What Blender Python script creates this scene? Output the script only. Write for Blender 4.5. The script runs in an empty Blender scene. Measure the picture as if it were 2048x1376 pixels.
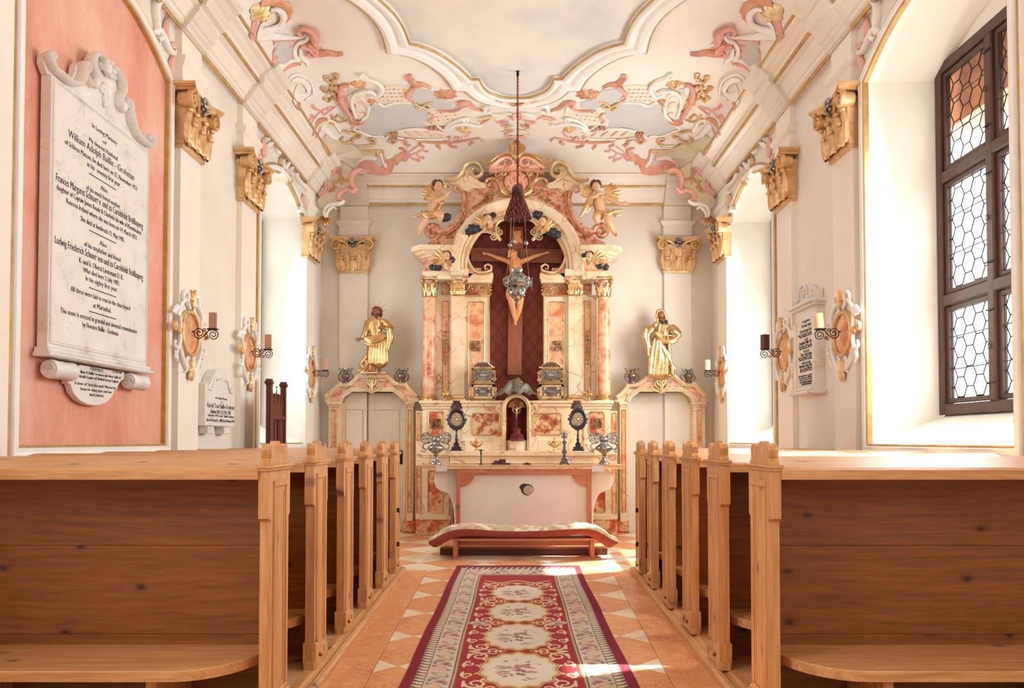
import bpy, bmesh, math, random
import numpy as np
from mathutils import Vector, Matrix
SC = bpy.context.scene
COL = SC.collection
PI = math.pi
rnd = random.Random(7)
# ------------------------------------------------------------------ camera
EYE = 1.30; FPX = 1658.0; VX, VY = 1033.0, 881.0; PITCH = math.radians(1.6)
cam_d = bpy.data.cameras.new('camera'); cam = bpy.data.objects.new('camera', cam_d); COL.objects.link(cam)
cam.location = (0, 0, EYE); cam.rotation_euler = (PI/2 + PITCH, 0, 0)
cam_d.sensor_width = 36; cam_d.lens = 36*FPX/2048
cam_d.shift_x = -(VX-1024)/2048
SHY = (VY-688 - FPX*math.tan(PITCH))/2048
cam_d.shift_y = SHY; cam_d.clip_start = .05; cam_d.clip_end = 200
SC.camera = cam
# ------------------------------------------------------------------ light
w = bpy.data.worlds.new('daylight'); SC.world = w; w.use_nodes = True
bg = w.node_tree.nodes['Background']; bg.inputs[0].default_value = (.93, .97, 1, 1); bg.inputs[1].default_value = 3.4
def lamp(name, kind, loc, direction, energy, color, **kw):
    l = bpy.data.lights.new(name, kind); l.energy = energy; l.color = color
    for k, v in kw.items(): setattr(l, k, v)
    o = bpy.data.objects.new(name, l); COL.objects.link(o); o.location = loc
    o.rotation_euler = Vector(direction).to_track_quat('-Z', 'Z').to_euler()
    return o
SUN = Vector((-.95, -.42, -1)).normalized()
lamp('sun', 'SUN', (8, 10, 12), SUN, 22, (1, .96, .91), angle=math.radians(1.2))
for e, yc in ((12, 1.3), (72, 5.66), (92, 10.0)):  # first entry: fill lamp at an unseen window added for its light
    lamp('window_daylight_fill', 'AREA', (3.08, yc, 2.85), (-1, 0, -.1), e, (.89, .945, 1), shape='RECTANGLE', size=1.5, size_y=2.4)
for yc, e in ((10.0, 22), (1.3, 70)):  # last entry: fill lamp at the added, unseen left window
    lamp('window_daylight_fill', 'AREA', (-3.08, yc, 2.85), (1, 0, -.1), e, (.87, .935, 1), shape='RECTANGLE', size=1.5, size_y=2.4)
lamp('nave_fill', 'AREA', (0, -2.4, 3.1), (0, 1, .12), 24, (.92, .96, 1), shape='RECTANGLE', size=4.6, size_y=3.2)  # added soft fill behind the camera, no opening in the wall there
SC.view_settings.view_transform = 'Standard'; SC.view_settings.look = 'None'
SC.view_settings.exposure = 0.62; SC.view_settings.gamma = 1.0; SC.view_settings.use_curve_mapping = False
SC.cycles.max_bounces = 7; SC.cycles.diffuse_bounces = 5; SC.cycles.glossy_bounces = 3
SC.cycles.transmission_bounces = 4; SC.cycles.transparent_max_bounces = 8
SC.cycles.sample_clamp_indirect = 6; SC.cycles.caustics_reflective = False; SC.cycles.caustics_refractive = False
SC.cycles.use_denoising = True
# ------------------------------------------------------------------ pixel rays -> real places
def ray(px, py):
    a = (px-1024)/FPX + cam_d.shift_x*2048/FPX*1.0
    b = (688-py)/FPX + SHY*2048/FPX
    cp, sp = math.cos(PITCH), math.sin(PITCH)
    return (a, cp - b*sp, sp + b*cp)
def AY(px, py, Y):                       # where the sight line meets the plane y = Y
    r = ray(px, py); t = Y/r[1]; return (r[0]*t, EYE + r[2]*t)
def AX(px, py, X):                       # ... the plane x = X  -> (y, z)
    r = ray(px, py); t = X/r[0]; return (r[1]*t, EYE + r[2]*t)
CORN = (2.47, 11.62, 5.09)
def ceilz(x, y):
    d = min(CORN[0]-abs(x), CORN[1]-y)
    if d <= 0: return CORN[2]
    if d >= .36: return CORN[2]+.36
    return CORN[2] + .36*math.sqrt(max(0, 1-(1-d/.36)**2))
def AC(px, py):                          # ... the coved ceiling -> (x, y)
    r = ray(px, py); lo, hi = 0.5, 20.0
    for _ in range(40):
        m = (lo+hi)/2; x, y, z = r[0]*m, r[1]*m, EYE+r[2]*m
        if z > ceilz(x, y): hi = m
        else: lo = m
    return (r[0]*lo, r[1]*lo)
# ------------------------------------------------------------------ placement frames (u, v, w) -> xyz
def fr_back(Y): return lambda u, v, w: (u, Y-w, v)
def fr_left(X=-2.83): return lambda u, v, w: (X+w, u, v)
def fr_right(X=2.83): return lambda u, v, w: (X-w, u, v)
def fr_ceil(): return lambda u, v, w: (u, v, ceilz(u, v)-w)
def fr_id(): return lambda u, v, w: (u, v, w)
# ------------------------------------------------------------------ mesh builder
class MB:
    def __init__(s, xf=None): s.v = []; s.f = []; s.xf = xf or fr_id()
    def add(s, vs, fs):
        o = len(s.v); X = s.xf
        s.v.extend(X(*p) for p in vs); s.f.extend([tuple(i+o for i in f) for f in fs]); return s
    def box(s, x0, x1, y0, y1, z0, z1, b=0.0):
        if b <= 0:
            vs = [(x, y, z) for z in (z0, z1) for y in (y0, y1) for x in (x0, x1)]
            return s.add(vs, [(0,1,3,2), (4,6,7,5), (0,4,5,1), (2,3,7,6), (0,2,6,4), (1,5,7,3)])
        # bevelled on the last axis' far side: a pillowed front
        vs = [(x, y, z0) for y in (y0, y1) for x in (x0, x1)] + [(x, y, z1-b) for y in (y0, y1) for x in (x0, x1)] + \
             [(x, y, z1) for y in (y0+b, y1-b) for x in (x0+b, x1-b)]
        return s.add(vs, [(0,1,3,2), (0,4,5,1), (2,3,7,6), (0,2,6,4), (1,5,7,3), (4,8,9,5), (6,7,11,10), (4,6,10,8), (5,9,11,7), (8,10,11,9)])
    def plate(s, pts, w0, w1, b=0.0):
        n = len(pts)
        A = sum(pts[i][0]*pts[(i+1)%n][1]-pts[(i+1)%n][0]*pts[i][1] for i in range(n))
        if A < 0: pts = pts[::-1]
        if b > 0:
            mid = [(x, y, w1-b) for x, y in pts]; top = [(x, y, w1) for x, y in offset(pts, b)]
            vs = [(x, y, w0) for x, y in pts] + mid + top
            fs = [tuple(range(n))[::-1], tuple(range(2*n, 3*n))]
            for k in (0, 1):
                for i in range(n): j = (i+1) % n; fs.append((k*n+i, k*n+j, (k+1)*n+j, (k+1)*n+i))
        else:
            vs = [(x, y, w0) for x, y in pts] + [(x, y, w1) for x, y in pts]
            fs = [tuple(range(n))[::-1], tuple(range(n, 2*n))] + [(i, (i+1) % n, n+(i+1) % n, n+i) for i in range(n)]
        return s.add(vs, fs)
    def tube(s, path, r, seg=8, flat=1.0, up=(0, 0, 1), cap=True):
        n = len(path)
        if n < 2: return s
        R = r if isinstance(r, (list, tuple)) else [r]*n
        if len(R) != n: R = [R[0] + (R[-1]-R[0])*i/(n-1) if len(R) == 2 else np.interp(i/(n-1), np.linspace(0, 1, len(R)), R) for i in range(n)]
        P = [Vector((p[0], p[1], p[2] if len(p) > 2 else 0)) for p in path]; vs = []; U = Vector(up)
        for i in range(n):
            t = (P[min(i+1, n-1)] - P[max(i-1, 0)])
            if t.length < 1e-9: t = Vector((1, 0, 0))
            t.normalize(); a = t.cross(U)
            if a.length < .05: a = t.cross(Vector((0, 1, 0)) if abs(U.y) < .9 else Vector((1, 0, 0)))
            a.normalize(); b = a.cross(t)
            for k in range(seg):
                q = 2*PI*k/seg; p = P[i] + a*(math.cos(q)*R[i]) + b*(math.sin(q)*R[i]*flat); vs.append(tuple(p))
        fs = [(i*seg+k, i*seg+(k+1) % seg, (i+1)*seg+(k+1) % seg, (i+1)*seg+k) for i in range(n-1) for k in range(seg)]
        if cap: fs += [tuple(range(seg))[::-1], tuple(range((n-1)*seg, n*seg))]
        return s.add(vs, fs)
    def sweep(s, path, prof, closed=False, side=1):
        """profile (offset in plane, height) along a planar path; offset to the left of travel"""
        n = len(path); vs = []; m = len(prof)
        for i in range(n):
            p = path[i]; a = path[(i-1) % n] if (closed or i > 0) else None; b = path[(i+1) % n] if (closed or i < n-1) else None
            def nrm(p, q):
                dx, dy = q[0]-p[0], q[1]-p[1]; l = math.hypot(dx, dy) or 1; return (-dy/l*side, dx/l*side)
            if a is None: nx, ny = nrm(p, b); k = 1
            elif b is None: nx, ny = nrm(a, p); k = 1
            else:
                n1, n2 = nrm(a, p), nrm(p, b); nx, ny = n1[0]+n2[0], n1[1]+n2[1]; l = math.hypot(nx, ny) or 1; nx /= l; ny /= l
                k = 1/max(.35, nx*n1[0]+ny*n1[1])
            for o, h in prof: vs.append((p[0]+nx*o*k, p[1]+ny*o*k, h))
        fs = []
        for i in range(n if closed else n-1):
            j = (i+1) % n
            for k in range(m-1): fs.append((i*m+k, i*m+k+1, j*m+k+1, j*m+k))
        if not closed: fs += [tuple(range(m)), tuple(range((n-1)*m, n*m))[::-1]]
        return s.add(vs, fs)
    def loft(s, A, B, prof):
        m = len(prof); vs = []
        for a, b in zip(A, B):
            for t, h in prof: vs.append((a[0]+(b[0]-a[0])*t, a[1]+(b[1]-a[1])*t, h))
        return s.add(vs, [(i*m+k, (i+1)*m+k, (i+1)*m+k+1, i*m+k+1) for i in range(len(A)-1) for k in range(m-1)])
    def lathe(s, prof, c=(0, 0), seg=20, lobes=0, lob=0.0, ax='z', sx=1, sy=1, arc=2*PI, a0=0):
        m = len(prof); vs = []; full = arc > 6.28; ns = seg if full else seg+1
        for k in range(ns):
            q = a0 + arc*k/seg; g = 1 + (lob*math.cos(lobes*q) if lobes else 0)
            for r, z in prof:
                x, y = c[0]+r*g*math.cos(q)*sx, c[1]+r*g*math.sin(q)*sy
                vs.append((x, y, z) if ax == 'z' else (x, z, y))
        fs = [(k*m+i, ((k+1) % ns)*m+i, ((k+1) % ns)*m+i+1, k*m+i+1) for k in range(seg) for i in range(m-1)]
        if full:
            if prof[0][0] > 1e-6: fs.append(tuple(k*m for k in range(seg))[::-1])
            if prof[-1][0] > 1e-6: fs.append(tuple(k*m+m-1 for k in range(seg)))
        return s.add(vs, fs)
    def ball(s, c, r, seg=10, rings=7, rot=None):
        if not isinstance(r, (list, tuple)): r = (r, r, r)
        vs = []; M = rot
        for i in range(rings+1):
            a = PI*i/rings
            for k in range(seg):
                q = 2*PI*k/seg; v = Vector((r[0]*math.sin(a)*math.cos(q), r[1]*math.sin(a)*math.sin(q), r[2]*math.cos(a)))
                if M is not None: v = M @ v
                vs.append((c[0]+v.x, c[1]+v.y, c[2]+v.z))
        fs = [(i*seg+k, (i+1)*seg+k, (i+1)*seg+(k+1) % seg, i*seg+(k+1) % seg) for i in range(rings) for k in range(seg)]
        return s.add(vs, fs)
    def leaf(s, path, width, h=.02, w=0.0, lobes=5, ser=.28, n=22, curl=0.0):
        """acanthus leaf laid along a planar path: lobed edge, raised ribs"""
        P = smooth(path, n) if len(path) < n else path; n = len(P); vs = []; m = 7
        for i in range(n):
            t = i/(n-1); a = P[max(i-1, 0)]; b = P[min(i+1, n-1)]; l = math.hypot(b[0]-a[0], b[1]-a[1]) or 1
            nx, ny = -(b[1]-a[1])/l, (b[0]-a[0])/l
            g = width*(math.sin(PI*min(1, t*.86+.14))**.7)*(1-ser+ser*abs(math.sin(PI*lobes*t)))
            for k in range(m):
                q = (k/(m-1))*2-1
                hh = h*(1-q*q*.9)*(.55+.45*math.sin(PI*min(1, t+.15))) + (.25*h if k in (1, 3, 5) else 0) + curl*t*t
                vs.append((P[i][0]+nx*g*q, P[i][1]+ny*g*q, w+max(0, hh) if 0 < k < m-1 else w+curl*t*t))
        fs = [(i*m+k, (i+1)*m+k, (i+1)*m+k+1, i*m+k+1) for i in range(n-1) for k in range(m-1)]
        fs += [(i*m, i*m+m-1, (i+1)*m+m-1, (i+1)*m) for i in range(n-1)]
        return s.add(vs, fs)
    def shell(s, c, r, ang=PI/2, span=2.2, ribs=7, h=.03, w=0.0, r0=.12):
        n = ribs*4+1; m = 5; vs = []
        for i in range(n):
            t = i/(n-1); q = ang + (t-.5)*span; rib = .5+.5*math.cos(2*PI*t*ribs)
            for k in range(m):
                g = r0+(1-r0)*k/(m-1); rr = r*g*(1-.10*(1-rib)*(k/(m-1)))
                vs.append((c[0]+rr*math.cos(q), c[1]+rr*math.sin(q), w + h*(.35+.65*rib)*math.sin(PI*min(1, .2+.75*g)) if k < m-1 else w))
        fs = [(i*m+k, i*m+k+1, (i+1)*m+k+1, (i+1)*m+k) for i in range(n-1) for k in range(m-1)]
        return s.add(vs, fs)
    def build(s, name, mat, parent=None, smooth_a=40, world=False):
        me = bpy.data.meshes.new(name)
        V = s.v
        if world and parent is not None:
            L = parent_origin(parent); V = [(x-L[0], y-L[1], z-L[2]) for x, y, z in V]
        me.from_pydata(V, [], s.f); me.materials.append(mat)
        bm = bmesh.new(); bm.from_mesh(me); bmesh.ops.recalc_face_normals(bm, faces=bm.faces); bm.to_mesh(me); bm.free()
        me.update()
        if smooth_a:
            me.shade_smooth(); me.set_sharp_from_angle(angle=math.radians(smooth_a))
        o = bpy.data.objects.new(name, me); COL.objects.link(o)
        if parent is not None: o.parent = parent
        return o
ORIG = {}
def parent_origin(p): return ORIG.get(p.name, (0, 0, 0))
def offset(pts, d):
    n = len(pts); out = []
    for i in range(n):
        a, p, b = pts[i-1], pts[i], pts[(i+1) % n]
        l1 = math.hypot(p[0]-a[0], p[1]-a[1]) or 1; l2 = math.hypot(b[0]-p[0], b[1]-p[1]) or 1
        n1 = (-(p[1]-a[1])/l1, (p[0]-a[0])/l1); n2 = (-(b[1]-p[1])/l2, (b[0]-p[0])/l2)
        nx, ny = n1[0]+n2[0], n1[1]+n2[1]; l = math.hypot(nx, ny)
        if l < 1e-6: out.append((p[0]+n1[0]*d, p[1]+n1[1]*d)); continue
        nx /= l; ny /= l; k = min(2.0, 1/max(.3, nx*n1[0]+ny*n1[1])); out.append((p[0]+nx*d*k, p[1]+ny*d*k))
    return out
def smooth(pts, n, closed=False):
    """Catmull-Rom through the points, n samples, even in chord length"""
    P = [tuple(p) for p in pts]; dim = len(P[0])
    if len(P) == 2 and not closed: return [tuple(P[0][k]+(P[1][k]-P[0][k])*i/(n-1) for k in range(dim)) for i in range(n)]
    segs = len(P) if closed else len(P)-1; fine = []
    for i in range(segs):
        if closed: p0, p1, p2, p3 = P[i-1], P[i], P[(i+1) % len(P)], P[(i+2) % len(P)]
        else: p0, p1, p2, p3 = P[max(i-1, 0)], P[i], P[i+1], P[min(i+2, len(P)-1)]
        for j in range(12):
            t = j/12; fine.append(tuple(.5*(2*p1[k]+(p2[k]-p0[k])*t+(2*p0[k]-5*p1[k]+4*p2[k]-p3[k])*t*t+(3*p1[k]-p0[k]-3*p2[k]+p3[k])*t**3) for k in range(dim)))
    fine.append(P[0] if closed else P[-1])
    F = np.array(fine); d = np.r_[0, np.cumsum(np.linalg.norm(np.diff(F, axis=0), axis=1))]
    q = np.linspace(0, d[-1], n+1)[:-1] if closed else np.linspace(0, d[-1], n)
    return [tuple(float(np.interp(x, d, F[:, k])) for k in range(dim)) for x in q]
def spiral(c, r, turns=1.6, a0=0, cw=1, r1=.12, n=34, w=0.0):
    out = []
    for i in range(n):
        t = i/(n-1); R = r*(1-t*(1-r1)); q = a0 + cw*2*PI*turns*t; out.append((c[0]+R*math.cos(q), c[1]+R*math.sin(q), w))
    return out
def curl_end(P, R, k=2.6):
    # carry a planar scroll on into a small volute
    a, b_, c = P[-3][:2], P[-2][:2], P[-1][:2]; t = math.atan2(c[1]-a[1], c[0]-a[0]); j = max(0, len(P)-9); o = P[j][:2]
    sg = 1 if (c[0]-o[0])*(b_[1]-o[1])-(c[1]-o[1])*(b_[0]-o[0]) <= 0 else -1; r = R*k; q0 = t-sg*PI/2; cx, cy = c[0]-r*math.cos(q0), c[1]-r*math.sin(q0); w = P[-1][2] if len(P[-1]) > 2 else 0
    return P + [(cx+r*(1-.8*i/14)*math.cos(q0+sg*i/14*7.5), cy+r*(1-.8*i/14)*math.sin(q0+sg*i/14*7.5), w) for i in range(1, 15)]
def lobes(m, P, R, every=3, sz=.5, side=1):
    for i in range(2, len(P)-1, every):
        dx, dy = P[i][0]-P[i-1][0], P[i][1]-P[i-1][1]; l = math.hypot(dx, dy) or 1; r = R[i] if isinstance(R, list) else R; w = P[i][2] if len(P[i]) > 2 else 0
        m.ball((P[i][0]-dy/l*r*side*.95, P[i][1]+dx/l*r*side*.95, w), r*sz, 6, 4)
def z3(pts, w=0.0): return [(p[0], p[1], w) for p in pts]
def thing(name, label, cat, loc=(0, 0, 0), rotz=0, group=None, kind=None):
    o = bpy.data.objects.new(name, None); COL.objects.link(o); o.empty_display_size = .05
    o.location = loc; o.rotation_euler = (0, 0, rotz); ORIG[o.name] = tuple(loc)
    if label: o['label'] = label
    if cat: o['category'] = cat
    if group: o['group'] = group
    if kind: o['kind'] = kind
    return o
def tag(o, label, cat, group=None):
    o['label'] = label; o['category'] = cat
    if group: o['group'] = group
    return o
def structure(o, label=None):
    o['kind'] = 'structure'
    if label: o['label'] = label
    return o
def recenter(o):
    """mesh built in world coordinates: move the object's origin to its base"""
    me = o.data; n = len(me.vertices); a = np.empty(n*3); me.vertices.foreach_get('co', a); a = a.reshape(-1, 3)
    c = np.array([(a[:, 0].min()+a[:, 0].max())/2, (a[:, 1].min()+a[:, 1].max())/2, a[:, 2].min()]); a -= c
    me.vertices.foreach_set('co', a.ravel()); o.location = tuple(c); return o
def dup(root, loc=None, label=None, rotz=None, scale=None):
    r = root.copy(); COL.objects.link(r)
    if loc is not None: r.location = loc
    if rotz is not None: r.rotation_euler = (0, 0, rotz)
    if scale is not None: r.scale = scale
    if label: r['label'] = label
    for ch in list(root.children):
        c = ch.copy(); COL.objects.link(c); c.parent = r
        for g in ch.children: d = g.copy(); COL.objects.link(d); d.parent = c
    return r
# ------------------------------------------------------------------ materials
class NT:
    def __init__(s, name, rough=.6, metal=0.0, spec=.5):
        s.m = bpy.data.materials.new(name); s.m.use_nodes = True; s.t = s.m.node_tree; s.n = s.t.nodes
        s.b = s.n['Principled BSDF']; s.b.inputs['Roughness'].default_value = rough; s.b.inputs['Metallic'].default_value = metal
        s.b.inputs['Specular IOR Level'].default_value = spec
        s.g = s.n.new('ShaderNodeNewGeometry').outputs['Position']
    def L(s, a, b): s.t.links.new(a, b)
    def mp(s, src=None, sc=(1, 1, 1), loc=(0, 0, 0), rot=(0, 0, 0)):
        n = s.n.new('ShaderNodeMapping'); s.L(src or s.g, n.inputs[0]); n.inputs['Scale'].default_value = sc
        n.inputs['Location'].default_value = loc; n.inputs['Rotation'].default_value = rot; return n.outputs[0]
    def noise(s, v=None, scale=5, det=4, rough=.55, dist=0):
        n = s.n.new('ShaderNodeTexNoise'); s.L(v or s.g, n.inputs['Vector']); n.inputs['Scale'].default_value = scale
        n.inputs['Detail'].default_value = det; n.inputs['Roughness'].default_value = rough; n.inputs['Distortion'].default_value = dist; return n
    def vor(s, v=None, scale=5, feature='F1', rnd=1):
        n = s.n.new('ShaderNodeTexVoronoi'); n.feature = feature; s.L(v or s.g, n.inputs['Vector']); n.inputs['Scale'].default_value = scale
        n.inputs['Randomness'].default_value = rnd; return n
    def ramp(s, f, stops, interp='LINEAR'):
        n = s.n.new('ShaderNodeValToRGB'); s.L(f, n.inputs[0]); e = n.color_ramp; e.interpolation = interp
        while len(e.elements) < len(stops): e.elements.new(.5)
        for el, (p, c) in zip(e.elements, stops):
            el.position = p; el.color = (*c, 1) if not isinstance(c, (int, float)) else (c, c, c, 1)
        return n.outputs[0]
    def mix(s, f, a, b, mode='MIX'):
        n = s.n.new('ShaderNodeMix'); n.data_type = 'RGBA'; n.blend_type = mode
        for k, x in ((0, f), (6, a), (7, b)):
            if isinstance(x, (int, float)): n.inputs[k].default_value = x if k == 0 else (x, x, x, 1)
            elif isinstance(x, tuple): n.inputs[k].default_value = (*x, 1)
            else: s.L(x, n.inputs[k])
        return n.outputs[2]
    def math(s, op, a, b=None, c=None):
        n = s.n.new('ShaderNodeMath'); n.operation = op
        for k, x in ((0, a), (1, b), (2, c)):
            if x is None: continue
            if isinstance(x, (int, float)): n.inputs[k].default_value = x
            else: s.L(x, n.inputs[k])
        return n.outputs[0]
    def vadd(s, a, b, k=1.0):
        q = s.n.new('ShaderNodeVectorMath'); q.operation = 'SCALE'; s.L(b, q.inputs[0]); q.inputs['Scale'].default_value = k
        n = s.n.new('ShaderNodeVectorMath'); n.operation = 'ADD'; s.L(a, n.inputs[0]); s.L(q.outputs[0], n.inputs[1]); return n.outputs[0]
    def xyz(s, v=None):
        n = s.n.new('ShaderNodeSeparateXYZ'); s.L(v or s.g, n.inputs[0]); return n.outputs
    def col(s, c):
        if isinstance(c, tuple): s.b.inputs['Base Color'].default_value = (*c, 1)
        else: s.L(c, s.b.inputs['Base Color'])
        return s
    def bump(s, h, k=.3, d=.01):
        n = s.n.new('ShaderNodeBump'); n.inputs['Strength'].default_value = k; n.inputs['Distance'].default_value = d
        s.L(h, n.inputs['Height']); s.L(n.outputs[0], s.b.inputs['Normal']); return s
def lin(r, g, b):
    f = lambda c: (c/255/12.92) if c/255 <= .04045 else ((c/255+.055)/1.055)**2.4
    return (f(r), f(g), f(b))
M = {}
def plaster(name, c0, c1, sc=1.3, k=.12, rough=.85):
    t = NT(name, rough, spec=.2); n = t.noise(scale=sc, det=6, rough=.6); f = t.noise(scale=60, det=3)
    c = t.ramp(n.outputs[0], [(.3, c0), (.7, c1)]); t.col(c); t.bump(f.outputs[0], k, .004); M[name] = t.m
plaster('plaster_cream', lin(228, 219, 205), lin(240, 233, 221))
plaster('plaster_pale', lin(240, 230, 214), lin(248, 241, 229))
plaster('stucco_white', lin(242, 238, 230), lin(250, 247, 241), 3)
plaster('reveal_white', lin(243, 238, 226), lin(252, 249, 240), 1)
plaster('paint_grey', lin(205, 203, 200), lin(214, 211, 207), 2)
plaster('paint_sage', lin(216, 206, 176), lin(226, 217, 190), 8, .5)
plaster('paint_buff', lin(233, 223, 200), lin(241, 232, 212), 3)
plaster('rose', lin(222, 156, 138), lin(238, 184, 166), 14)
plaster('rose_pale', lin(232, 178, 158), lin(241, 198, 180), 6)
def pink():
    t = NT('pink_stucco', .8, spec=.25); n = t.noise(t.mp(sc=(1, 1, .6)), 1.6, 7, .65, .4); m = t.noise(t.mp(sc=(1, 1.6, .5)), 14, 5, .7, .8)
    a = t.ramp(n.outputs[0], [(.30, lin(222, 146, 120)), (.50, lin(230, 166, 142)), (.70, lin(240, 196, 176))])
    c = t.mix(t.ramp(m.outputs[0], [(.55, 0), (.75, .5)]), a, lin(248, 205, 182)); t.col(c); t.bump(m.outputs[0], .25, .004); M['pink_stucco'] = t.m
pink()
def sky_paint():
    t = NT('ceiling_fresco', .85, spec=.2); n = t.noise(scale=.9, det=5, rough=.55)
    t.col(t.ramp(n.outputs[0], [(.34, lin(214, 214, 210)), (.5, lin(232, 229, 219)), (.66, lin(241, 235, 221))])); M['ceiling_fresco'] = t.m
    t = NT('ceiling_plaster', .85, spec=.2); n = t.noise(scale=.7, det=5, rough=.6)
    t.col(t.ramp(n.outputs[0], [(.3, lin(236, 226, 214)), (.5, lin(241, 235, 224)), (.7, lin(246, 242, 233))])); M['ceiling_plaster'] = t.m
sky_paint()
def gold(name, c, c2, rough=.34, metal=.85, vs=9):
    t = NT(name, rough, metal); n = t.noise(scale=45, det=4); m = t.noise(scale=vs, det=3)
    t.col(t.mix(t.ramp(m.outputs[0], [(.4, 0), (.65, 1)]), c, c2)); t.bump(n.outputs[0], .35, .004); M[name] = t.m
gold('gold', (.82, .55, .26), (.56, .32, .13), .28)
gold('gold_pale', (.86, .70, .42), (.76, .55, .26), .42, .5)
gold('gold_line', (.62, .43, .17), (.5, .32, .12), .5, .5)
gold('gold_matt', (.84, .58, .30), (.66, .38, .16), .42, .4)
gold('gold_rose', (.74, .42, .24), (.68, .30, .18), .55, .3)
gold('silver', (.52, .50, .47), (.20, .18, .16), .32, .9)
gold('silver_old', (.55, .54, .51), (.07, .06, .05), .3, .9, 48)
gold('silver_dark', (.30, .24, .20), (.12, .085, .075), .33, .8, 40)
gold('brass_box', (.42, .29, .12), (.2, .13, .06), .38, .75)
def marble(name, ramp, vein, vs=3.0, vw=.03, dist=.5, rough=.28, sc=2.6):
    t = NT(name, rough); nz = t.noise(scale=sc, det=6, rough=.6); d = t.noise(scale=2.2*sc/2.6, det=3)
    base = t.ramp(nz.outputs[0], ramp); v = t.vor(t.vadd(t.g, d.outputs['Color'], dist), vs, 'DISTANCE_TO_EDGE')
    gate = t.ramp(t.noise(scale=3.5, det=2).outputs[0], [(.42, 0), (.56, 1)])
    line = t.ramp(v.outputs['Distance'], [(0, 1), (vw, 0)]); f = t.math('MULTIPLY', line, gate)
    t.col(t.mix(f, base, vein)); M[name] = t.m
marble('marble_cream', [(.3, lin(222, 190, 146)), (.5, lin(240, 216, 178)), (.7, lin(247, 231, 202))], lin(196, 112, 62), 3.6, .028)
marble('marble_white', [(.3, lin(205, 198, 188)), (.42, lin(230, 225, 217)), (.7, lin(238, 234, 228))], lin(205, 200, 194), 2.2, .012, .9, .45, 4)
marble('marble_rose', [(.30, lin(196, 96, 60)), (.42, lin(224, 142, 98)), (.54, lin(240, 190, 144)), (.64, lin(232, 164, 120)), (.72, lin(208, 118, 80))], lin(248, 224, 186), 5, .035, .6, .25, 6)
marble('marble_red', [(.30, lin(168, 62, 40)), (.46, lin(205, 104, 68)), (.58, lin(232, 190, 140)), (.68, lin(190, 78, 50))], lin(240, 205, 160), 7, .03, .5, .25, 7)
marble('marble_pink', [(.32, lin(196, 92, 74)), (.42, lin(222, 140, 112)), (.5, lin(240, 200, 166)), (.58, lin(228, 158, 130)), (.68, lin(204, 108, 88))], lin(248, 222, 196), 7, .04, .5, .3, 9)
marble('marble_brown', [(.36, lin(150, 62, 34)), (.46, lin(186, 104, 62)), (.53, lin(228, 188, 140)), (.62, lin(236, 206, 160))], lin(150, 66, 34), 9, .02, .5, .25, 9)
marble('tile_orange', [(.3, lin(220, 146, 96)), (.5, lin(229, 161, 110)), (.7, lin(238, 180, 134))], lin(198, 112, 72), 26, .09, .12, .35, 12)
marble('tile_cream', [(.3, lin(226, 205, 170)), (.5, lin(238, 222, 192)), (.7, lin(244, 231, 206))], lin(224, 190, 150), 12, .03, .2, .35, 10)
def plain(name, c, rough=.6, metal=0.0, var=.12, sc=12, bump=.1):
    t = NT(name, rough, metal); n = t.noise(scale=sc, det=3)
    t.col(t.mix(t.ramp(n.outputs[0], [(.35, 0), (.65, 1)]), tuple(x*(1-var) for x in c), tuple(min(1, x*(1+var)) for x in c)))
    if bump: t.bump(n.outputs[0], bump, .004)
    M[name] = t.m
plain('iron', (.022, .018, .017), .5, .6); plain('lead', (.045, .04, .038), .55, .3)
plain('ink', (.03, .022, .02), .7); plain('flesh', lin(222, 176, 136), .45, var=.06); plain('flesh_dark', lin(150, 98, 66), .5)
plain('hair', lin(104, 66, 38), .6); plain('corpus', lin(226, 158, 100), .45, var=.1); plain('cloud_dark', (.035, .036, .045), .3, .3)
plain('wax', lin(178, 134, 98), .4, var=.05); plain('wax_light', lin(236, 208, 160), .4, var=.05)
plain('ebony', (.028, .02, .02), .3); plain('rope', lin(128, 38, 30), .8); plain('tassel', lin(88, 28, 30), .9, var=.35, sc=40)
plain('tassel_brown', lin(122, 78, 62), .9, var=.3, sc=40)
plain('velvet', lin(146, 66, 48), .85); plain('niche_red', lin(110, 32, 24), .6); plain('stone', lin(190, 168, 146), .8, var=.3, sc=70, bump=.5); plain('green_paint', lin(60, 84, 56), .5)
plain('sage_drape', lin(112, 106, 82), .45, var=.35, sc=30); plain('pewter', (.16, .16, .17), .38, .7); plain('leather', lin(92, 44, 34), .5)
plain('door_paint', lin(222, 206, 180), .5, var=.04); plain('slate', lin(84, 68, 60), .8, sc=60, bump=.6); plain('paper', lin(226, 210, 180), .7)
plain('grout', lin(160, 96, 62), .9); plain('outside', lin(238, 168, 128), .9); plain('glass_lens', (.34, .26, .16), .15, .3, .5, 90)
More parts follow.
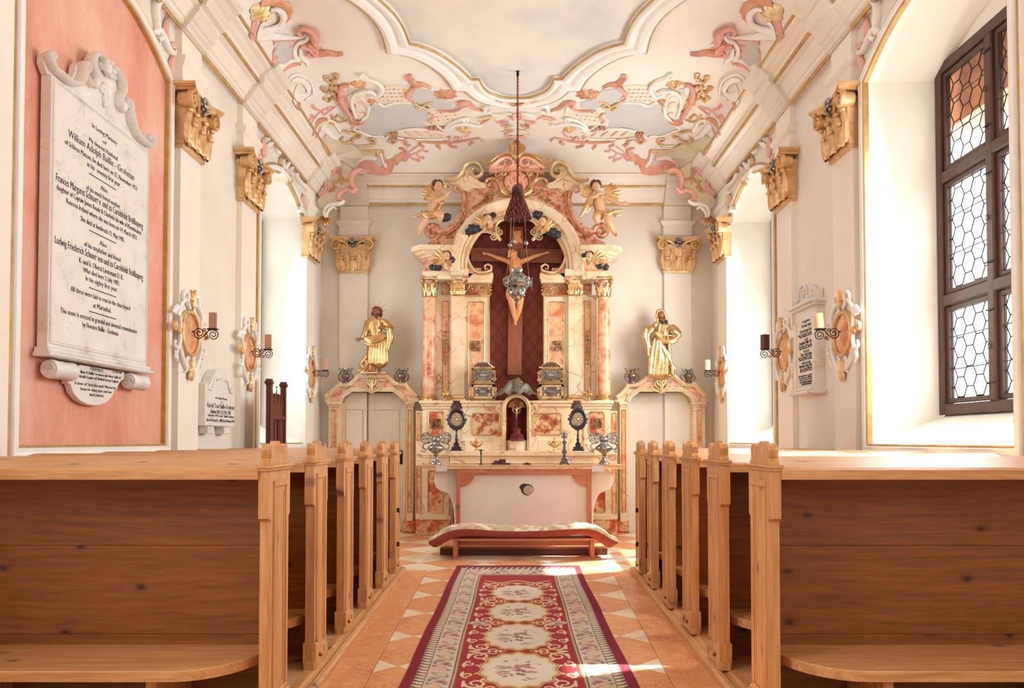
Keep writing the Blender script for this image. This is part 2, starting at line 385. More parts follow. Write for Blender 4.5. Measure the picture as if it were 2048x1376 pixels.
def wood(name, axis, c0, c1, knots=.03, seed=0, ks=3.6, rough=.45, gs=1.0, dark=None):
    t = NT(name, rough); sc = [1, 1, 1]; sc[axis] = .055
    oi = t.n.new('ShaderNodeObjectInfo'); off = t.n.new('ShaderNodeVectorMath'); off.operation = 'SCALE'
    cmb = t.n.new('ShaderNodeCombineXYZ'); 
    for k in range(3): t.L(oi.outputs['Random'], cmb.inputs[k])
    p = t.vadd(t.g, cmb.outputs[0], 7.0)
    d = t.noise(t.mp(p, sc=tuple(.35 if i == axis else 1.6 for i in range(3))), 2.2, 3)
    pd = t.vadd(p, d.outputs['Color'], .10)
    s = t.mp(pd, sc=tuple(sc)); g = t.noise(s, 38*gs, 5, .65); g2 = t.noise(s, 150*gs, 3, .6)
    c = t.ramp(g.outputs[0], [(.32, c0), (.5, tuple((a+b)/2 for a, b in zip(c0, c1))), (.66, c1)])
    c = t.mix(t.ramp(g2.outputs[0], [(.45, 0), (.75, .35)]), c, tuple(x*.62 for x in c0))
    oth = {0: (2 if 'warm' in name else 1), 1: 0, 2: 1}[axis]; q = t.xyz(pd); cb = t.n.new('ShaderNodeCombineXYZ'); t.L(t.math('MULTIPLY', q[axis], ks*.75), cb.inputs[0]); t.L(t.math('MULTIPLY', q[oth], ks*1.2), cb.inputs[1])
    v = t.vor(cb.outputs[0], 1.0); v.voronoi_dimensions = '2D'; 
    gate = t.math('GREATER_THAN', t.xyz(v.outputs['Color'])[0], .45)
    kn = t.math('MULTIPLY', t.ramp(v.outputs['Distance'], [(0, .9), (knots*1.1, .85), (knots*1.5, .45), (knots*2.1, .5), (knots*2.6, .18), (knots*5, 0)]), gate)
    c = t.mix(kn, c, dark or tuple(x*.16 for x in c0)); t.col(c); t.bump(g.outputs[0], .12, .003); M[name] = t.m
WP0, WP1 = lin(188, 128, 76), lin(222, 168, 112)
WD0, WD1 = lin(122, 70, 28), lin(156, 96, 44)
for ax, nm in ((0, 'x'), (1, 'y'), (2, 'z')):
    wood('pine_'+nm, ax, WP0, WP1, seed=ax)
    wood('pine_warm_'+nm, ax, WD0, WD1, seed=ax+4)
    wood('dark_wood_'+nm, ax, lin(70, 28, 16), lin(112, 52, 30), knots=.01, rough=.35)
wood('pine_pale_y', 1, lin(206, 160, 110), lin(232, 196, 150), seed=9); wood('pine_pale_x', 0, lin(198, 150, 104), lin(224, 184, 138), seed=9)
wood('cross_wood_z', 2, lin(130, 66, 38), lin(160, 92, 58), seed=2, knots=.02); wood('cross_wood_x', 0, lin(120, 56, 32), lin(150, 82, 50), seed=2, knots=.02)
wood('oak_dark_x', 0, lin(62, 36, 24), lin(88, 56, 40), seed=2, knots=.01); wood('oak_dark_z', 2, lin(62, 36, 24), lin(88, 56, 40), seed=2, knots=.01)
wood('rose_wood_x', 0, lin(176, 100, 66), lin(204, 132, 96), seed=3); wood('rose_wood_z', 2, lin(176, 100, 66), lin(204, 132, 96), seed=3)
def damask():
    t = NT('red_damask', .7); x, y, z = t.xyz()
    a = t.math('COSINE', t.math('MULTIPLY', x, 2*PI/.17)); b = t.math('COSINE', t.math('MULTIPLY', z, 2*PI/.24))
    s = t.math('ADD', a, b); r = t.math('ADD', t.math('MULTIPLY', t.math('ABSOLUTE', s), .5), t.math('MULTIPLY', t.noise(scale=70, det=2).outputs[0], .16))
    f = t.ramp(r, [(.30, 0), (.40, .35), (.70, .3), (.80, .05), (.95, .45)])
    nz = t.noise(scale=4, det=3); c = t.mix(nz.outputs[0], lin(112, 44, 34), lin(134, 58, 44))
    t.col(t.mix(f, c, lin(158, 92, 70))); M['red_damask'] = t.m
damask()
def glass():
    m = bpy.data.materials.new('old_glass'); m.use_nodes = True; t = m.node_tree; n = t.nodes; n.clear()
    o = n.new('ShaderNodeOutputMaterial'); tr = n.new('ShaderNodeBsdfTransparent'); gl = n.new('ShaderNodeBsdfGlossy')
    tr.inputs[0].default_value = (.95, .95, .92, 1); gl.inputs['Roughness'].default_value = .12; mx = n.new('ShaderNodeMixShader'); mx.inputs[0].default_value = .07
    t.links.new(tr.outputs[0], mx.inputs[1]); t.links.new(gl.outputs[0], mx.inputs[2]); t.links.new(mx.outputs[0], o.inputs[0]); M['old_glass'] = m
glass()
def attr_mat(name, rough=.9, bump=.3):
    t = NT(name, rough, spec=.15); a = t.n.new('ShaderNodeAttribute'); a.attribute_name = 'dye'
    n = t.noise(scale=260, det=2); t.col(t.mix(t.ramp(n.outputs[0], [(.3, .0), (.7, .22)]), a.outputs['Color'], lin(120, 90, 84))); t.bump(n.outputs[0], bump, .003); M[name] = t.m
attr_mat('woven_wool')
# ================================================================== ROOM
def clip(poly, a, b, c):      # keep a*x+b*y <= c
    out = []
    for i in range(len(poly)):
        p, q = poly[i], poly[(i+1) % len(poly)]; dp = a*p[0]+b*p[1]-c; dq = a*q[0]+b*q[1]-c
        if dp <= 0: out.append(p)
        if (dp < 0 < dq) or (dq < 0 < dp): t = dp/(dp-dq); out.append((p[0]+(q[0]-p[0])*t, p[1]+(q[1]-p[1])*t))
    return out
def area(p): return abs(sum(p[i-1][0]*p[i][1]-p[i][0]*p[i-1][1] for i in range(len(p))))/2 if len(p) > 2 else 0
XK = lambda y, s: (1.02+.018*(y-4.35)) if s < 0 else (1.075+.012*(y-4.6))     # kerb line
XL = lambda y, s: (.80+.024*(y-4.35)) if s < 0 else (.835+.031*(y-4.6))       # line beside the border slabs
fl = structure(MB().box(-3.5, 3.5, -2.6, 12.6, -.14, -.008).build('floor', M['grout'], smooth_a=0))
TX, TY = .3433, .366
ntile = 0
for i in range(-9, 10):
    for j in range(-20, 34):
        if (i+j) % 2: continue
        cx, cy = i*TX, 8.11+j*TY/1.0*1.0
        cream = (i % 2 == 1)
        if cy < 2.6 or cy > 12.3: continue
        poly = [(cx-TX, cy), (cx, cy-TY), (cx+TX, cy), (cx, cy+TY)]
        far = clip(poly, 0, -1, -8.36); near = clip(poly, 0, 1, 8.356)
        for sgn in (-1, 1):
            near = clip(near, sgn, -.024*1 if sgn < 0 else -.031, (.80-.024*4.35) if sgn < 0 else (.835-.031*4.6)) if len(near) > 2 else near
        far = clip(clip(clip(far, 0, 1, 12.0), 1, 0, 2.83), -1, 0, 2.83) if len(far) > 2 else far
        for P in (near, far):
            if area(P) < .004 or ntile > 290: continue
            if P is near and cy < 3.2: continue
            Q = offset(P if sum(P[k-1][0]*P[k][1]-P[k][0]*P[k-1][1] for k in range(len(P))) > 0 else P[::-1], .0014)
            MB().plate(Q, -.01, rnd.uniform(-.0006, .0006)).build('floor_tile', M['tile_cream' if cream else 'tile_orange'], fl, 0); ntile += 1
for s in (-1, 1):
    y = 2.6
    while y < 8.3:
        y2 = min(8.356, y+1.15); P = [(s*(XL(y, s)+.002), y+.001), (s*(XL(y2, s)+.002), y2-.001), (s*(XK(y2, s)+.06), y2-.001), (s*(XK(y, s)+.06), y+.001)]
        MB().plate(P, -.01, 0).build('border_slab', M['tile_orange'], fl, 0); y = y2
# ---- walls
def arch_pts(ya, yb, zs, za, n=14):
    c = (ya+yb)/2; h = (yb-ya)/2
    return [(c-h*math.cos(PI*i/n), zs+(za-zs)*(1-math.cos(PI*i/n)**2)) for i in range(n+1)]
OPEN = [(.35, 2.3), (4.68, 6.64), (9.06, 10.96)]
ZB, ZS, ZA = 1.27, 4.2, 4.5
def side_wall(side):
    fr = fr_left() if side < 0 else fr_right(); m = MB(fr); Z0, Z1 = -.1, 5.6; cur = -2.6
    for ya, yb in OPEN:
        m.add([(cur, Z0, 0), (ya, Z0, 0), (ya, Z1, 0), (cur, Z1, 0)], [(0, 1, 2, 3)])
        m.add([(ya, Z0, 0), (yb, Z0, 0), (yb, ZB, 0), (ya, ZB, 0)], [(0, 1, 2, 3)])
        A = arch_pts(ya, yb, ZS, ZA)
        m.add([(y, z, 0) for y, z in A] + [(y, Z1, 0) for y, z in A], [(i, i+1, i+1+len(A), i+len(A)) for i in range(len(A)-1)])
        cur = yb
    m.add([(cur, Z0, 0), (12.1, Z0, 0), (12.1, Z1, 0), (cur, Z1, 0)], [(0, 1, 2, 3)])
    m.box(-2.6, 12.2, -.1, ZB-.1, -.9, -.62)       # outer leaf of the wall, below and above the windows
    m.box(-2.6, 12.2, 4.6, 6.2, -.66, -.62)
    for a, b in ((-2.6, .2), (2.45, 4.5), (6.8, 8.9), (11.1, 12.2)): m.box(a, b, ZB-.1, 4.6, -.66, -.62)
    return structure(m.build('wall_left' if side < 0 else 'wall_right', M['plaster_cream'], smooth_a=0))
wl, wr = side_wall(-1), side_wall(1)
wb = structure(MB(fr_back(12.0)).box(-3.5, 3.5, -.1, 5.6, -.1, 0).build('wall_back', M['plaster_cream'], smooth_a=0))
wf = structure(MB().box(-3.5, 3.5, -2.75, -2.6, -.1, 5.6).build('wall_front', M['plaster_cream'], smooth_a=0))
# ---- reveals
def reveal(par, side, ya, yb, deep=.59):
    fr = fr_left() if side < 0 else fr_right(); m = MB(fr); A = arch_pts(ya, yb, ZS, ZA); s = .06
    ya2, yb2 = ya+s, yb-s*.3; zb2 = 1.5; B = arch_pts(ya2, yb2, ZS, ZA-.02)
    ring0 = [(ya, ZB)] + A + [(yb, ZB)]; ring1 = [(ya2, zb2)] + B + [(yb2, zb2)]; n = len(ring0)
    m.add([(y, z, 0) for y, z in ring0] + [(y, z, -deep) for y, z in ring1], [(i, (i+1) % n, n+(i+1) % n, n+i) for i in range(n)])
    m.add([(y, z, -deep) for y, z in B] + [(y, 4.3-.02, -deep) for y, z in B], [(i, i+1, len(B)+i+1, len(B)+i) for i in range(len(B)-1)])
    return m.build('reveal', M['reveal_white'], par, 30)
def hexes(w, h, s, off=(0, 0)):
    out = []; dx = 1.5*s; dy = math.sqrt(3)*s
    for i in range(-1, int(w/dx)+3):
        for j in range(-1, int(h/dy)+3):
            cx = i*dx+off[0]; cy = j*dy + (dy/2 if i % 2 else 0)+off[1]
            P = [(cx+s*math.cos(PI/3*k), cy+s*math.sin(PI/3*k)) for k in range(6)]
            for a in ((1, 0, w), (-1, 0, 0), (0, 1, h), (0, -1, 0)):
                if len(P) > 2: P = clip(P, *a)
            if area(P) > .0004: out.append(P)
    return out
def window(name, side, ya, yb, full):
    X = 3.42; fr = (lambda u, v, w: (-X+w, u, v)) if side < 0 else (lambda u, v, w: (X-w, u, v))
    root = thing(name, None, None, (0, 0, 0), kind='structure')
    z0, z1 = 1.5, 4.3; mid = 5.86-5.66+(ya+yb)/2; ya += .05; yb -= .03; z0w, z1w = z0, z1
    m = MB(fr); fw = .085
    m.box(ya, ya+fw, z0, z1, -.03, .05, .008).box(yb-fw, yb, z0, z1, -.03, .05, .008).box(ya+fw, yb-fw, z0, z0+fw, -.029, .049, .008).box(ya+fw, yb-fw, z1-fw, z1, -.029, .049, .008)
    m.box(mid-.045, mid+.045, z0+fw, z1-fw, -.03, .055, .01); rails = (2.40, 3.38)
    for zr in rails: m.box(ya+fw, yb-fw, zr-.045, zr+.045, -.028, .054, .01)
    m.build('frame', M['oak_dark_z'], root, 0)
    zz = [z0+fw, rails[0]-.045, rails[0]+.045, rails[1]-.045, rails[1]+.045, z1-fw]
    for c, (a, b) in enumerate(((ya+fw, mid-.045), (mid+.045, yb-fw))):
        for r in range(3):
            c0, c1 = zz[2*r], zz[2*r+1]; g = .006; sw = .035; a_, b_, c_, d_ = a+g, b-g, c0+g, c1-g
            m = MB(fr); m.box(a_, a_+sw, c_, d_, -.012, .03, .005).box(b_-sw, b_, c_, d_, -.012, .03, .005).box(a_+sw, b_-sw, c_, c_+sw, -.011, .029, .005).box(a_+sw, b_-sw, d_-sw, d_, -.011, .029, .005)
            sash = m.build('sash', M['oak_dark_z'], root, 0)
            W, H = b_-a_-2*sw, d_-c_-2*sw; hx = hexes(W, H, .088, (.02, .01)); o = (a_+sw, c_+sw)
            lm = MB(fr)
            for P in hx:
                for k in range(len(P)):
                    p, q = P[k], P[(k+1) % len(P)]
                    lm.tube([(p[0]+o[0], p[1]+o[1], .004), (q[0]+o[0], q[1]+o[1], .004)], .005, 4, cap=False)
            for zb in (.33, .7): lm.tube([(o[0]-.01, o[1]+H*zb, .02), (o[0]+W+.01, o[1]+H*zb, .02)], .0045, 6)
            lc = lm.build('lead_came', M['lead'], sash, 0)
            if full:
                for P in hx:
                    Q = [(p[0]+o[0], p[1]+o[1]) for p in P]
                    MB(fr).add([(x, y, .0035) for x, y in Q], [tuple(range(len(Q)))]).build('pane', M['old_glass'], sash, 0)
            else:
                MB(fr).box(o[0], o[0]+W, o[1], o[1]+H, .002, .004).build('pane', M['old_glass'], sash, 0)
            if full:
                hm = MB(fr)                       # catches and hinges
                zc = (c_+d_)/2
                for zh in (c_+.12, d_-.12): hm.tube([(mid-.05, zh, .062), (mid+.05, zh, .062)], .006, 6)
                hm.tube([(mid+.004+.02*math.cos(q*PI/6), zc+.02*math.sin(q*PI/6), .068) for q in range(13)], .003, 5)
                if c == 0: hm.build('catch', M['iron'], sash)
    return root
w1 = window('window_1', 1, 4.68, 6.64, True); w2 = window('window_2', 1, 9.06, 10.96, False)
w3 = window('window_3', -1, 9.06, 10.96, False)
reveal(w1, 1, 4.68, 6.64); reveal(w2, 1, 9.06, 10.96); reveal(w3, -1, 9.06, 10.96)
w4 = window('fill_window_4', 1, .35, 2.3, False); reveal(w4, 1, .35, 2.3)  # out of view, added to bring in fill from the right
w5 = window('fill_window_5', -1, .35, 2.3, False); reveal(w5, -1, .35, 2.3)  # likewise unseen and added, for fill from the left
# outer lintel of the thick wall, seen through the top panes
m = MB()
m.box(3.56, 3.80, 4.3, 7.0, 3.86, 4.7); m.box(3.56, 3.80, 8.6, 11.4, 3.86, 4.7)
structure(m.build('trim_3', M['outside'], wr, 0))
# ---- blind niche, painted pink
ya, yb = 4.68, 6.64; A = arch_pts(ya, yb, ZS, ZA)
P = [(ya, ZB)] + A + [(yb, ZB)]
pk = structure(MB(fr_left()).plate(P[::-1], -.08, -.015).build('wall_panel', M['pink_stucco'], wl, 0))
# ---- opening frames
def opening_frame(side, ya, yb, n):
    fr = fr_left() if side < 0 else fr_right(); P = [(ya, ZB)] + arch_pts(ya, yb, ZS, ZA) + [(yb, ZB)]
    root = thing('trim_%d' % n, None, None, kind='structure')
    sd = 1       # outline runs clockwise: the left of travel is outside
    MB(fr).sweep(P, [(.012, 0), (.012, .022), (.02, .034), (.038, .03), (.05, .038), (.066, .036), (.078, .022), (.082, 0)], True, sd).build('white_moulding', M['stucco_white'], root)
    MB(fr).sweep(P, [(-.004, -.02), (-.004, .018), (.004, .026), (.012, .02), (.012, -.02)], True, sd).build('gilt_edge', M['gold_line'], root)
    MB(fr).sweep(P, [(.082, 0), (.082, .02), (.09, .026), (.099, .018), (.099, 0)], True, sd).build('gilt_edge', M['gold_line'], root)
    return root
k = 4
for side in (-1, 1):
    for ya, yb in OPEN: opening_frame(side, ya, yb, k); k += 1
# ---- cornice
PATH = [(-2.83, -2.6), (-2.83, 12.0), (2.83, 12.0), (2.83, -2.6)]
CP = [(0, 4.72), (.045, 4.72), (.05, 4.745), (.075, 4.765), (.08, 4.79), (.10, 4.80), (.115, 4.835), (.15, 4.875), (.155, 4.90), (.20, 4.915), (.215, 4.945), (.225, 4.955), (.225, 5.0), (.255, 5.015), (.285, 5.05), (.33, 5.065), (.345, 5.085), (.36, 5.10), (.36, 5.12), (0, 5.12)]
cr = structure(MB().sweep(PATH, CP, False, -1).build('cornice', M['plaster_pale'], smooth_a=25))
for pr in ([(.03, 4.715), (.055, 4.70), (.062, 4.735), (.05, 4.75)], [(.205, 4.925), (.222, 4.918), (.232, 4.94), (.226, 4.956)], [(.345, 5.085), (.362, 5.085), (.37, 5.10), (.362, 5.115)]):
    MB().sweep(PATH, pr+[pr[0]], False, -1).build('gilt_line', M['gold_line'], cr)
CP2 = [(0, 4.70)] + [(a+.055, z-.004 if z < 5 else z+.004) for a, z in CP[1:-1]] + [(0, 5.125)]
PIL = [(2.5, 2.93), (4.06, 4.52), (6.79, 7.22), (8.32, 8.78), (10.9, 11.35)]
CAPZ = (3.72, 4.23)
def ressaut(p, q): MB().sweep([p, q], CP2, False, -1).build('ressaut', M['plaster_cream'], cr, 25)
for a, b in PIL:
    ressaut((-2.83, a-.02), (-2.83, b+.02)); ressaut((2.83, b+.02), (2.83, a-.02))
ressaut((-2.83, 12.0), (-2.14, 12.0)); ressaut((2.14, 12.0), (2.83, 12.0))
# ---- pilasters
n = 10
IMP = [(0, 0), (.004, .0), (.01, .03), (.02, .05), (.02, .075), (.012, .08), (.012, .17), (.03, .19), (.045, .215), (.05, .235), (.05, .25), (0, .25)]
def pilaster(fr, a, b, W=.055):
    global n
    root = structure(MB(fr).box(a, b, -.1, CAPZ[0]+.02, -.01, W).box(a, b, CAPZ[1]+.2, 4.74, -.01, W).build('trim_%d' % n, M['plaster_pale'], smooth_a=0)); n += 1
    m = MB(fr); vs = []; c = (a+b)/2; h = (b-a)/2
    for o, z in IMP:
        e = h+o; d = W+o; vs += [(c-e, CAPZ[1]+z, -.01), (c-e, CAPZ[1]+z, d), (c+e, CAPZ[1]+z, d), (c+e, CAPZ[1]+z, -.01)]
    m.add(vs, [(4*i+k, 4*i+k+1, 4*i+k+5, 4*i+k+4) for i in range(len(IMP)-1) for k in range(3)])
    m.build('impost', M['plaster_pale'], root, 25)
for a, b in PIL: pilaster(fr_left(), a, b); pilaster(fr_right(), a, b)
pilaster(fr_back(12.0), -2.56, -2.16); pilaster(fr_back(12.0), 2.14, 2.53)
# ---- ceiling
NX, NY = 60, 150; m = MB(); vs = []
xs = [-2.86+5.72*i/NX for i in range(NX+1)]; ys = [-2.7+15.0*j/NY for j in range(NY+1)]
ys = sorted(set(ys + [CORN[1]-.36*(1-math.cos(q*PI/24)) for q in range(13)]))
xs = sorted(set([round(x, 4) for x in xs] + [s*round(CORN[0]-.36*(1-math.cos(q*PI/24)), 4) for q in range(13) for s in (-1, 1)]))
vs = [(x, y, ceilz(x, y)) for y in ys for x in xs]; W_ = len(xs)
m.add(vs, [(j*W_+i, j*W_+i+1, (j+1)*W_+i+1, (j+1)*W_+i) for j in range(len(ys)-1) for i in range(W_-1)])
ceil = structure(m.build('ceiling', M['ceiling_plaster'], smooth_a=60))
structure(MB().box(-3.6, 3.6, -2.8, 12.2, 5.65, 5.75).build('roof', M['plaster_cream'], smooth_a=0))
# quatrefoil frame: traced arcs carried up on to the ceiling
def cz(px, py, sx=480, sy=0, k=3.657): return AC(sx+px/k, sy+py/k)
inn = [[(1060-230, -230), (925, -120), (1060, 0), (1130, 70), (1190, 160), (1240, 290)], [(1240, 290), (1330, 310), (1450, 360), (1570, 440), (1640, 500), (1690, 552)],
       [(1690, 552), (1750, 552)], [(1750, 552), (1772, 600), (1815, 645), (1880, 672), (1940, 690), (2022, 690)]]
out_ = [[(560, -150), (700, -80), (830, 0), (930, 80), (1005, 170), (1050, 270), (1070, 362)], [(1070, 362), (1180, 375), (1300, 415), (1420, 485), (1505, 560), (1555, 642)],
        [(1555, 642), (1640, 644)], [(1640, 644), (1690, 690), (1760, 728), (1850, 748), (1940, 765), (2022, 775)]]
A, B = [], []
for si, (a, b) in enumerate(zip(inn, out_)):
    nn = [14, 12, 3, 9][si]
    pa, pb = smooth([cz(*p) for p in a], nn), smooth([cz(*p) for p in b], nn)
    A += pa if not A else pa[1:]; B += pb if not B else pb[1:]
A += [(-x, y) for x, y in A[::-1][1:]]; B += [(-x, y) for x, y in B[::-1][1:]]
ymid = 6.2
def close(P):
    Q = [p for p in P]; return Q + [(x, 2*ymid-y) for x, y in Q[::-1]] + [Q[0]]
A2, B2 = close(A), close(B)
fq = fr_ceil()
q = structure(MB(fq).loft(A2, B2, [(0, -.005), (0, .05), (.12, .075), (.3, .06), (.36, .03), (.5, .03), (.56, .06), (.75, .075), (.95, .045), (1, .03), (1, -.005)]).build('trim_30', M['stucco_white'], smooth_a=30))
def rail(P, r, parent, mat='gold_line', h=.045): return MB(fq).tube([(x, y, h) for x, y in P], r, 6).build('gilt_line', M[mat], parent)
rail(A2, .014, q); rail(B2, .014, q, h=.03)
MB(fq).add([(x, y, .004) for x, y in A2[:-1]], [tuple(range(len(A2)-1))]).build('painted_field', M['ceiling_fresco'], q, 0)
# ================================================================== PEWS
PY = [3.66, 4.50, 5.33, 6.15, 6.97, 7.75]
XP = {-1: [1.08, 1.09, 1.10, 1.11, 1.12, 1.13], 1: [1.108, 1.10, 1.117, 1.126, 1.139, 1.15]}
PLZ = .06
def kerb(s):
    ya, yb = 2.4, 8.28; xa, xb = s*XK(ya, s), s*XK(yb, s)
    path = [(xa, ya), (xb, yb-.04), (xb+s*.05, yb), (s*1.3, yb)]
    k = structure(MB().sweep(path, [(0, 0), (0, .035), (.012, .05), (.03, .056), (.04, .046), (.06, .05), (.075, .062), (.12, .062), (.12, 0)], False, 1 if s < 0 else -1).build('platform_kerb', M['pine_y'], smooth_a=30))
    structure(k)
    root = thing('pew_platform', None, None, (s*2.0, 5.4, 0), kind='structure')
    x = XK(5, s)+.1; i = 0; y = 2.4
    while y < 8.2:
        y2 = min(y+.28, 8.26); MB().box(*sorted((s*(x+.0), s*2.83)), y+.0015, y2-.0015, 0, PLZ).build('floor_board', M['pine_pale_x'], root, 0, world=True); y = y2
kerb(-1); kerb(1)
def pew_end_outline(hi):
    # side silhouette (depth, height): aisle face of the bench end
    d = .33
    return [(.03, PLZ), (.03, .94), (.0, .955), (.0, 1.165), (.012, 1.18), (d-.012, 1.18), (d, 1.165), (d, .955), (d-.03, .94), (d-.03, PLZ)]
def finial_outline(t):
    # scalloped crest, depth x height from the shoulder: a rolled lobe at each end, flame points between
    L = .30; pts = [(0, 0), (.0, .014), (.020, .030), (.012, .046), (.010, .068), (.022, .088), (.044, .096), (.066, .088), (.078, .068), (.084, .046), (.094, .044), (.100, .068), (.110, .086), (.120, .070), (.126, .050), (.134, .052), (.140, .082), (.15, .108)]
    return pts + [(L-x, z) for x, z in pts[:-1]][::-1]
def pew(s, i):
    y = PY[i]; X = XP[s][i]; xi = X+.058; xo = 2.80; first = (i == 5)
    side = 'left' if s < 0 else 'right'
    order = ['nearest', 'second', 'third', 'fourth', 'fifth', 'frontmost'][i]
    lab = {0: 'nearest pine pew %s of the carpet, wide panelled back across the foreground', 1: 'second nearest pine pew %s of the carpet',
           2: 'third nearest pine pew %s of the carpet', 3: 'fourth pine pew from the camera %s of the carpet', 4: 'fifth pine pew %s of the carpet, behind the front one',
           5: 'frontmost pine pew %s of the carpet, closest to the altar'}[i] % ('left' if s < 0 else 'right')
    root = thing('pew', lab, 'pew', (s*(X+xo)/2, y+.17, PLZ), group='pine pews on the %s side' % side)
    fr = lambda u, v, w: (s*(xi-w), y+u, v)        # w grows toward the aisle
    th = .05
    warm = 'pine_' if not (s > 0 and i == 0) else 'pine_'
    # bench end board, panel frame, crest, plinth block
    MB(fr).plate(pew_end_outline(0), 0, th, 0).build('end_board', M['pine_z'], root, 0, world=True)
    m = MB(fr)
    for (a, b, c, d_) in ((.055, .085, .171, 1.089), (.245, .275, .171, 1.089)): m.box(a, b, c, d_, th, th+.010, .004)
    m.box(.055, .275, 1.09, 1.12, th, th+.010, .004).box(.055, .275, .14, .17, th, th+.010, .004)
    m.box(.10, .112, .19, 1.07, th, th+.006, .003).box(.218, .23, .19, 1.07, th, th+.006, .003)
    m.build('panel_moulding', M['pine_z'], root, 0, world=True)
    MB(fr).box(-.008, .338, 1.165, 1.178, -.004, th+.014, .003).box(-.014, .344, 1.178, 1.192, -.008, th+.02, .004).build('cap_moulding', M['pine_y'], root, 0, world=True)
    MB(fr).plate([(x+.015, z+1.19) for x, z in finial_outline(0)], .002, th-.002, .003).build('crest', M['pine_z'], root, 30, world=True)
    MB(fr).box(.018, .075, PLZ+.001, .2, -.008, th+.016, .006).box(.25, .318, PLZ+.001, .14, -.004, th+.01, .006).box(.0, .33, PLZ+.001, PLZ+.045, .004, th+.008, .004).build('foot_block', M['pine_z'], root, 0, world=True)
    MB(fr).ball((.09, .125, th+.02), (.012, .012, .012), 8, 5).build('peg', M['pine_warm_z'], root, world=True)
    # back boards (three broad planks) facing the nave
    xa, xb = sorted((s*xi, s*xo)); yb = y+.335
    zs = [PLZ, .38, .80, 1.19]; pm = 'pine_warm_x'
    for k in range(3):
        MB().box(xa, xb, yb-.022-rnd.uniform(0, .002), yb, zs[k]+.001, zs[k+1]-.001).build('plank', M[pm], root, 0, world=True)
    # sloped book rest
    vs = [(xa, y-.012, 1.128), (xb, y-.012, 1.128), (xb, y-.012, 1.170), (xa, y-.012, 1.170), (xa, y+.01, 1.181), (xb, y+.01, 1.181),
          (xa, y+.31, 1.225), (xb, y+.31, 1.225), (xa, y+.34, 1.225), (xb, y+.34, 1.225), (xa, y+.34, 1.185), (xb, y+.34, 1.185), (xa, y+.02, 1.128), (xb, y+.02, 1.128)]
    MB().add(vs, [(0, 1, 2, 3), (3, 2, 5, 4), (4, 5, 7, 6), (6, 7, 9, 8), (8, 9, 11, 10), (10, 11, 13, 12), (12, 13, 1, 0), (0, 3, 4, 6, 8, 10, 12), (1, 13, 11, 9, 7, 5, 2)]).build('book_rest', M['pine_x'], root, 0, world=True)
    # low seat board with a rounded aisle end
    L = .46; zt = .33; c = (xi+.035, yb-.022); pts = []
    for q in range(9):
        a = PI/2*q/8; pts.append((xi+.02+.30*(1-math.cos(a))**1.0, (yb-.022)-.05-(L-.05)*math.sin(a)))
    out = [(s*xi+s*.02, yb-.022)] + [(s*px_, py_) for px_, py_ in pts] + [(s*xo, yb-.022-L), (s*xo, yb-.022)]
    MB().plate(out, zt-.045, zt, .004).build('seat', M['pine_pale_x'] if 0 else M['pine_x'], root, 30, world=True)
    legs = [xi+.40, xi+1.25]
    for lx in legs:
        m = MB(lambda u, v, w: (s*lx+w*s, u, v)); fz = PLZ+.001
        m.plate([(yb-.03, fz), (yb-.10, fz), (yb-.12, .15), (yb-.38, fz+.02), (yb-.44, fz), (yb-.42, .285), (yb-.03, .285)], 0, .045).build('leg', M['pine_z'], root, 0, world=True)
    if i == 5:
        [MB(fr).box(.11, .13, z, z+.04, th+.002, th+.03).build('hinge', M['iron'], root, 0, world=True) for z in (.62, .30)]
for s in (-1, 1):
    for i in range(6): pew(s, i)
# ================================================================== HIGH ALTAR
def mir(Y, s=-1):                       # frame on the plane y = Y; s=+1 mirrors the left half to the right
    return (lambda u, v, w: (u, Y-w, v)) if s < 0 else (lambda u, v, w: (-u, Y-w, v))
def P2(pts, Y, f=None): return [AY(*(f(*p) if f else p), Y) for p in pts]
c2 = lambda x, y: (820+x/4.586, 260+y/4.586)
c3 = lambda x, y: (820+x/4.3, 500+y/4.3)
c4 = lambda x, y: (820+x/4.048, 780+y/4.048)
def pbox(m, x0, y0, x1, y1, Y, d0, d1, b=0.0):
    """box whose front face (d1 in front of plane Y) covers those pixels"""
    a = AY(x0, y1, Y-d1); c = AY(x1, y0, Y-d1); return m.box(min(a[0], c[0]), max(a[0], c[0]), a[1], c[1], d0, d1, b)
def notch(x0, z0, x1, z1, n):
    return [(x0+n, z0), (x1-n, z0), (x1-n*.6, z0+n*.6), (x1, z0+n), (x1, z1-n), (x1-n*.6, z1-n*.6), (x1-n, z1), (x0+n, z1), (x0+n*.6, z1-n*.6), (x0, z1-n), (x0, z0+n), (x0+n*.6, z0+n*.6)]
def panel(par, fr, box, mat, w, n=.02, g=.006, gm='gold'):
    x0, z0, x1, z1 = box; P = notch(min(x0, x1), min(z0, z1), max(x0, x1), max(z0, z1), n)
    MB(fr).plate(P, w-.01, w+.002).build('marble_panel', M[mat], par, 0, world=True)
    MB(fr).sweep(P, [(-g, w-.005), (-g, w+.007), (0, w+.012), (g, w+.007), (g, w-.005)], True).build('gilt_frame', M[gm], par, 30, world=True)
def pxb(x0, y0, x1, y1, Y): a = AY(x0, y1, Y); b = AY(x1, y0, Y); return (a[0], a[1], b[0], b[1])
def volute(m, c, r, s=1, th=.012, w=.03, a0=PI/2, turns=1.7):
    m.tube(spiral(c, r, turns, a0, -s, .12, 26, w), [th, th*.45], 6, 1.3); m.ball((c[0], c[1], w+th*.3), (th*.8, th*.8, th*.8), 6, 4)
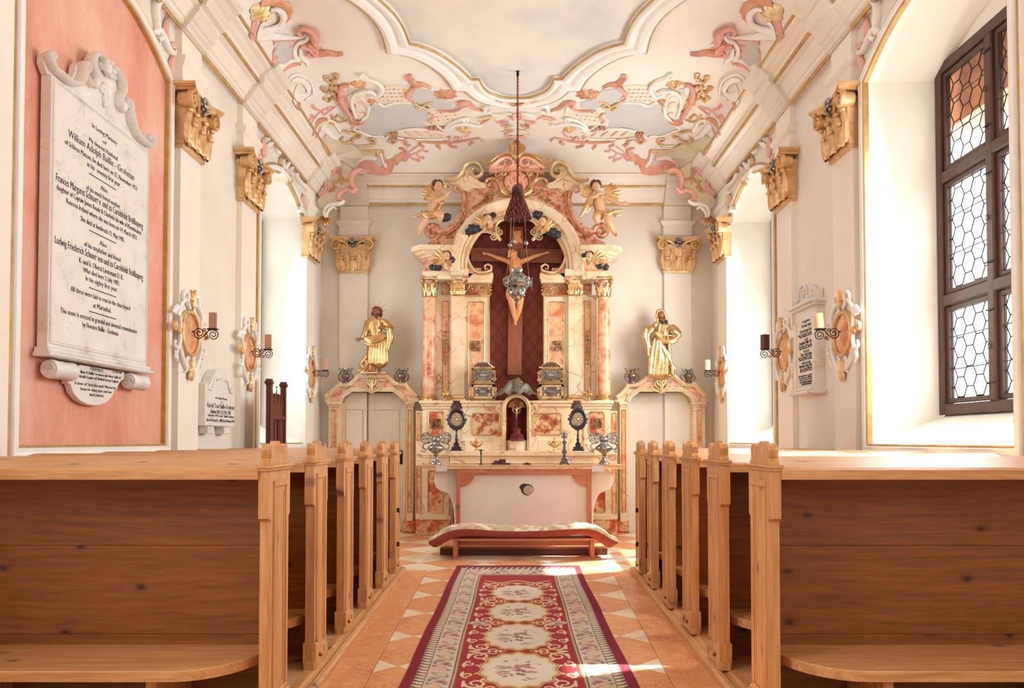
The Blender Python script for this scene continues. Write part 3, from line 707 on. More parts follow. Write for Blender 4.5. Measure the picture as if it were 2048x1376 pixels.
def flat_capital(par, fr, c, h, z0, z1, W, mat='gold', deep=.09, big=True):
    """composite pilaster capital: tapered block, two ranks of acanthus, corner volutes, concave abacus, flower"""
    H = z1-z0; m = MB(fr)
    prof = [(0, 1.0), (.03, 1.10), (.06, 1.02), (.45, 1.05), (.68, 1.12), (.80, 1.22)]
    vs = []
    for t, k in prof:
        z = z0+H*t; e = h*k; d = W + deep*(.20+.3*t) if t > .05 else W+.02
        vs += [(c-e, z, -.01), (c-e, z, d), (c-e*.5, z, d+.012*k), (c+e*.5, z, d+.012*k), (c+e, z, d), (c+e, z, -.01)]
    m.add(vs, [(6*i+k, 6*i+k+1, 6*i+k+7, 6*i+k+6) for i in range(len(prof)-1) for k in range(5)] + [(0, 1, 2, 3, 4, 5)])
    m.build('bell', M[mat], par, 30, world=True)
    m = MB(fr); dd = W+deep*.35
    for k, (u, zz, l, wd) in enumerate([(-.72, .04, .36, .27), (0, .04, .36, .27), (.72, .04, .36, .27), (-.38, .06, .56, .25), (.38, .06, .56, .25)] + ([(-.95, .08, .52, .2), (.95, .08, .52, .2)] if big else [])):
        x = c+u*h; zb = z0+H*zz; d = dd + (.012 if k < 3 else .0)
        m.leaf([(x, zb, 0), (x+u*.02, zb+H*l*.6, 0), (x+u*h*.14, zb+H*l, 0)], wd*h*1.35, deep*.26, d, 2.5, .22, 20, curl=deep*.2); m.ball((x+u*h*.14, zb+H*l, d+deep*.32), (wd*h*.7, H*.045, deep*.2), 8, 6)
    m.build('acanthus', M[mat], par, 50, world=True)
    m = MB(fr)
    for s in (-1, 1):
        r = H*.145; cc = (c+s*h*1.12, z0+H*.76)
        volute(m, cc, r, s, r*.28, W+deep*.85); m.lathe([(0, 0), (r*.95, 0), (r*.95, .02), (0, .03)], (0, 0), 14) if False else None
        m.tube([(c+s*h*.18, z0+H*.70, W+deep*.6), (c+s*h*.5, z0+H*.84, W+deep*.8), (c+s*h*.95, z0+H*.90, W+deep*.9)], [r*.2, r*.32], 6)
        # rolled side of the volute
        m.tube([(cc[0], cc[1], W), (cc[0], cc[1], W+deep*.8)], [r*.8, r*.95], 12)
    m.build('volute', M[mat], par, 50, world=True)
    m = MB(fr); N = 10; top = []
    for i in range(N+1):
        t = i/N*2-1; top.append((c+t*h*1.45, W+deep*(1.25-.55*(1-t*t))))
    for za, zb, k in ((.885, .93, .94), (.93, .955, 1.0), (.955, 1.0, 1.04)):
        A = [(c+(u-c)*k, z0+H*za, d*k) for u, d in top]; B = [(c+(u-c)*k, z0+H*zb, d*k) for u, d in top]; n_ = len(A)
        vs = A+B+[(p[0], p[1], -.005) for p in A]+[(p[0], p[1], -.005) for p in B]
        m.add(vs, [(i, i+1, n_+i+1, n_+i) for i in range(N)] + [(n_+i, n_+i+1, 3*n_+i+1, 3*n_+i) for i in range(N)] + [(i+1, i, 2*n_+i, 2*n_+i+1) for i in range(N)] + [(0, n_, 3*n_, 2*n_), (N, 2*n_+N, 3*n_+N, n_+N)])
    m.build('abacus', M[mat], par, 25, world=True)
    m = MB(fr); zz = z0+H*.90
    if big:
        for q in range(6):
            a = q*PI/3; m.ball((c+.030*math.cos(a), zz+.030*math.sin(a), W+deep*.95), (.020, .020, .016), 7, 5)
        m.ball((c, zz, W+deep*1.1), .018, 8, 5)
        for k, (u, v) in enumerate(((-.12, -.13), (.10, -.15), (0, -.2), (.22, -.08), (-.25, -.07))): m.ball((c+u*h*1.4, zz+v*H, W+deep*.85), (.022, .018, .018), 7, 5)
        m.build('flower', M['silver'], par, 60, world=True)
    else:
        for q in range(5): a = q*PI*.4; m.ball((c+.012*math.cos(a), zz+.012*math.sin(a), W+deep), .009, 6, 4)
        m.build('flower', M[mat], par, 60, world=True)
YR = 11.38
alt = thing('high_altar', 'tall marbled and gilded high altar with columns and arch against the back wall', 'altar', (0, 11.6, 0))
for s in (-1, 1):
    # ---- socle and pedestals
    F = mir(YR, s); m = MB(F)
    pbox(m, 831, 1039, 905, 1071, YR, -.61, .0)
    pbox(m, 843, 1041, 900, 1071, YR, -.3, .03, .008); m.build('plinth', M['marble_red'], alt, 0, world=True)
    m = MB(F); pbox(m, 831, 822, 905, 1040, YR, -.61, -.04); pbox(m, 845, 816, 898, 1036, YR, -.3, .0); m.build('pedestal', M['marble_cream'], alt, 0, world=True)
    for (a, b, c, d, e) in ((838, 801, 905, 807, .07), (841, 807, 903, 812, .045), (843, 812, 901, 818, .02), (832, 905, 905, 909, .0), (843, 903, 901, 911, .03), (845, 911, 899, 915, .015), (841, 1030, 902, 1040, .02), (832, 1034, 905, 1041, -.02)):
        pbox(MB(F), a, b, c, d, YR, -.3, e, .004).build('pedestal_moulding', M['marble_cream'], alt, 0, world=True)
    panel(alt, F, pxb(857, 824, 888, 870, YR), 'marble_red', .0, .02); panel(alt, F, pxb(856, 941, 886, 1024, YR), 'marble_red', .0, .012)
    panel(alt, F, pxb(833, 932, 842, 1025, YR+.04), 'marble_rose', -.04, .006); panel(alt, F, pxb(833, 826, 842, 880, YR+.04), 'marble_rose', -.04, .008)
    panel(alt, F, pxb(902, 852, 912, 880, YR+.04), 'marble_red', -.035, .006)
    # ---- predella between the pedestals and the tabernacle
    m = MB(F); pbox(m, 925, 812, 1012, 882, YR, -.5, .06); pbox(m, 898, 818, 930, 905, YR, -.5, -.02); pbox(m, 930, 880, 1012, 903, YR, -.5, .12, .006); m.build('predella', M['marble_cream'], alt, 0, world=True)
    m = MB(F); pbox(m, 920, 801, 1008, 806, YR, -.4, .13, .004); pbox(m, 923, 806, 1008, 813, YR, -.4, .10, .006); m.build('predella_moulding', M['marble_cream'], alt, 0, world=True)
    panel(alt, F, pxb(943, 827, 999, 870, YR-.06), 'marble_brown', .06, .022)
    # ---- column
    Yc = 11.50; cx = AY(858.5, 700, Yc)[0]*(-s); zc = lambda py: AY(858.5, py, Yc)[1]
    sh = [(.088, zc(791)), (.092, zc(760)), (.092, zc(700)), (.088, zc(650)), (.080, zc(594))]
    co = MB().lathe(sh, (cx, Yc), 28).build('column', M['marble_rose'], alt, 60, world=True)
    zb = zc(801); m = MB().lathe([(.108, zb), (.108, zb+.012), (.100, zb+.018), (.108, zb+.032), (.102, zb+.045), (.092, zb+.05), (.100, zb+.060), (.096, zb+.072), (.088, zb+.078)], (cx, Yc), 28)
    m.box(cx-.115, cx+.115, Yc-.115, Yc+.1, zb-.02, zb); m.build('gilt_base', M['gold'], alt, 40, world=True)
    z0, z1 = zc(595), zc(555); H = z1-z0; m = MB().lathe([(.080, z0-.008), (.090, z0), (.082, z0+.01), (.084, z0+H*.5), (.105, z0+H*.8)], (cx, Yc), 20); m.build('bell', M['gold_rose'], alt, 40, world=True)
    m = MB()
    for k in range(8):
        for row, (zz, hh, r, ph) in enumerate(((.02, .42, .088, 0), (.2, .45, .094, .5))):
            q = (k+ph)*PI/4; cc, sn = math.cos(q), math.sin(q)
            mm = MB(lambda u, v, w: (cx+(r+w)*cc-u*sn, Yc+(r+w)*sn+u*cc, v)); mm.leaf([(0, z0+H*zz, 0), (0, z0+H*(zz+hh*.7), 0), (0, z0+H*(zz+hh), 0)], .034, .012, 0, 2.5, .2, 14, curl=.016); mm.ball((0, z0+H*(zz+hh), .022), (.02, .012, .010), 7, 5)
            m.add(mm.v, mm.f)
    m.build('acanthus', M['gold'], alt, 50, world=True)
    m = MB()
    for k in range(4):
        q = PI/4+k*PI/2; cc, sn = math.cos(q), math.sin(q); mm = MB(lambda u, v, w: (cx+(.09+u)*cc-w*sn, Yc+(.09+u)*sn+w*cc, v))
        mm.tube(spiral((.040, z0+H*.74), .030, 1.5, PI/2, -1, .15, 20), [.010, .005], 6, 1.8); m.add(mm.v, mm.f)
    for k in range(4):
        q = k*PI/2; m.ball((cx+.10*math.cos(q), Yc+.10*math.sin(q), z0+H*.93), .018, 7, 5)
    m.build('volute', M['gold'], alt, 50, world=True)
    a = .125; N = 6; top = []
    for k in range(4):
        q = PI/4+k*PI/2
        for i in range(N):
            t = i/N; q2 = q + t*PI/2; r = a*1.28*(1-.32*math.sin(PI*t)); top.append((cx+r*math.cos(q2), Yc+r*math.sin(q2)))
    MB().plate(top, z0+H*.88, z1, .006).build('abacus', M['gold'], alt, 30, world=True)
    # ---- pilasters beside the altarpiece
    F2 = mir(11.56, s); m = MB(F2); pbox(m, 872, 590, 903, 801, 11.56, -.3, -.05); m.build('recessed_pilaster', M['marble_cream'], alt, 0, world=True)
    panel(alt, F2, pxb(885, 603, 897, 782, 11.61), 'marble_rose', -.048, .006, .005); panel(alt, F2, pxb(883, 567, 899, 589, 11.61), 'marble_red', -.048, .004, .004)
    m = MB(F2); pbox(m, 902, 591, 929, 801, 11.56, -.3, .0); m.build('pilaster', M['marble_cream'], alt, 0, world=True)
    m = MB(F2); pbox(m, 898, 797, 932, 802, 11.56, -.2, .035, .004); pbox(m, 900, 790, 930, 797, 11.56, -.2, .02, .008); m.build('gilt_base', M['gold'], alt, 0, world=True)
    x0, zz0 = AY(902, 592, 11.56); x1, zz1 = AY(929, 557, 11.56)
    flat_capital(alt, F2, (x0+x1)/2, (x1-x0)/2, zz0, zz1, 0, 'gold', .06, False)
    F3 = mir(11.62, s); m = MB(F3); pbox(m, 928, 592, 979, 801, 11.62, -.25, .0); m.build('inner_pilaster', M['marble_cream'], alt, 0, world=True)
    panel(alt, F3, pxb(937, 604, 969, 796, 11.62), 'marble_rose', .0, .02)
    m = MB(F3); pbox(m, 928, 590, 981, 593, 11.62, -.2, .02, .004); pbox(m, 928, 563, 981, 566, 11.62, -.2, .02, .004)
    m.sweep([(AY(979, 600, 11.62)[0], AY(979, 801, 11.62)[1]), AY(979, 592, 11.62)], [(0, 0), (.0, .012), (.01, .012), (.01, 0)]); m.build('gilt_line', M['gold'], alt, 0, world=True)
    m = MB(F3); pbox(m, 928, 565, 981, 591, 11.62, -.25, .004); m.build('frieze', M['marble_red'], alt, 0, world=True)
    b = pxb(929, 566, 980, 590, 11.62); m = MB(F3); hh = (b[3]-b[1])/2; zc_ = (b[1]+b[3])/2
    for k in range(5):
        u = b[0]+(k+.5)*(b[2]-b[0])/5
        for sg in (-1, 1): m.tube(spiral((u, zc_+sg*hh*.45), hh*.42, 1.3, PI/2*sg+k, sg*(1 if k % 2 else -1), .2, 16, .012), [.007, .004], 5)
        m.ball((u, zc_, .014), (.012, .012, .008), 6, 4)
    m.tube([(b[0], zc_, .012), (b[2], zc_, .012)], .004, 5); m.build('gilt_tracery', M['gold'], alt, 60, world=True)
    m = MB(F3)                                   # carved edge beside the picture
    for k in range(9):
        u, v = AY(982, 532+k*7, 11.62); volute(m, (u, v), .014, 1 if k % 2 else -1, .007, .01)
    m.build('carved_edge', M['gold'], alt, 60, world=True)
    # small square openwork ornament, hanging flowers
    m = MB(F3); u, v = AY(951, 692, 11.62)
    for a_ in (-1, 1):
        for b_ in (-1, 1): m.tube(spiral((u+a_*.032, v+b_*.032), .026, 1.3, 0, a_*b_, .2, 14, .016), [.008, .005], 5)
        m.tube([(u+a_*.066, v-.062, .014), (u+a_*.066, v+.062, .014)], .005, 5); m.tube([(u-.062, v+a_*.066, .014), (u+.062, v+a_*.066, .014)], .005, 5)
    m.ball((u, v, .02), .014, 7, 5); m.build('square_ornament', M['brass_box'], alt, 50, world=True)
    m = MB(F); u, v = AY(872, 847, YR)
    for a_ in (-1, 1):
        for b_ in (-1, 1): m.tube(spiral((u+a_*.032, v+b_*.032), .026, 1.3, 0, a_*b_, .2, 14, .014), [.008, .005], 5)
        m.tube([(u+a_*.062, v-.058, .012), (u+a_*.062, v+.058, .012)], .005, 5); m.tube([(u-.058, v+a_*.062, .012), (u+.058, v+a_*.062, .012)], .005, 5)
    m.ball((u, v, .018), .014, 7, 5); m.build('square_ornament', M['brass_box'], alt, 50, world=True)
    m = MB(F2)
    for k in range(9):
        u, v = AY(891, 664+k*8, 11.6); r = .026-.002*abs(k-4)*1.6
        for q in range(5): m.ball((u+r*.7*math.cos(q*1.256+k), v+r*.7*math.sin(q*1.256+k), -.02), (r*.45, r*.45, .014), 6, 4)
        m.ball((u, v, -.008), (r*.4, r*.4, .012), 6, 4)
    m.build('flower_drop', M['gold'], alt, 60, world=True)
    # ---- entablature
    m = MB(mir(11.38, s)); pbox(m, 899, 538, 936, 550, 11.38, -.4, .06, .004); m.build('arch_springer', M['marble_cream'], alt, 0, world=True)
    FE = mir(11.45, s); m = MB(FE)
    pbox(m, 848, 549, 902, 558, 11.45, -.4, .06, .006); pbox(m, 845, 541, 903, 550, 11.45, -.4, .10, .012); pbox(m, 905, 556, 984, 565, 11.45, -.2, -.06, .006); pbox(m, 903, 545, 986, 557, 11.45, -.2, -.02, .012)
    m.build('architrave', M['marble_cream'], alt, 0, world=True)
    m = MB(FE); pbox(m, 850, 518, 900, 542, 11.45, -.4, .04); pbox(m, 900, 524, 930, 546, 11.45, -.3, -.06); pbox(m, 931, 536, 962, 549, 11.45, -.3, -.04); m.build('frieze', M['marble_pink'], alt, 0, world=True)
    xa, _ = AY(905, 500, 11.2); m = MB(FE)
    for (a_, y0, y1, d) in ((842, 512, 519, .09), (836, 506, 513, .15), (828, 498, 507, .21), (819, 489, 499, .28)):
        u0 = AY(a_, y1, 11.45-d); t = AY(a_, y0, 11.45-d); wz = .14
        poly = [(u0[0], -.4), (u0[0], d-wz), (u0[0]+wz, d), (xa, d-.02), (xa, -.4)]
        n_ = len(poly); m.add([(x, u0[1], w) for x, w in poly]+[(x, t[1], w) for x, w in poly], [tuple(range(n_))[::-1], tuple(range(n_, 2*n_))]+[(i, (i+1) % n_, n_+(i+1) % n_, n_+i) for i in range(n_)])
    m.build('cornice', M['marble_cream'], alt, 0, world=True)
# ---- arch
YA = 11.38; ccx, ccz = AY(1033, 532, YA); px = 1/FPX*YA
def arc(r, a0, a1, n=48): return [(ccx+r*px*math.cos(a0+(a1-a0)*i/n), ccz+r*px*math.sin(a0+(a1-a0)*i/n)) for i in range(n+1)]
e = .10
FA = mir(YA); A, B = arc(135, PI+e, -e), arc(113, PI+e, -e)
MB(FA).loft(A, B, [(0, -.4), (0, .09), (.15, .11), (.85, .08), (1, .05), (1, -.3)]).build('arch', M['marble_cream'], alt, 30, world=True)
A, B = arc(113, PI+e, -e), arc(99, PI+e, -e)
MB(FA).loft(A, B, [(0, -.1), (0, .03), (.2, .045), (.35, .01), (.5, .01), (.6, -.03), (.8, -.03), (1, -.08), (1, -.1)]).build('arch_moulding', M['marble_cream'], alt, 30, world=True)
for r in (114, 105, 99): MB(FA).tube([(x, z, .045 if r > 110 else .0 if r > 100 else -.07) for x, z in arc(r, PI+e, -e)], .006, 5).build('gilt_line', M['gold'], alt, world=True)
# ---- trefoil screen
YT = 11.47
tre = [(560, 1312), (600, 1300), (548, 1232), (525, 1150), (530, 1070), (562, 990), (620, 945), (700, 935), (770, 960), (832, 1015), (800, 965), (786, 905), (802, 855), (860, 822), (930, 810), (978, 808)]
TL = P2(tre, YT, c2); k0, k1 = TL[:2], TL[1:]
LA = smooth(k1[:9], 26); LB = smooth(k1[8:], 20)
half = LA+LB[1:]; full = half+[(-x, z) for x, z in half[::-1][1:]]
cc = AY(1033, 532, YT); R = 112/FPX*YT; n_ = len(full); z_lo = AY(1033, 547, YT)[1]
ring = []
for i in range(n_):
    a = PI+.30-(PI+.60)*i/(n_-1); x, z = cc[0]+R*math.cos(a), cc[1]+R*math.sin(a); ring.append((x, z))
MB(mir(YT)).loft(ring, full, [(0, -.03), (0, .0), (1, .0), (1, -.05)]).build('trefoil_screen', M['marble_pink'], alt, 0, world=True)
for s in (-1, 1):
    F = mir(YT, s); m = MB(F)
    for L in (LA, LB): m.tube(z3(L, .015), .021, 8, .8)
    m.build('trefoil_frame', M['gold_pale'], alt, 50, world=True)
    m = MB(F)
    for (zx, zy, r, sg) in ((765, 985, 38, 1), (822, 940, 38, -1)):
        u, v = AY(*c2(zx, zy), YT); m = MB(F); volute(m, (u, v), r/4.586*px, sg, .014, .03); m.build('trefoil_scroll', M['gold_pale'], alt, 50, world=True)
    m = MB(F); m.tube(z3(P2([(600, 1300), (640, 1312), (700, 1305), (745, 1290), (748, 1255), (715, 1235), (685, 1250), (690, 1280), (715, 1275)], YT, c2), .03), [.016, .02, .014, .008], 7)
    m.build('trefoil_scroll', M['gold_pale'], alt, 50, world=True)
    m = MB(F)
    m.leaf(z3(P2([(540, 1300), (510, 1240), (505, 1160)], YT, c2)), .03, .02, 0, 4, .4, 14); m.leaf(z3(P2([(620, 1325), (700, 1318), (760, 1300)], YT, c2)), .022, .02, .01, 5, .4, 16)
    m.build('gilt_leaf', M['gold'], alt, 50, world=True)
m = MB(mir(11.86)); pbox(m, 925, 425, 1141, 806, 11.86, -.03, .0); m.build('damask_lining', M['red_damask'], alt, 0, world=True)
m = MB(mir(12.0)); pbox(m, 925, 425, 1141, 806, 11.97, -.03, .0)
# ---- attic above the arch
YB = 11.50
for s in (-1, 1):
    F = mir(YB, s)
    out = [(978, 330), (900, 350), (820, 400), (740, 470), (690, 510), (640, 515), (580, 490), (540, 460), (500, 480), (505, 560), (510, 660), (480, 770), (400, 880), (300, 945), (250, 990), (170, 1030), (150, 1060), (330, 1085)]
    o = P2(out, YB, c2); a_ = arc(128, PI+.12, PI/2, 24); o += [(x*YB/YA, (z-EYE)*YB/YA+EYE) for x, z in a_]
    MB(F).plate(o, -.38, .0).build('attic', M['marble_pink'], alt, 0, world=True)
    m = MB(F)
    sp = [(p[0], p[1]) for p in spiral(AY(*c2(205, 940), YB), 68/4.586*px, 1.7, 0, 1, .12, 30)][::-1]
    L = sp + smooth(P2([(290, 940), (345, 925), (405, 875), (462, 795), (492, 700), (492, 620), (478, 570), (450, 530), (415, 530), (405, 560), (430, 580), (450, 565)], YB, c2), 34)
    m.tube([(x, z, .035) for x, z in L], [.012, .028, .040, .044, .040, .032, .016], 8, 1.5); m.build('volute_bracket', M['marble_pink'], alt, 50, world=True)
    m = MB(F)
    m.tube([(p[0], p[1], .075) for p in spiral(AY(*c2(205, 940), YB), 88/4.586*px, 2.0, .2, 1, .15, 40)], .007, 5)
    L2 = smooth(P2([(300, 965), (360, 950), (430, 895), (492, 805), (522, 700), (522, 620), (545, 575), (590, 545), (630, 550), (640, 580)], YB, c2), 40)
    m.tube([(x, z, .03) for x, z in L2], .010, 6); m.build('gilt_line', M['gold'], alt, world=True)
    m = MB(F)
    L3 = smooth(P2([(318, 468), (360, 472), (430, 455), (480, 405), (505, 350), (550, 318), (605, 312), (650, 345), (662, 395), (640, 432), (598, 440), (570, 412), (572, 378), (600, 362), (622, 378), (618, 400)], YB, c2), 60)
    m.tube([(x, z, .05) for x, z in L3], [.024, .028, .030, .028, .026, .024, .018, .010], 8, 2.4); m.build('scroll_cornice', M['gold_pale'], alt, 50, world=True)
    m = MB(F); o = P2([(350, 490), (430, 478), (495, 430), (525, 370), (570, 345), (600, 445), (640, 480), (700, 500), (690, 540), (600, 545), (560, 580), (500, 560), (440, 520)], YB, c2)
    m.plate(o, -.2, .035).build('scroll_block', M['marble_cream'], alt, 0, world=True)
    # crest scrolls and finial
    YO, YB = YB, 11.28; F = mir(YB, s)
    m = MB(F); m.tube(z3(smooth(P2([(720, 352), (770, 318), (830, 270), (895, 250), (940, 275), (935, 320), (895, 332), (868, 305), (880, 275), (908, 285)], YB, c2), 34), .0), [.030, .036, .030, .024, .016, .008], 8, 1.4)
    m.plate(P2([(720, 338), (790, 312), (850, 322), (900, 300), (978, 285), (978, 322), (900, 340), (800, 350), (722, 362)], YB, c2), -.35, -.01); m.build('crest_scroll', M['marble_pink'], alt, 50, world=True)
    m = MB(F); m.leaf(z3(P2([(690, 320), (740, 300), (810, 250), (880, 228), (950, 245)], YB, c2)), .020, .02, .03, 7, .4, 22)
    m.tube(z3(smooth(P2([(735, 305), (700, 300), (668, 295), (672, 268), (700, 262), (708, 280), (695, 288)], YB, c2), 16), .03), [.010, .014, .006], 6)
    m.tube(z3(smooth(P2([(760, 262), (830, 235), (890, 225), (945, 245), (958, 290)], YB, c2), 20), .045), .009, 6)
    m.tube(z3(smooth(P2([(975, 262), (930, 225), (903, 180), (905, 148), (930, 140), (945, 165), (925, 180)], YB, c2), 20), .04), [.016, .012, .006], 7)
    m.leaf(z3(P2([(955, 265), (935, 190), (955, 130), (975, 92)], YB, c2)), .05, .03, .02, 4, .35, 18)
    m.build('gilt_finial', M['gold'], alt, 50, world=True)
    YB = YO; F = mir(YB, s)
    # gilded scroll hugging the cartouche
    m = MB(F); L = smooth(P2([(905, 602), (850, 560), (828, 500), (800, 460), (745, 450), (700, 470), (695, 510), (722, 515), (735, 492)], YB, c2), 34)
    m.tube([(x, z, .03) for x, z in L], [.030, .034, .030, .020, .010], 8, .7); m.tube([(x, z, .052) for x, z in L], .006, 5)
    m.tube(z3(smooth(P2([(800, 455), (785, 420), (800, 385), (850, 370), (880, 400), (860, 425), (838, 405)], YB, c2), 22), .03), [.012, .018, .014, .006], 7)
    m.leaf(z3(P2([(835, 350), (900, 345), (978, 330)], YB, c2)), .022, .02, .03, 6, .4, 18)
    m.tube(z3(smooth(P2([(1000, 605), (900, 608), (820, 595), (795, 570), (815, 560)], YB, c2), 18), .03), [.012, .014, .008], 6)
    m.build('gilt_scroll', M['gold'], alt, 50, world=True)
    m = MB(F)
    for k, (zx, zy, r) in enumerate([(740, 555, 20), (725, 590, 26), (755, 590, 22), (700, 622, 24), (735, 628, 22), (668, 655, 20), (700, 660, 16), (640, 680, 17), (605, 700, 13), (580, 715, 10), (350, 965, 16), (380, 985, 13), (325, 955, 13), (345, 990, 10)]):
        u, v = AY(*c2(zx, zy), YB); r = r/4.586*px
        for q in range(5): m.ball((u+r*.6*math.cos(q*1.256+k), v+r*.6*math.sin(q*1.256+k), .012), (r*.45, r*.45, .014), 6, 4)
        m.ball((u, v, .022), (r*.35, r*.35, .012), 6, 4)
    m.build('flower_festoon', M['gold'], alt, 60, world=True)
m = MB(mir(YB)); cc = AY(*c2(974, 480), YB); rx, ry = 130/4.586*px, 118/4.586*px
m.lathe([(0, .045), (.5, .04), (.85, .02), (1, .0), (1, -.1)], (0, 0), 32); m.v = []; m.f = []
ov = [(cc[0]+rx*math.cos(q*PI/18), cc[1]+ry*math.sin(q*PI/18)) for q in range(36)]
vs = [(cc[0], cc[1], .05)]; 
for g, w_ in ((.5, .045), (.85, .025), (1, .0), (1, -.1)): vs += [(cc[0]+(x-cc[0])*g, cc[1]+(z-cc[1])*g, w_) for x, z in ov]
m.add(vs, [(0, 1+i, 1+(i+1) % 36) for i in range(36)]+[(1+r*36+i, 1+r*36+(i+1) % 36, 1+(r+1)*36+(i+1) % 36, 1+(r+1)*36+i) for r in range(3) for i in range(36)])
m.build('cartouche', M['marble_pink'], alt, 60, world=True)
m = MB(mir(YB)); m.tube([(x, z, .03) for x, z in ov+ov[:1]], .012, 6)
for k in range(36): m.ball((ov[k][0], ov[k][1], .04), .010, 6, 4)
m.build('gilt_rim', M['gold'], alt, 60, world=True)
# keystone wall piece behind the attic
# ---- tabernacle niche
YN = 11.18; F = mir(YN); nx, nz = AY(1033, 815, YN); r1 = 29/FPX*YN; r0 = 20.5/FPX*YN
zt = AY(1033, 816, YN)[1]; zb = AY(1033, 902, YN)[1]; zn = AY(1033, 881, YN)[1]
A = [(-r1, zb)]+[(-r1*math.cos(PI*i/16), zt+r1*math.sin(PI*i/16)) for i in range(17)]+[(r1, zb)]
B = [(-r0, zb)]+[(-r0*math.cos(PI*i/16), zt+r0*math.sin(PI*i/16)) for i in range(17)]+[(r0, zb)]
MB(F).loft(A, B, [(0, -.25), (0, .0), (.15, .03), (.45, .035), (.6, .01), (.85, .012), (1, .0), (1, -.28)]).build('tabernacle_arch', M['marble_cream'], alt, 35, world=True)
vs = [(r0*math.cos(PI+PI*k/10), zn, -.02+.2*math.sin(PI+PI*k/10)) for k in range(11)]+[(r0*math.cos(PI+PI*k/10), zt, -.02+.2*math.sin(PI+PI*k/10)) for k in range(11)]
vs += [(-r0*math.cos(PI*i/10)*math.sin(PI/2*j/5)*1.0, zt+r0*math.sin(PI*i/10)*math.sin(PI/2*j/5), -.02-.2*math.cos(PI/2*j/5)) for j in range(6) for i in range(11)]
fs = [(k, k+1, 12+k, 11+k) for k in range(10)]+[(22+j*11+i, 22+j*11+i+1, 22+(j+1)*11+i+1, 22+(j+1)*11+i) for j in range(5) for i in range(10)]
MB(F).add(vs, fs).build('niche_lining', M['niche_red'], alt, 60, world=True)
MB().lathe([(r0*1.0, zb), (r0*1.0, zn-.015), (r0*1.06, zn-.008), (r0*1.03, zn), (0, zn)], (0, YN+.08), 32).build('niche_drum', M['marble_cream'], alt, 40, world=True)
MB(F).shell((0, AY(1033, 814, YN)[1]), .128, PI/2, 3.3, 9, .035, -.045, .15).build('gilt_shell', M['gold'], alt, 60, world=True)
for s in (-1, 1):
    F = mir(YN+.05, s); m = MB(F)
    m.plate(P2([(985, 902), (985, 884), (992, 872), (1001, 862), (1005, 845), (1004, 830), (993, 822), (991, 812), (998, 806), (1009, 812), (1012, 902)], YN), -.2, .0, .006)
    m.build('scroll_buttress', M['marble_cream'], alt, 30, world=True)
    m = MB(F); volute(m, AY(997, 817, YN), .035, 1, .012, .0); m.build('buttress_scroll', M['marble_cream'], alt, 50, world=True)
    m = MB(F); m.plate(P2([(992, 873), (1003, 860), (1007, 845), (1007, 873)], YN), .0, .004); m.build('marble_inlay', M['marble_red'], alt, 0, world=True)
m = MB(mir(YR))
# ---- gradine and mensa
YG = 10.78; FG = mir(YG); m = MB(FG); pbox(m, 897, 902, 1191, 912, YG, -.6, .04, .006); pbox(m, 900, 912, 1188, 934, YG, -.6, .0); pbox(m, 898, 924, 1190, 927, YG, -.5, .012, .003); m.build('gradine', M['marble_cream'], alt, 0, world=True)
YM = 10.15; tab = thing('altar_table', 'wide altar table with whitewashed front and pine frame before the high altar', 'altar table', (.05, 10.5, 0))
zT = AY(1033, 930.5, YM)[1]; xl, xr = AY(845, 931, YM)[0], AY(1249, 931, YM)[0]
MB().box(xl, xr, YM-.02, YG-.002, zT-.022, zT).build('tabletop', M['pine_pale_x'], tab, 0, world=True)
MB().box(xl+.02, xr-.02, YM-.01, YG, zT-.045, zT-.022).build('slab_moulding', M['marble_cream'], tab, 0, world=True)
a, b = AY(912, 940, YM)[0], AY(1183, 940, YM)[0]
MB().box(a, a+.05, YM, YM+.06, .103, zT-.046).build('frame_post', M['rose_wood_z'], tab, 0, world=True)
MB().box(b-.05, b, YM, YM+.06, .103, zT-.046).build('frame_post', M['rose_wood_z'], tab, 0, world=True)
MB().box(a+.05, b-.05, YM, YM+.05, zT-.11, zT-.046).build('frame_rail', M['rose_wood_x'], tab, 0, world=True)
for s, x in ((-1, a+.05), (1, b-.05)):
    q = [(x, zT-.11), (x-s*.19, zT-.11), (x-s*.17, zT-.13), (x-s*.165, zT-.16)]+[(x-s*.15*math.cos(PI/2*k/6), zT-.165-.09*math.sin(PI/2*k/6)) for k in range(0, 7)]
    MB(lambda u, v, w: (u, YM+.05-w, v)).plate(q, 0, .045).build('corner_bracket', M['rose_wood_x'], tab, 0, world=True)
MB().box(a+.05, b-.05, YM+.055, YG-.01, .103, zT-.046).build('masonry_block', M['plaster_cream'], tab, 0, world=True)
# round relic stone over a black plate that paints the recess shade
hx, hz = AY(1056, 980, YM+.05); m = MB(lambda u, v, w: (u, YM+.055-w, v))
P = [(hx-.008+(.078+.03*(k in (7, 8)))*math.cos(k*PI/9), hz+.004+(.070+.02*(k in (6, 7)))*math.sin(k*PI/9)) for k in range(18)]
m.plate(P, -.005, .002).build('hole_shade', M['ebony'], tab, 0, world=True)
m = MB(lambda u, v, w: (u, YM+.055-w, v)); m.plate([(hx+.004+.062*math.cos(k*PI/10), hz-.002+.058*math.sin(k*PI/10)) for k in range(20)], -.0, .012, .006).build('relic_stone', M['stone'], tab, 30, world=True)
for s, x in ((-1, a), (1, b)):
    pts = [(0, zT-.046)]+[(u, zT-v) for u, v in ((.20, .046), (.265, .11), (.28, .21), (.24, .30), (.16, .335), (.11, .36), (.065, .44), (.035, .58), (.025, .88))]
    sm = smooth(pts[1:], 24); q = [(x, zT-.046)]+[(x+s*u, z) for u, z in sm]+[(x, .105)]
    MB(lambda u, v, w: (u, YM+.30-w, v)).plate(q, -.28, .16, .01).build('scroll_support', M['plaster_cream'], tab, 30, world=True)
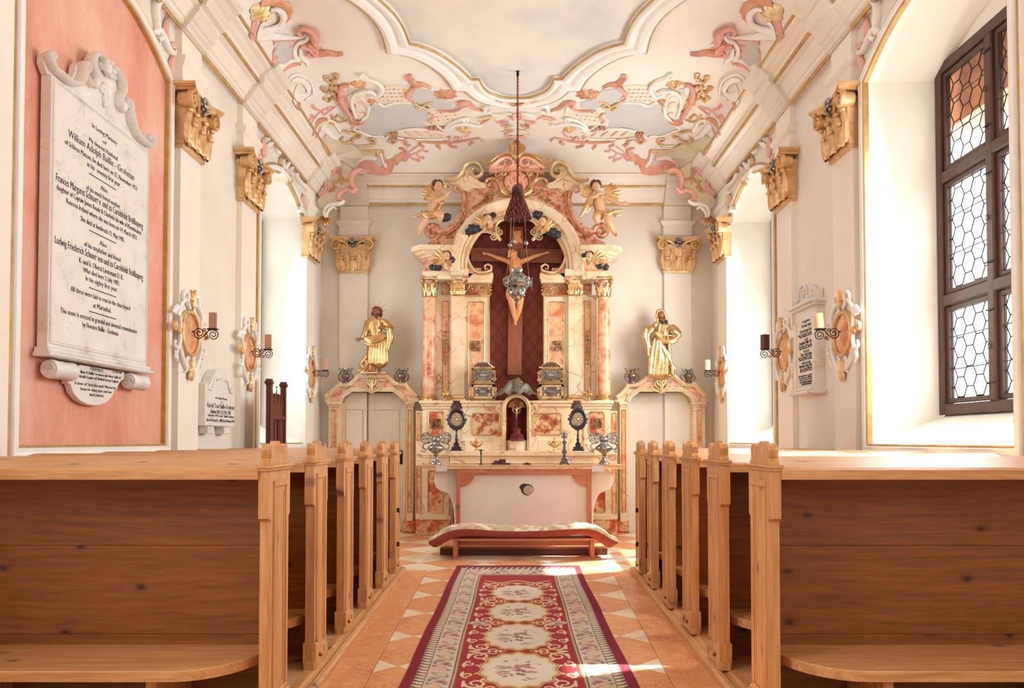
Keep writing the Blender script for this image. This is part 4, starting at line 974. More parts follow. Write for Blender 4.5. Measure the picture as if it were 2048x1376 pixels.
for xx in (xl+.30, b+.0): MB().box(xx-.14 if xx < 0 else xx, xx if xx < 0 else xx+.15, YM-.024, YM+.02, zT-.075, zT-.008).build('corner_block', M['paint_grey'], tab, 0, world=True)
m = MB(); x0, x1 = AY(890, 1100, 9.42)[0], AY(1205, 1100, 9.42)[0]
st = thing('altar_step', 'low dark red wooden step in front of the altar table', 'step', ((x0+x1)/2, 9.8, 0))
MB().box(x0, x1, 9.44, 10.72, 0, .078).build('riser', M['dark_wood_x'], st, 0, world=True)
m = MB(mir(9.44)); MB().box(x0-.02, x1+.02, 9.42, 10.74, .078, .102).build('tread', M['rose_wood_x'], st, 0, world=True)
for x in (x0-.0, x1): MB().box(x-.06, x+.06, 9.46, 9.62, 0, .075).build('corner_block', M['dark_wood_x'], st, 0, world=True)
# ================================================================== SIDE PORTALS
def portal(s, name_door):
    # s=-1 left (open door), s=+1 right (walled blank); drawn from the pixels of each
    YP = 11.80; F = mir(YP)
    if s < 0: X = [652, 683, 808, 829]; top = [(650, 803), (652, 792), (662, 785), (671, 776), (681, 768), (701, 767), (708, 761), (718, 751), (776, 751), (784, 758), (792, 766), (813, 768), (822, 779), (836, 792), (839, 803)]; cxp = 745
    else: X = [1237, 1257, 1384, 1413]; top = [(1229, 803), (1231, 794), (1241, 787), (1251, 776), (1254, 770), (1275, 768), (1284, 761), (1294, 752), (1348, 752), (1357, 760), (1366, 767), (1388, 768), (1396, 778), (1410, 790), (1417, 806)]; cxp = 1321
    lab = 'cream marbled door surround topped by a gilded male saint, left of the altar' if s < 0 else 'cream marbled door surround around a blank wall, topped by a gilded veiled woman'
    root = thing('door_surround', lab, 'door surround', (AY(cxp, 900, YP)[0], 11.9, 0), group='portals beside the altar')
    for a, b in ((X[0], X[1]), (X[2], X[3])):
        m = MB(F); pbox(m, a+4, 812, b-1 if a == X[0] else b-3, 1052, YP, -.2, 0); m.build('jamb', M['marble_cream'], root, 0, world=True)
        m = MB(F); pbox(m, a+1, 803, b, 809, YP, -.2, .05, .006); pbox(m, a+3, 809, b-1, 813, YP, -.2, .025, .005); pbox(m, a+2, 1046, b, 1064, YP, -.2, .02, .004); m.build('jamb_moulding', M['marble_cream'], root, 0, world=True)
        panel(root, F, pxb(a+(11 if b-a > 26 else 7), 820, b-(10 if b-a > 26 else 6), 1024, YP), 'marble_rose', 0, .006, .005)
        if b-a < 26: m = MB(F); pbox(m, a-4, 1042, b+1, 1064, YP, -.2, .05, .008); m.build('plinth', M['marble_red'], root, 0, world=True)
    t = P2(top, YP)
    z_in = 800; inner = P2([(X[3]+1, 805), (X[2]-2, 805), (X[2]-6, 795), (X[2]-16, 788), (X[2]-22, 784), (X[1]+22, 784), (X[1]+16, 788), (X[1]+6, 795), (X[1]+2, 805), (X[0]-1, 805)], YP)
    MB(F).plate(t+inner, -.2, .02).build('pediment', M['marble_cream'], root, 0, world=True)
    MB(F).sweep(t[1:-1], [(-.012, -.2), (-.012, .09), (.014, .10), (.02, .085), (.034, .08), (.045, .05), (.045, -.0)], False, -1).build('pediment_moulding', M['marble_cream'], root, 30, world=True)
    MB(F).sweep(inner[1:-1], [(-.0, -.2), (-.0, .06), (.03, .07), (.045, .05), (.06, .05), (.07, .02), (.07, -.0)], False, -1).build('arch_moulding', M['marble_cream'], root, 30, world=True)
    o = (cxp-745)
    for q in (1, -1):
        red = [(cxp+q*dx, y) for dx, y in ((-12, 765), (-30, 762), (-40, 768), (-48, 778), (-68, 778), (-84, 794), (-78, 796), (-60, 788), (-38, 782), (-20, 778))]
        MB(F).plate(P2(red, YP), .0, .028, .004).build('marble_inlay', M['marble_pink'], root, 0, world=True)
        L = smooth(P2([(cxp+q*dx, y) for dx, y in ((-12, 764), (-30, 761), (-40, 767), (-49, 777), (-68, 777), (-86, 794))], YP), 24)
        MB(F).tube([(x, z, .03) for x, z in L], .005, 5).build('gilt_line', M['gold'], root, world=True)
    m = MB(F); c = AY(cxp, 774, YP)
    for q in (-1, 1):
        m.shell((c[0]+q*.03, c[1]-.05), .135, PI/2-q*1.05, 1.3, 4, .045, .03, .1); m.tube(spiral((c[0]+q*.165, c[1]-.035), .03, 1.4, 0, q, .2, 16, .06), .008, 5)
    m.build('shell_lobe', M['marble_cream'], root, 60, world=True)
    m = MB(F); m.leaf([(c[0], c[1]-.085, 0), (c[0], c[1]+.03, 0), (c[0], c[1]+.13, 0)], .045, .05, .05, 3, .35, 20)
    for q in (-1, 1):
        for P in ([(0, -.10), (.045, -.03), (.095, .03), (.075, .065), (.05, .05)], [(0, -.09), (.10, -.05), (.145, -.01), (.13, .02), (.11, .0)], [(.0, -.02), (.055, .04), (.06, .11), (.03, .15), (0, .165)], [(.0, .05), (.03, .08), (.02, .12), (0, .14)], [(.02, .0), (.05, .07), (.025, .10)]):
            m.tube([(x, z, .075) for x, z in smooth([(c[0]+q*a, c[1]+b_) for a, b_ in P], 18)], [.005, .009, .007, .004], 6)
    m.build('gilt_ornament', M['gold_pale'], root, 60, world=True)
    return root, (AY(cxp+3, 750, YP)[0], AY(cxp, 750, YP)[1])
pl_, pos_l = portal(-1, 0); pr_, pos_r = portal(1, 0)
d = thing('door_1', None, None, (0, 0, 0), kind='structure')
F = mir(11.97); m = MB(F); pbox(m, 736, 786, 812, 1060, 11.97, -.02, .02); m.build('leaf', M['door_paint'], d, 0)
m = MB(F); pbox(m, 676, 786, 734, 1060, 11.97, -.02, .012); m.build('leaf', M['door_paint'], d, 0)
for q in ((720+4, 818, 799, 905), (744, 925, 799, 1040), (690, 818, 728, 905)):
    x0, z0, x1, z1 = pxb(*q, 11.95); P = [(x0, z0), (x1, z0), (x1, z1), (x0, z1)]; MB(F).sweep(P, [(0, .018), (0, .03), (.012, .034), (.02, .022), (.02, .018)], True).build('panel_moulding', M['door_paint'], d, 0)
m = MB(F); u, v = AY(799, 912, 11.95); m.tube([(u-.09, v+.025, .05), (u-.03, v+.02, .055), (u+.02, v+.02, .05)], [.006, .01, .008], 6); m.box(u-.0, u+.045, v-.12, v+.08, .02, .03); m.tube([(u+.02, v+.02, .02), (u+.02, v+.02, .055)], .01, 6); m.build('handle', M['iron'], d)
m = MB(F); u, v = AY(683, 872, 11.95); m.box(u-.01, u+.02, v-.05, v+.03, .012, .03); m.build('latch', M['iron'], d, 0)
# ================================================================== THINGS ON THE ALTAR
def at_z(px, py, z):   # point on a horizontal surface
    r = ray(px, py); t = (z-EYE)/r[2]; return (r[0]*t, r[1]*t)
zLedge = AY(951, 801, 11.25)[1]; zGr = AY(1033, 902, YG-.04)[1]; zMensa = zT
def lathe_thing(name, label, cat, loc, parts, group=None):
    t = thing(name, label, cat, loc, group=group)
    for nm, mat, prof, kw in parts: MB().lathe(prof, (0, 0), kw.get('seg', 20), kw.get('lobes', 0), kw.get('lob', 0)).build(nm, M[mat], t, 50)
    return t
# reliquary caskets
def casket(px0, px1, pyt, pyb, Y, label, lid, z):
    a, c = AY(px0, pyb, Y), AY(px1, pyt, Y); x = (a[0]+c[0])/2; w = (c[0]-a[0])/2*.86; H = c[1]-a[1]; t = thing('reliquary_casket', label, 'reliquary', (x, Y+.13, z), group='glazed reliquaries on the altar ledge')
    hb = H*(.74 if lid else 1.0)-.01; dpt = .10
    MB().box(-w, w, -dpt, dpt, .0, .02).box(-w*.97, w*.97, -dpt*.95, dpt*.95, .02, .03).build('base', M['brass_box'], t, 0)
    m = MB(); fw = .03
    for s in (-1, 1): m.box(*sorted((s*w*.92, s*(w*.92-fw))), -dpt*.92, dpt*.9, .03, hb)
    m.box(-w*.92, w*.92, -dpt*.92, dpt*.9, .03, .055).box(-w*.92, w*.92, -dpt*.92, dpt*.9, hb-.025, hb); m.build('frame', M['gold'] if not lid else M['brass_box'], t, 0)
    MB().box(-w*.9+fw*.8, w*.9-fw*.8, -dpt*.86, dpt*.8, .05, hb-.02).build('relic_panel', M['silver_dark'], t, 0)
    m = MB(lambda u, v, ww: (u, -dpt*.87-ww, v)); zc = (hb+.03)/2; ww = w*.55
    for k in range(7):
        for q in range(3):
            m.tube(spiral(((k-3)*ww/3.2, zc+(q-1)*hb*.22), .020, 1.2, k+q, 1 if (k+q) % 2 else -1, .2, 12, .004), [.004, .0025], 4)
    m.box(-.035, .035, zc-.012, zc+.012, .0, .008); m.build('filigree', M['silver'], t, 60)
    if not lid:
        m = MB(lambda u, v, ww: (u, -dpt*.87-ww, v))
        for sx in (-1, 1):
            for sz in (-1, 1): m.lathe([(0, .0), (.018, .0), (.018, .004), (0, .005)], (0, 0), 12) if 0 else m.ball((sx*ww*.92, zc+sz*hb*.2, .002), (.018, .018, .005), 10, 5)
        m.build('relic_disc', M['wax_light'], t, 60)
    for s in (-1, 1):
        m = MB(lambda u, v, ww: (u, -dpt*.9-ww, v))
        m.tube(spiral((s*w*.98, hb*.28), .028, 1.4, 0, s, .2, 18, .01), [.010, .006], 6); m.tube(spiral((s*w*.98, hb*.72), .026, 1.4, PI, -s, .2, 18, .01), [.010, .006], 6)
        m.tube([(s*w*1.0, hb*.3, .01), (s*w*1.06, hb*.5, .01), (s*w*.98, hb*.75, .01)], .009, 6); m.build('side_scroll', M['gold'], t, 60)
    if lid:
        m = MB(); vs = [(-w, -dpt, hb), (w, -dpt, hb), (w, dpt, hb), (-w, dpt, hb), (-w*.42, -dpt*.3, H-.015), (w*.42, -dpt*.3, H-.015), (w*.42, dpt*.3, H-.015), (-w*.42, dpt*.3, H-.015)]
        m.add(vs, [(0, 1, 5, 4), (1, 2, 6, 5), (2, 3, 7, 6), (3, 0, 4, 7), (4, 5, 6, 7), (3, 2, 1, 0)]).build('lid', M['silver_dark'], t, 0)
        m = MB(); m.tube([vs[0], vs[4]], .006, 5); m.tube([vs[1], vs[5]], .006, 5); m.tube([vs[4], vs[5]], .006, 5); m.tube([(-w, -dpt, hb), (w, -dpt, hb)], .009, 6)
        for k in range(9): m.ball((-w+2*w*k/8, -dpt-.004, hb+.012), .008, 6, 4)
        m.tube([(-w*.2, 0, H-.015), (-w*.15, 0, H), (w*.15, 0, H), (w*.2, 0, H-.015)], .005, 5); m.build('lid_trim', M['gold'], t, 60)
    return H
YB1 = 11.22
for (x0, x1, side) in ((936, 995, 'left'), (1073, 1134, 'right')):
    h = casket(x0, x1, 769, 801.5, YB1, 'low gilt-framed glazed reliquary box with wax discs, lower box of the %s stack' % side, False, zLedge+.001)
    casket(x0+1, x1-2, 722, 768, YB1, 'house-shaped reliquary casket with a sloping lid, upper box of the %s stack' % side, True, zLedge+h+.002)
# ebony oval reliquary stands
def ostensory(px, pyc, pyb, label):
    x, y = at_z(px, pyb, zGr); y = YG+.08; x = AY(px, pyb, y)[0]; t = thing('reliquary_stand', label, 'reliquary', (x, y, zGr), group='ebony oval reliquaries')
    k = y/FPX; H = (pyb-pyc)*k; rx, ry = 13.5*k, 16.5*k
    MB().box(-.075, .075, -.05, .05, 0, .02).box(-.06, .06, -.04, .04, .02, .055).box(-.035, .035, -.03, .03, .055, .10).build('base', M['ebony'], t, 0)
    MB().lathe([(.02, .10), (.026, .11), (.012, .125), (.024, .15), (.014, .17), (.018, .20), (.010, .22), (.012, H-ry*1.25)], (0, 0), 14).build('stem', M['ebony'], t, 50)
    f = lambda u, v, w: (u, -w, H+v); m = MB(f); A = []; B = []
    for q in range(48):
        a = 2*PI*q/48; g = 1.28+.07*abs(math.cos(4*a)); A.append((rx*g*math.cos(a), ry*g*math.sin(a))); B.append((rx*.82*math.cos(a), ry*.82*math.sin(a)))
    m.loft(A+A[:1], B+B[:1], [(0, -.015), (0, .012), (.3, .022), (.7, .018), (1, .006), (1, -.015), (0, -.015)]).build('frame', M['ebony'], t, 40)
    m = MB(f)
    for a in range(4): m.ball((rx*1.36*math.cos(a*PI/2), ry*1.36*math.sin(a*PI/2), .0), (.018, .018, .012), 8, 5)
    for a in range(8): q = a*PI/4+PI/8; m.tube(spiral((rx*1.28*math.cos(q), ry*1.28*math.sin(q)), .016, 1.2, q, 1, .2, 12, .008), [.006, .003], 5)
    m.build('carved_scroll', M['ebony'], t, 60)
    m = MB(f); m.plate([(rx*.84*math.cos(2*PI*q/32), ry*.84*math.sin(2*PI*q/32)) for q in range(32)], -.005, .004).build('lens', M['glass_lens'], t, 0)
    m = MB(f)
    for ring, n_ in ((.62, 12), (.4, 8)):
        for q in range(n_): a = 2*PI*q/n_; m.ball((rx*ring*math.cos(a), ry*ring*math.sin(a), .006), (.008, .008, .004), 6, 4)
    m.ball((0, 0, .008), (.016, .018, .006), 10, 5); m.build('relic', M['gold_pale'], t, 60)
ostensory(913, 838.5, 901.5, 'black ebony oval reliquary on a turned stem, left of the tabernacle')
ostensory(1156, 838.5, 902, 'black ebony oval reliquary on a turned stem, right of the tabernacle')
# silver vases with pierced flower scrolls
def silver_vase(px, label, sc=1.0):
    y = YM+.32; x = AY(px, 925, y)[0]; t = thing('altar_vase', label, 'vase', (x, y, zMensa+.001), group='silver altar vases'); k = y/FPX
    pr = [(.0, .0), (.068, 0), (.070, .012), (.060, .025), (.035, .045), (.022, .075), (.018, .095), (.030, .110), (.024, .125), (.045, .15), (.088, .175), (.105, .205), (.098, .225), (.068, .245), (.046, .262), (.042, .285), (.056, .305), (.052, .325), (.040, .34), (.05, .36), (.044, .36), (.0, .345)]
    MB().lathe(pr, (0, 0), 28, 14, .03).build('body', M['silver_old'], t, 60)
    for s in (-1, 1):
        f = lambda u, v, w: (s*u, -w, v); m = MB(f); cx, cz = .115, .335
        m.tube(z3([(cx+.072*math.cos(q*PI/10), cz+.068*math.sin(q*PI/10)) for q in range(21)]), .008, 6, 1.4)
        for q in range(5):
            a = q*PI*.4+.3; m.tube(spiral((cx+.036*math.cos(a), cz+.034*math.sin(a)), .028, 1.4, a, 1, .2, 14, .0), [.009, .005], 5, 1.3)
            m.ball((cx+.062*math.cos(a+.5), cz+.06*math.sin(a+.5), .01), .012, 6, 4)
        m.ball((cx, cz, .012), .016, 7, 5)
        m.tube(z3(smooth([(.09, .20), (.135, .19), (.165, .215), (.16, .25), (.13, .262), (.10, .28)], 18)), [.011, .008], 6)
        for q in range(3): m.leaf(z3([(.12+.02*q, .19-.01*q), (.14+.02*q, .165), (.155+.012*q, .145+.02*q)]), .012, .01, .0, 3, .3, 8)
        m.tube(z3(smooth([(.06, .32), (.05, .37), (.085, .395), (.12, .40)], 10)), [.010, .006], 6)
        m.build('pierced_handle', M['silver'], t, 60)
    return t
silver_vase(872, 'tall silver vase with pierced scroll handles on the left end of the altar table')
silver_vase(1208, 'tall silver vase with pierced scroll handles on the right end of the altar table')
# gold urns
def gold_urn(px, z, y, k, label):
    x = AY(px, 900, y)[0]; t = thing('gilt_urn', label, 'urn', (x, y, z), group='small gilded urns'); pr = [(0, 0), (.034, 0), (.034, .012), (.016, .024), (.014, .04), (.05, .062), (.064, .09), (.058, .105), (.03, .118), (.036, .126), (.018, .14), (.02, .155), (0, .175)]
    MB().lathe([(r*k, zz*k) for r, zz in pr], (0, 0), 20, 10, .06).build('bowl', M['gold'], t, 60)
    m = MB(lambda u, v, w: (u, -w, v))
    for s in (-1, 1): m.tube(z3([(p[0]*k, p[1]*k) for p in smooth([(s*.06, .08), (s*.085, .10), (s*.08, .13), (s*.055, .125)], 12)]), [.009*k, .006*k], 6)
    m.build('handle', M['gold'], t, 60); MB().ball((0, 0, .18*k), .012*k, 8, 6).build('knop', M['gold'], t, 60)
gold_urn(953, zGr, YG+.2, .95, 'small gilded urn on the altar step, left of the tabernacle'); gold_urn(1109, zGr, YG+.2, .95, 'small gilded urn on the altar step, right of the tabernacle')
gold_urn(891, zLedge, 11.32, .98, 'small gilded urn at the foot of the left inner pilaster'); gold_urn(1178, zLedge, 11.32, .98, 'small gilded urn at the foot of the right inner pilaster')
# green candlestick, pewter candlestick
x, y = AY(962, 925, YM+.22)[0], YM+.22
t = thing('candlestick', 'small dark green turned candlestick on the altar table', 'candlestick', (x, y, zMensa+.001))
MB().lathe([(0, 0), (.028, 0), (.028, .008), (.012, .02), (.009, .05), (.013, .06), (.008, .075), (.008, .12), (.014, .135), (.010, .15), (.012, .17)], (0, 0), 16).build('stem', M['green_paint'], t, 50)
MB().lathe([(.012, .17), (.03, .176), (.03, .184), (.012, .19), (.012, .185), (0, .185)], (0, 0), 16).build('drip_pan', M['green_paint'], t, 50)
x = AY(1129, 925, YM+.2)[0]; y = YM+.2
t = thing('candlestick', 'tall pewter candlestick on a scrolled three-footed base at the altar table', 'candlestick', (x, y, zMensa+.001))
m = MB(lambda u, v, w: (u, -w, v)); m.plate([(-.07, 0), (-.04, 0), (-.03, .012), (.03, .012), (.04, 0), (.07, 0), (.06, .03), (.035, .045), (.045, .07), (.02, .10), (-.02, .10), (-.045, .07), (-.035, .045), (-.06, .03)], -.04, .04, .008).build('base', M['pewter'], t, 30)
MB().lathe([(.02, .10), (.026, .11), (.012, .125), (.03, .15), (.034, .17), (.014, .19), (.02, .215), (.012, .235), (.02, .26), (.03, .285), (.012, .30), (.012, .33)], (0, 0), 18).build('stem', M['pewter'], t, 50)
MB().lathe([(.012, .33), (.04, .338), (.04, .348), (.014, .35), (.010, .41), (0, .42)], (0, 0), 18).build('drip_pan', M['pewter'], t, 50)
m = MB()
for q in range(4): a = q*PI/2+.4; m.tube([(.036*math.cos(a), .036*math.sin(a), .34), (.036*math.cos(a), .036*math.sin(a), .40)], .004, 5)
m.tube([(.036*math.cos(q*PI/8), .036*math.sin(q*PI/8), .385) for q in range(17)], .003, 5); m.build('gallery', M['pewter'], t, 50)
# books
def book(x0, x1, z, h, y, d, rz, mat, label):
    a, b = AY(x0, 925, y)[0], AY(x1, 925, y)[0]; w = (b-a)/2; t = thing('book', label, 'book', ((a+b)/2, y, z), rz, group='old books on the altar table')
    MB().box(-w, w, -d, d, 0, .003).box(-w, w, -d, d, h-.003, h).box(-w, -w+.004, -d, d, 0, h).build('cover', M[mat], t, 0)
    MB().box(-w+.004, w-.004, -d+.004, d-.004, .003, h-.003).build('pages', M['leather'], t, 0)
zb = zMensa+.001; yb_ = YM+.25
book(983, 1004, zb, .022, yb_, .05, .05, 'ebony', 'dark closed book at the bottom left of the small pile'); book(1004, 1021, zb, .020, yb_-.02, .05, -.1, 'leather', 'brown closed book at the bottom right of the small pile')
book(988, 1002, zb+.0225, .026, yb_, .04, .0, 'leather', 'short red-brown book in the middle of the small pile'); book(998, 1012, zb+.0225+.0, .044, yb_+.0, .04, .0, 'velvet', 'thick faded red book, tallest of the small pile')
# small cross lying on the table
x = AY(1055, 926, YM+.2)[0]; t = thing('small_cross', 'small dark cross lying flat on the altar table', 'cross', (x, YM+.2, zMensa+.001), .35)
MB().box(-.008, .008, -.07, .07, 0, .014).box(-.05, .05, .015, .03, .0, .0139).build('wood', M['leather'], t, 0); MB().tube([(0, -.04, .02), (0, .02, .026)], [.006, .01], 6).tube([(-.035, .022, .02), (.035, .022, .02)], .005, 6).build('figure', M['brass_box'], t)
# sage green drapery mound with a pelican-like bird
yq = 11.2; x = 0; zq = AY(1033, 790, yq)[1]-.02
t = thing('draped_mound', 'sage green carved drapery mound with resting lamb above the tabernacle', 'carving', (0, yq, zq))
m = MB(); vs = []; N = 28
for i in range(N+1):
    u = i/N*2-1; 
    for j in range(9):
        a = j/8; r = 1-a; hh = (1-abs(u)**1.6)
        vs.append((u*.29*(1), -.14*math.sin(PI*a*.5)-.02+.03*math.sin(9*u+a*4), .005+max(0, hh)*(.20*(1-a*a)+.03*math.sin(14*u+3*a)+.03)*(1) if True else 0))
m.add(vs, [(i*9+j, (i+1)*9+j, (i+1)*9+j+1, i*9+j+1) for i in range(N) for j in range(8)])
m.build('drapery', M['sage_drape'], t, 60)
m = MB(); m.ball((0, -.02, .19), (.075, .05, .05), 14, 9); m.ball((.055, -.08, .185), (.032, .028, .024), 10, 7); m.ball((-.07, -.03, .16), (.05, .04, .035), 10, 7); m.ball((.10, -.05, .16), (.05, .03, .02), 8, 6); m.ball((-.02, -.07, .16), (.06, .035, .03), 8, 6)
m.tube([(-.06, -.06, .16), (-.12, -.09, .11), (-.15, -.10, .08)], [.018, .012], 7); m.tube([(.06, -.07, .15), (.12, -.10, .12), (.19, -.09, .09)], [.02, .012], 7)
m.build('lamb', M['brass_box'], t, 60)
# crucifix in the niche
y = YN-.0; zb2 = zn+.001; x = 0
t = thing('niche_crucifix', 'small gilded crucifix on a red rocky base inside the tabernacle niche', 'crucifix', (0, y-.04, zb2))
vs = [(.0, .0), (.10, .0), (.10, .02), (.075, .04), (.085, .07), (.05, .09), (.045, .12), (.055, .15), (.03, .17), (0, .18)]
MB().lathe(vs, (0, 0), 18, 5, .14).build('base', M['marble_red'] if 0 else M['niche_red'], t, 50)
MB().box(-.010, .010, -.006, .006, .17, .50).box(-.055, .055, -.006, .006, .425, .445).build('cross', M['leather'], t, 0)
m = MB(lambda u, v, w: (u, -w, v)); m.tube([(-.06, .445, .012), (-.02, .42, .016), (0, .415, .018), (.02, .42, .016), (.06, .445, .012)], [.005, .009, .012, .009, .005], 6)
m.tube([(0, .42, .018), (.003, .38, .022), (0, .34, .02), (-.003, .30, .014)], [.014, .012, .010, .006], 7); m.ball((.006, .437, .022), .012, 7, 5)
m.tube([(.05*math.cos(q*PI/10), .42+.05*math.sin(q*PI/10), .0) for q in range(21)], .004, 5)
for q in range(12): a = q*PI/6; m.tube([(.052*math.cos(a), .42+.052*math.sin(a), 0), (.072*math.cos(a), .42+.072*math.sin(a), 0)], .0025, 4)
m.build('gilt_figure', M['gold'], t, 60)
# silver urns on the portals (two on each)
def small_vase(px, py, z, label):
    y = 11.72; x = AY(px, py, y)[0]; t = thing('rocaille_vase', label, 'vase', (x, y, z), group='small silver vases on the door surrounds')
    MB().lathe([(0, 0), (.05, 0), (.05, .012), (.035, .03), (.03, .045), (.055, .07), (.065, .10), (.055, .125), (.032, .145), (.03, .165), (.045, .185), (.04, .185), (0, .17)], (0, 0), 18, 8, .04).build('body', M['silver_dark'], t, 60)
    for s in (-1, 1):
        m = MB(lambda u, v, w: (s*u, -w, v))
        m.tube(z3(smooth([(.04, .03), (.085, .05), (.10, .09), (.085, .13), (.06, .15), (.075, .18), (.095, .19), (.09, .21), (.07, .205)], 26)), [.010, .014, .012, .008, .006], 6, 1.3)
        m.tube(z3(smooth([(.055, .155), (.05, .19), (.035, .21), (.03, .195)], 10)), [.010, .005], 6)
        for q in range(4): m.ball((.10-.01*q, .06+.03*q, .004), .011, 6, 4)
        m.build('scroll_handle', M['silver_dark'], t, 60)
zP = AY(690, 766, 11.72)[1]
for px, nm in ((691, 'left of the bearded gilded saint'), (803, 'right of the bearded gilded saint')): small_vase(px, 765, zP, 'small dark silver vase with scroll handles, '+nm)
for px, nm in ((1264, 'left of the veiled gilded woman'), (1377, 'right of the veiled gilded woman')): small_vase(px, 767, zP, 'small dark silver vase with scroll handles, '+nm)
# ================================================================== KNEELER WITH CUSHION
YK = 9.12; kn = thing('kneeling_bench', 'low wooden kneeling bench in front of the altar', 'kneeler', (.02, YK+.16, 0))
for px in (910, 1185):
    x = AY(px, 1100, YK)[0]
    MB(lambda u, v, w: (x+w, YK+u, v)).plate([(.0, 0), (.05, 0), (.10, .10), (.22, .10), (.27, 0), (.32, 0), (.28, .18), (.27, .205), (.03, .205), (.01, .15)], -.022, .022).build('leg', M['rose_wood_z'], kn, 0, world=True)
a, b = AY(905, 1070, YK)[0], AY(1190, 1070, YK)[0]
MB().box(a, b, YK+.01, YK+.31, .206, .226).build('top_board', M['rose_wood_x'], kn, 0, world=True)
MB().box(a+.03, b-.03, YK+.14, YK+.165, .13, .18).build('stretcher', M['rose_wood_x'], kn, 0, world=True)
cu = thing('cushion', 'long sagging tapestry cushion with red velvet sides on the low bench', 'cushion', (.02, YK+.16, .25))
top = [(858, 1077), (863, 1066), (880, 1056), (905, 1048), (930, 1044.5), (970, 1046), (1010, 1047), (1060, 1047), (1110, 1046), (1160, 1045), (1190, 1047), (1210, 1053), (1225, 1062), (1235, 1073)]
mid = [(858, 1082), (868, 1078), (885, 1068), (908, 1060), (935, 1057.5), (975, 1060), (1010, 1062), (1060, 1062), (1110, 1060), (1160, 1057), (1188, 1060), (1206, 1068), (1222, 1078), (1236, 1083)]
bot = [(860, 1089), (872, 1095), (885, 1090), (905, 1078), (935, 1073), (975, 1074), (1010, 1075), (1060, 1075), (1110, 1074), (1160, 1069), (1182, 1074), (1200, 1085), (1218, 1096), (1234, 1086)]
N = 90
T_, M_, B_ = [smooth([AY(p, q, YK+.0) for p, q in L], N) for L in (top, mid, bot)]
tops, vel = [], []
for i in range(N):
    x = M_[i][0]; zt_ = T_[i][1]-.012; zm = M_[i][1]; zb = max(B_[i][1], .15) ; e = min(1, (i/8), (N-1-i)/8)**.5 if 0 < i < N-1 else .25
    crown = .012+.035*e; wv = .004*math.sin(i*1.3)
    for k in range(9): a_ = k/8; tops.append((x, YK-.02+.36*a_, zm + (crown+wv)*math.sin(PI*min(1, max(0, a_)))**.5))
    for k in range(7): a_ = k/6; vel.append((x, YK-.02+.36*a_, zm+.002-(zm-max(zb, zm-.075))*math.sin(PI*a_)**.35 if 0 < k < 6 else zm+.002))
# the side of the cushion: straight drop then underside
side = []
for i in range(N):
    x = M_[i][0]; zm = M_[i][1]; zb = B_[i][1]
    for (dy, t_) in ((0, 0), (-.012, .25), (-.012, .8), (.01, 1), (.18, 1.02), (.33, 1), (.35, .8), (.35, .2), (.34, 0)): side.append((x, YK-.02+dy, zm+.001-(zm-zb)*t_))
g9 = lambda n: [(i*9+k, (i+1)*9+k, (i+1)*9+k+1, i*9+k+1) for i in range(n-1) for k in range(8)]
tp = MB().add(tops, g9(N)).build('tapestry_cover', M['woven_wool'], cu, 60, world=True)
sd = MB().add(side, g9(N)+[tuple(range(9)), tuple(range((N-1)*9, N*9))]).build('velvet_side', M['velvet'], cu, 60, world=True)
sd.parent = cu
def dye(o, fn):
    me = o.data; ca = me.color_attributes.new('dye', 'FLOAT_COLOR', 'POINT'); n = len(me.vertices); a = np.empty(n*3); me.vertices.foreach_get('co', a); a = a.reshape(-1, 3)
    c = np.ones((n, 4)); c[:, :3] = fn(a); ca.data.foreach_set('color', c.ravel())
def cush(a):
    x = a[:, 0]; y = a[:, 1]; c = np.tile(np.array(lin(208, 184, 146)), (len(a), 1)); f = np.sin(x*13+np.sin(y*24+x*9)*1.8)+.6*np.sin(x*37+y*29)+.4*np.sin(x*61-y*53)
    c[f > .6] = lin(234, 224, 200); c[f < -1.1] = lin(182, 162, 118); c[(f > .52) & (f < .6)] = lin(184, 134, 96); c[(f > -.1) & (f < 0)] = lin(196, 160, 120); return c
sub = tp.modifiers.new('weave', 'SUBSURF'); sub.levels = 0; sub.render_levels = 0; tp.modifiers.remove(sub)
# finer grid for the woven pattern
V = [tuple(v.co) for v in tp.data.vertices]; G = np.array(V).reshape(N, 9, 3); fi = np.linspace(0, N-1, 360); fk = np.linspace(0, 8, 33)
G1 = np.stack([np.stack([np.interp(fi, range(N), G[:, k, c]) for k in range(9)], 1) for c in range(3)], 2)
G2 = np.stack([np.stack([np.interp(fk, range(9), G1[i, :, c]) for i in range(360)], 0) for c in range(3)], 2)
me = bpy.data.meshes.new('tapestry_cover'); me.from_pydata(G2.reshape(-1, 3).tolist(), [], [(i*33+k, (i+1)*33+k, (i+1)*33+k+1, i*33+k+1) for i in range(359) for k in range(32)]); me.materials.append(M['woven_wool']); me.shade_smooth()
tp.data = me; dye(tp, cush)
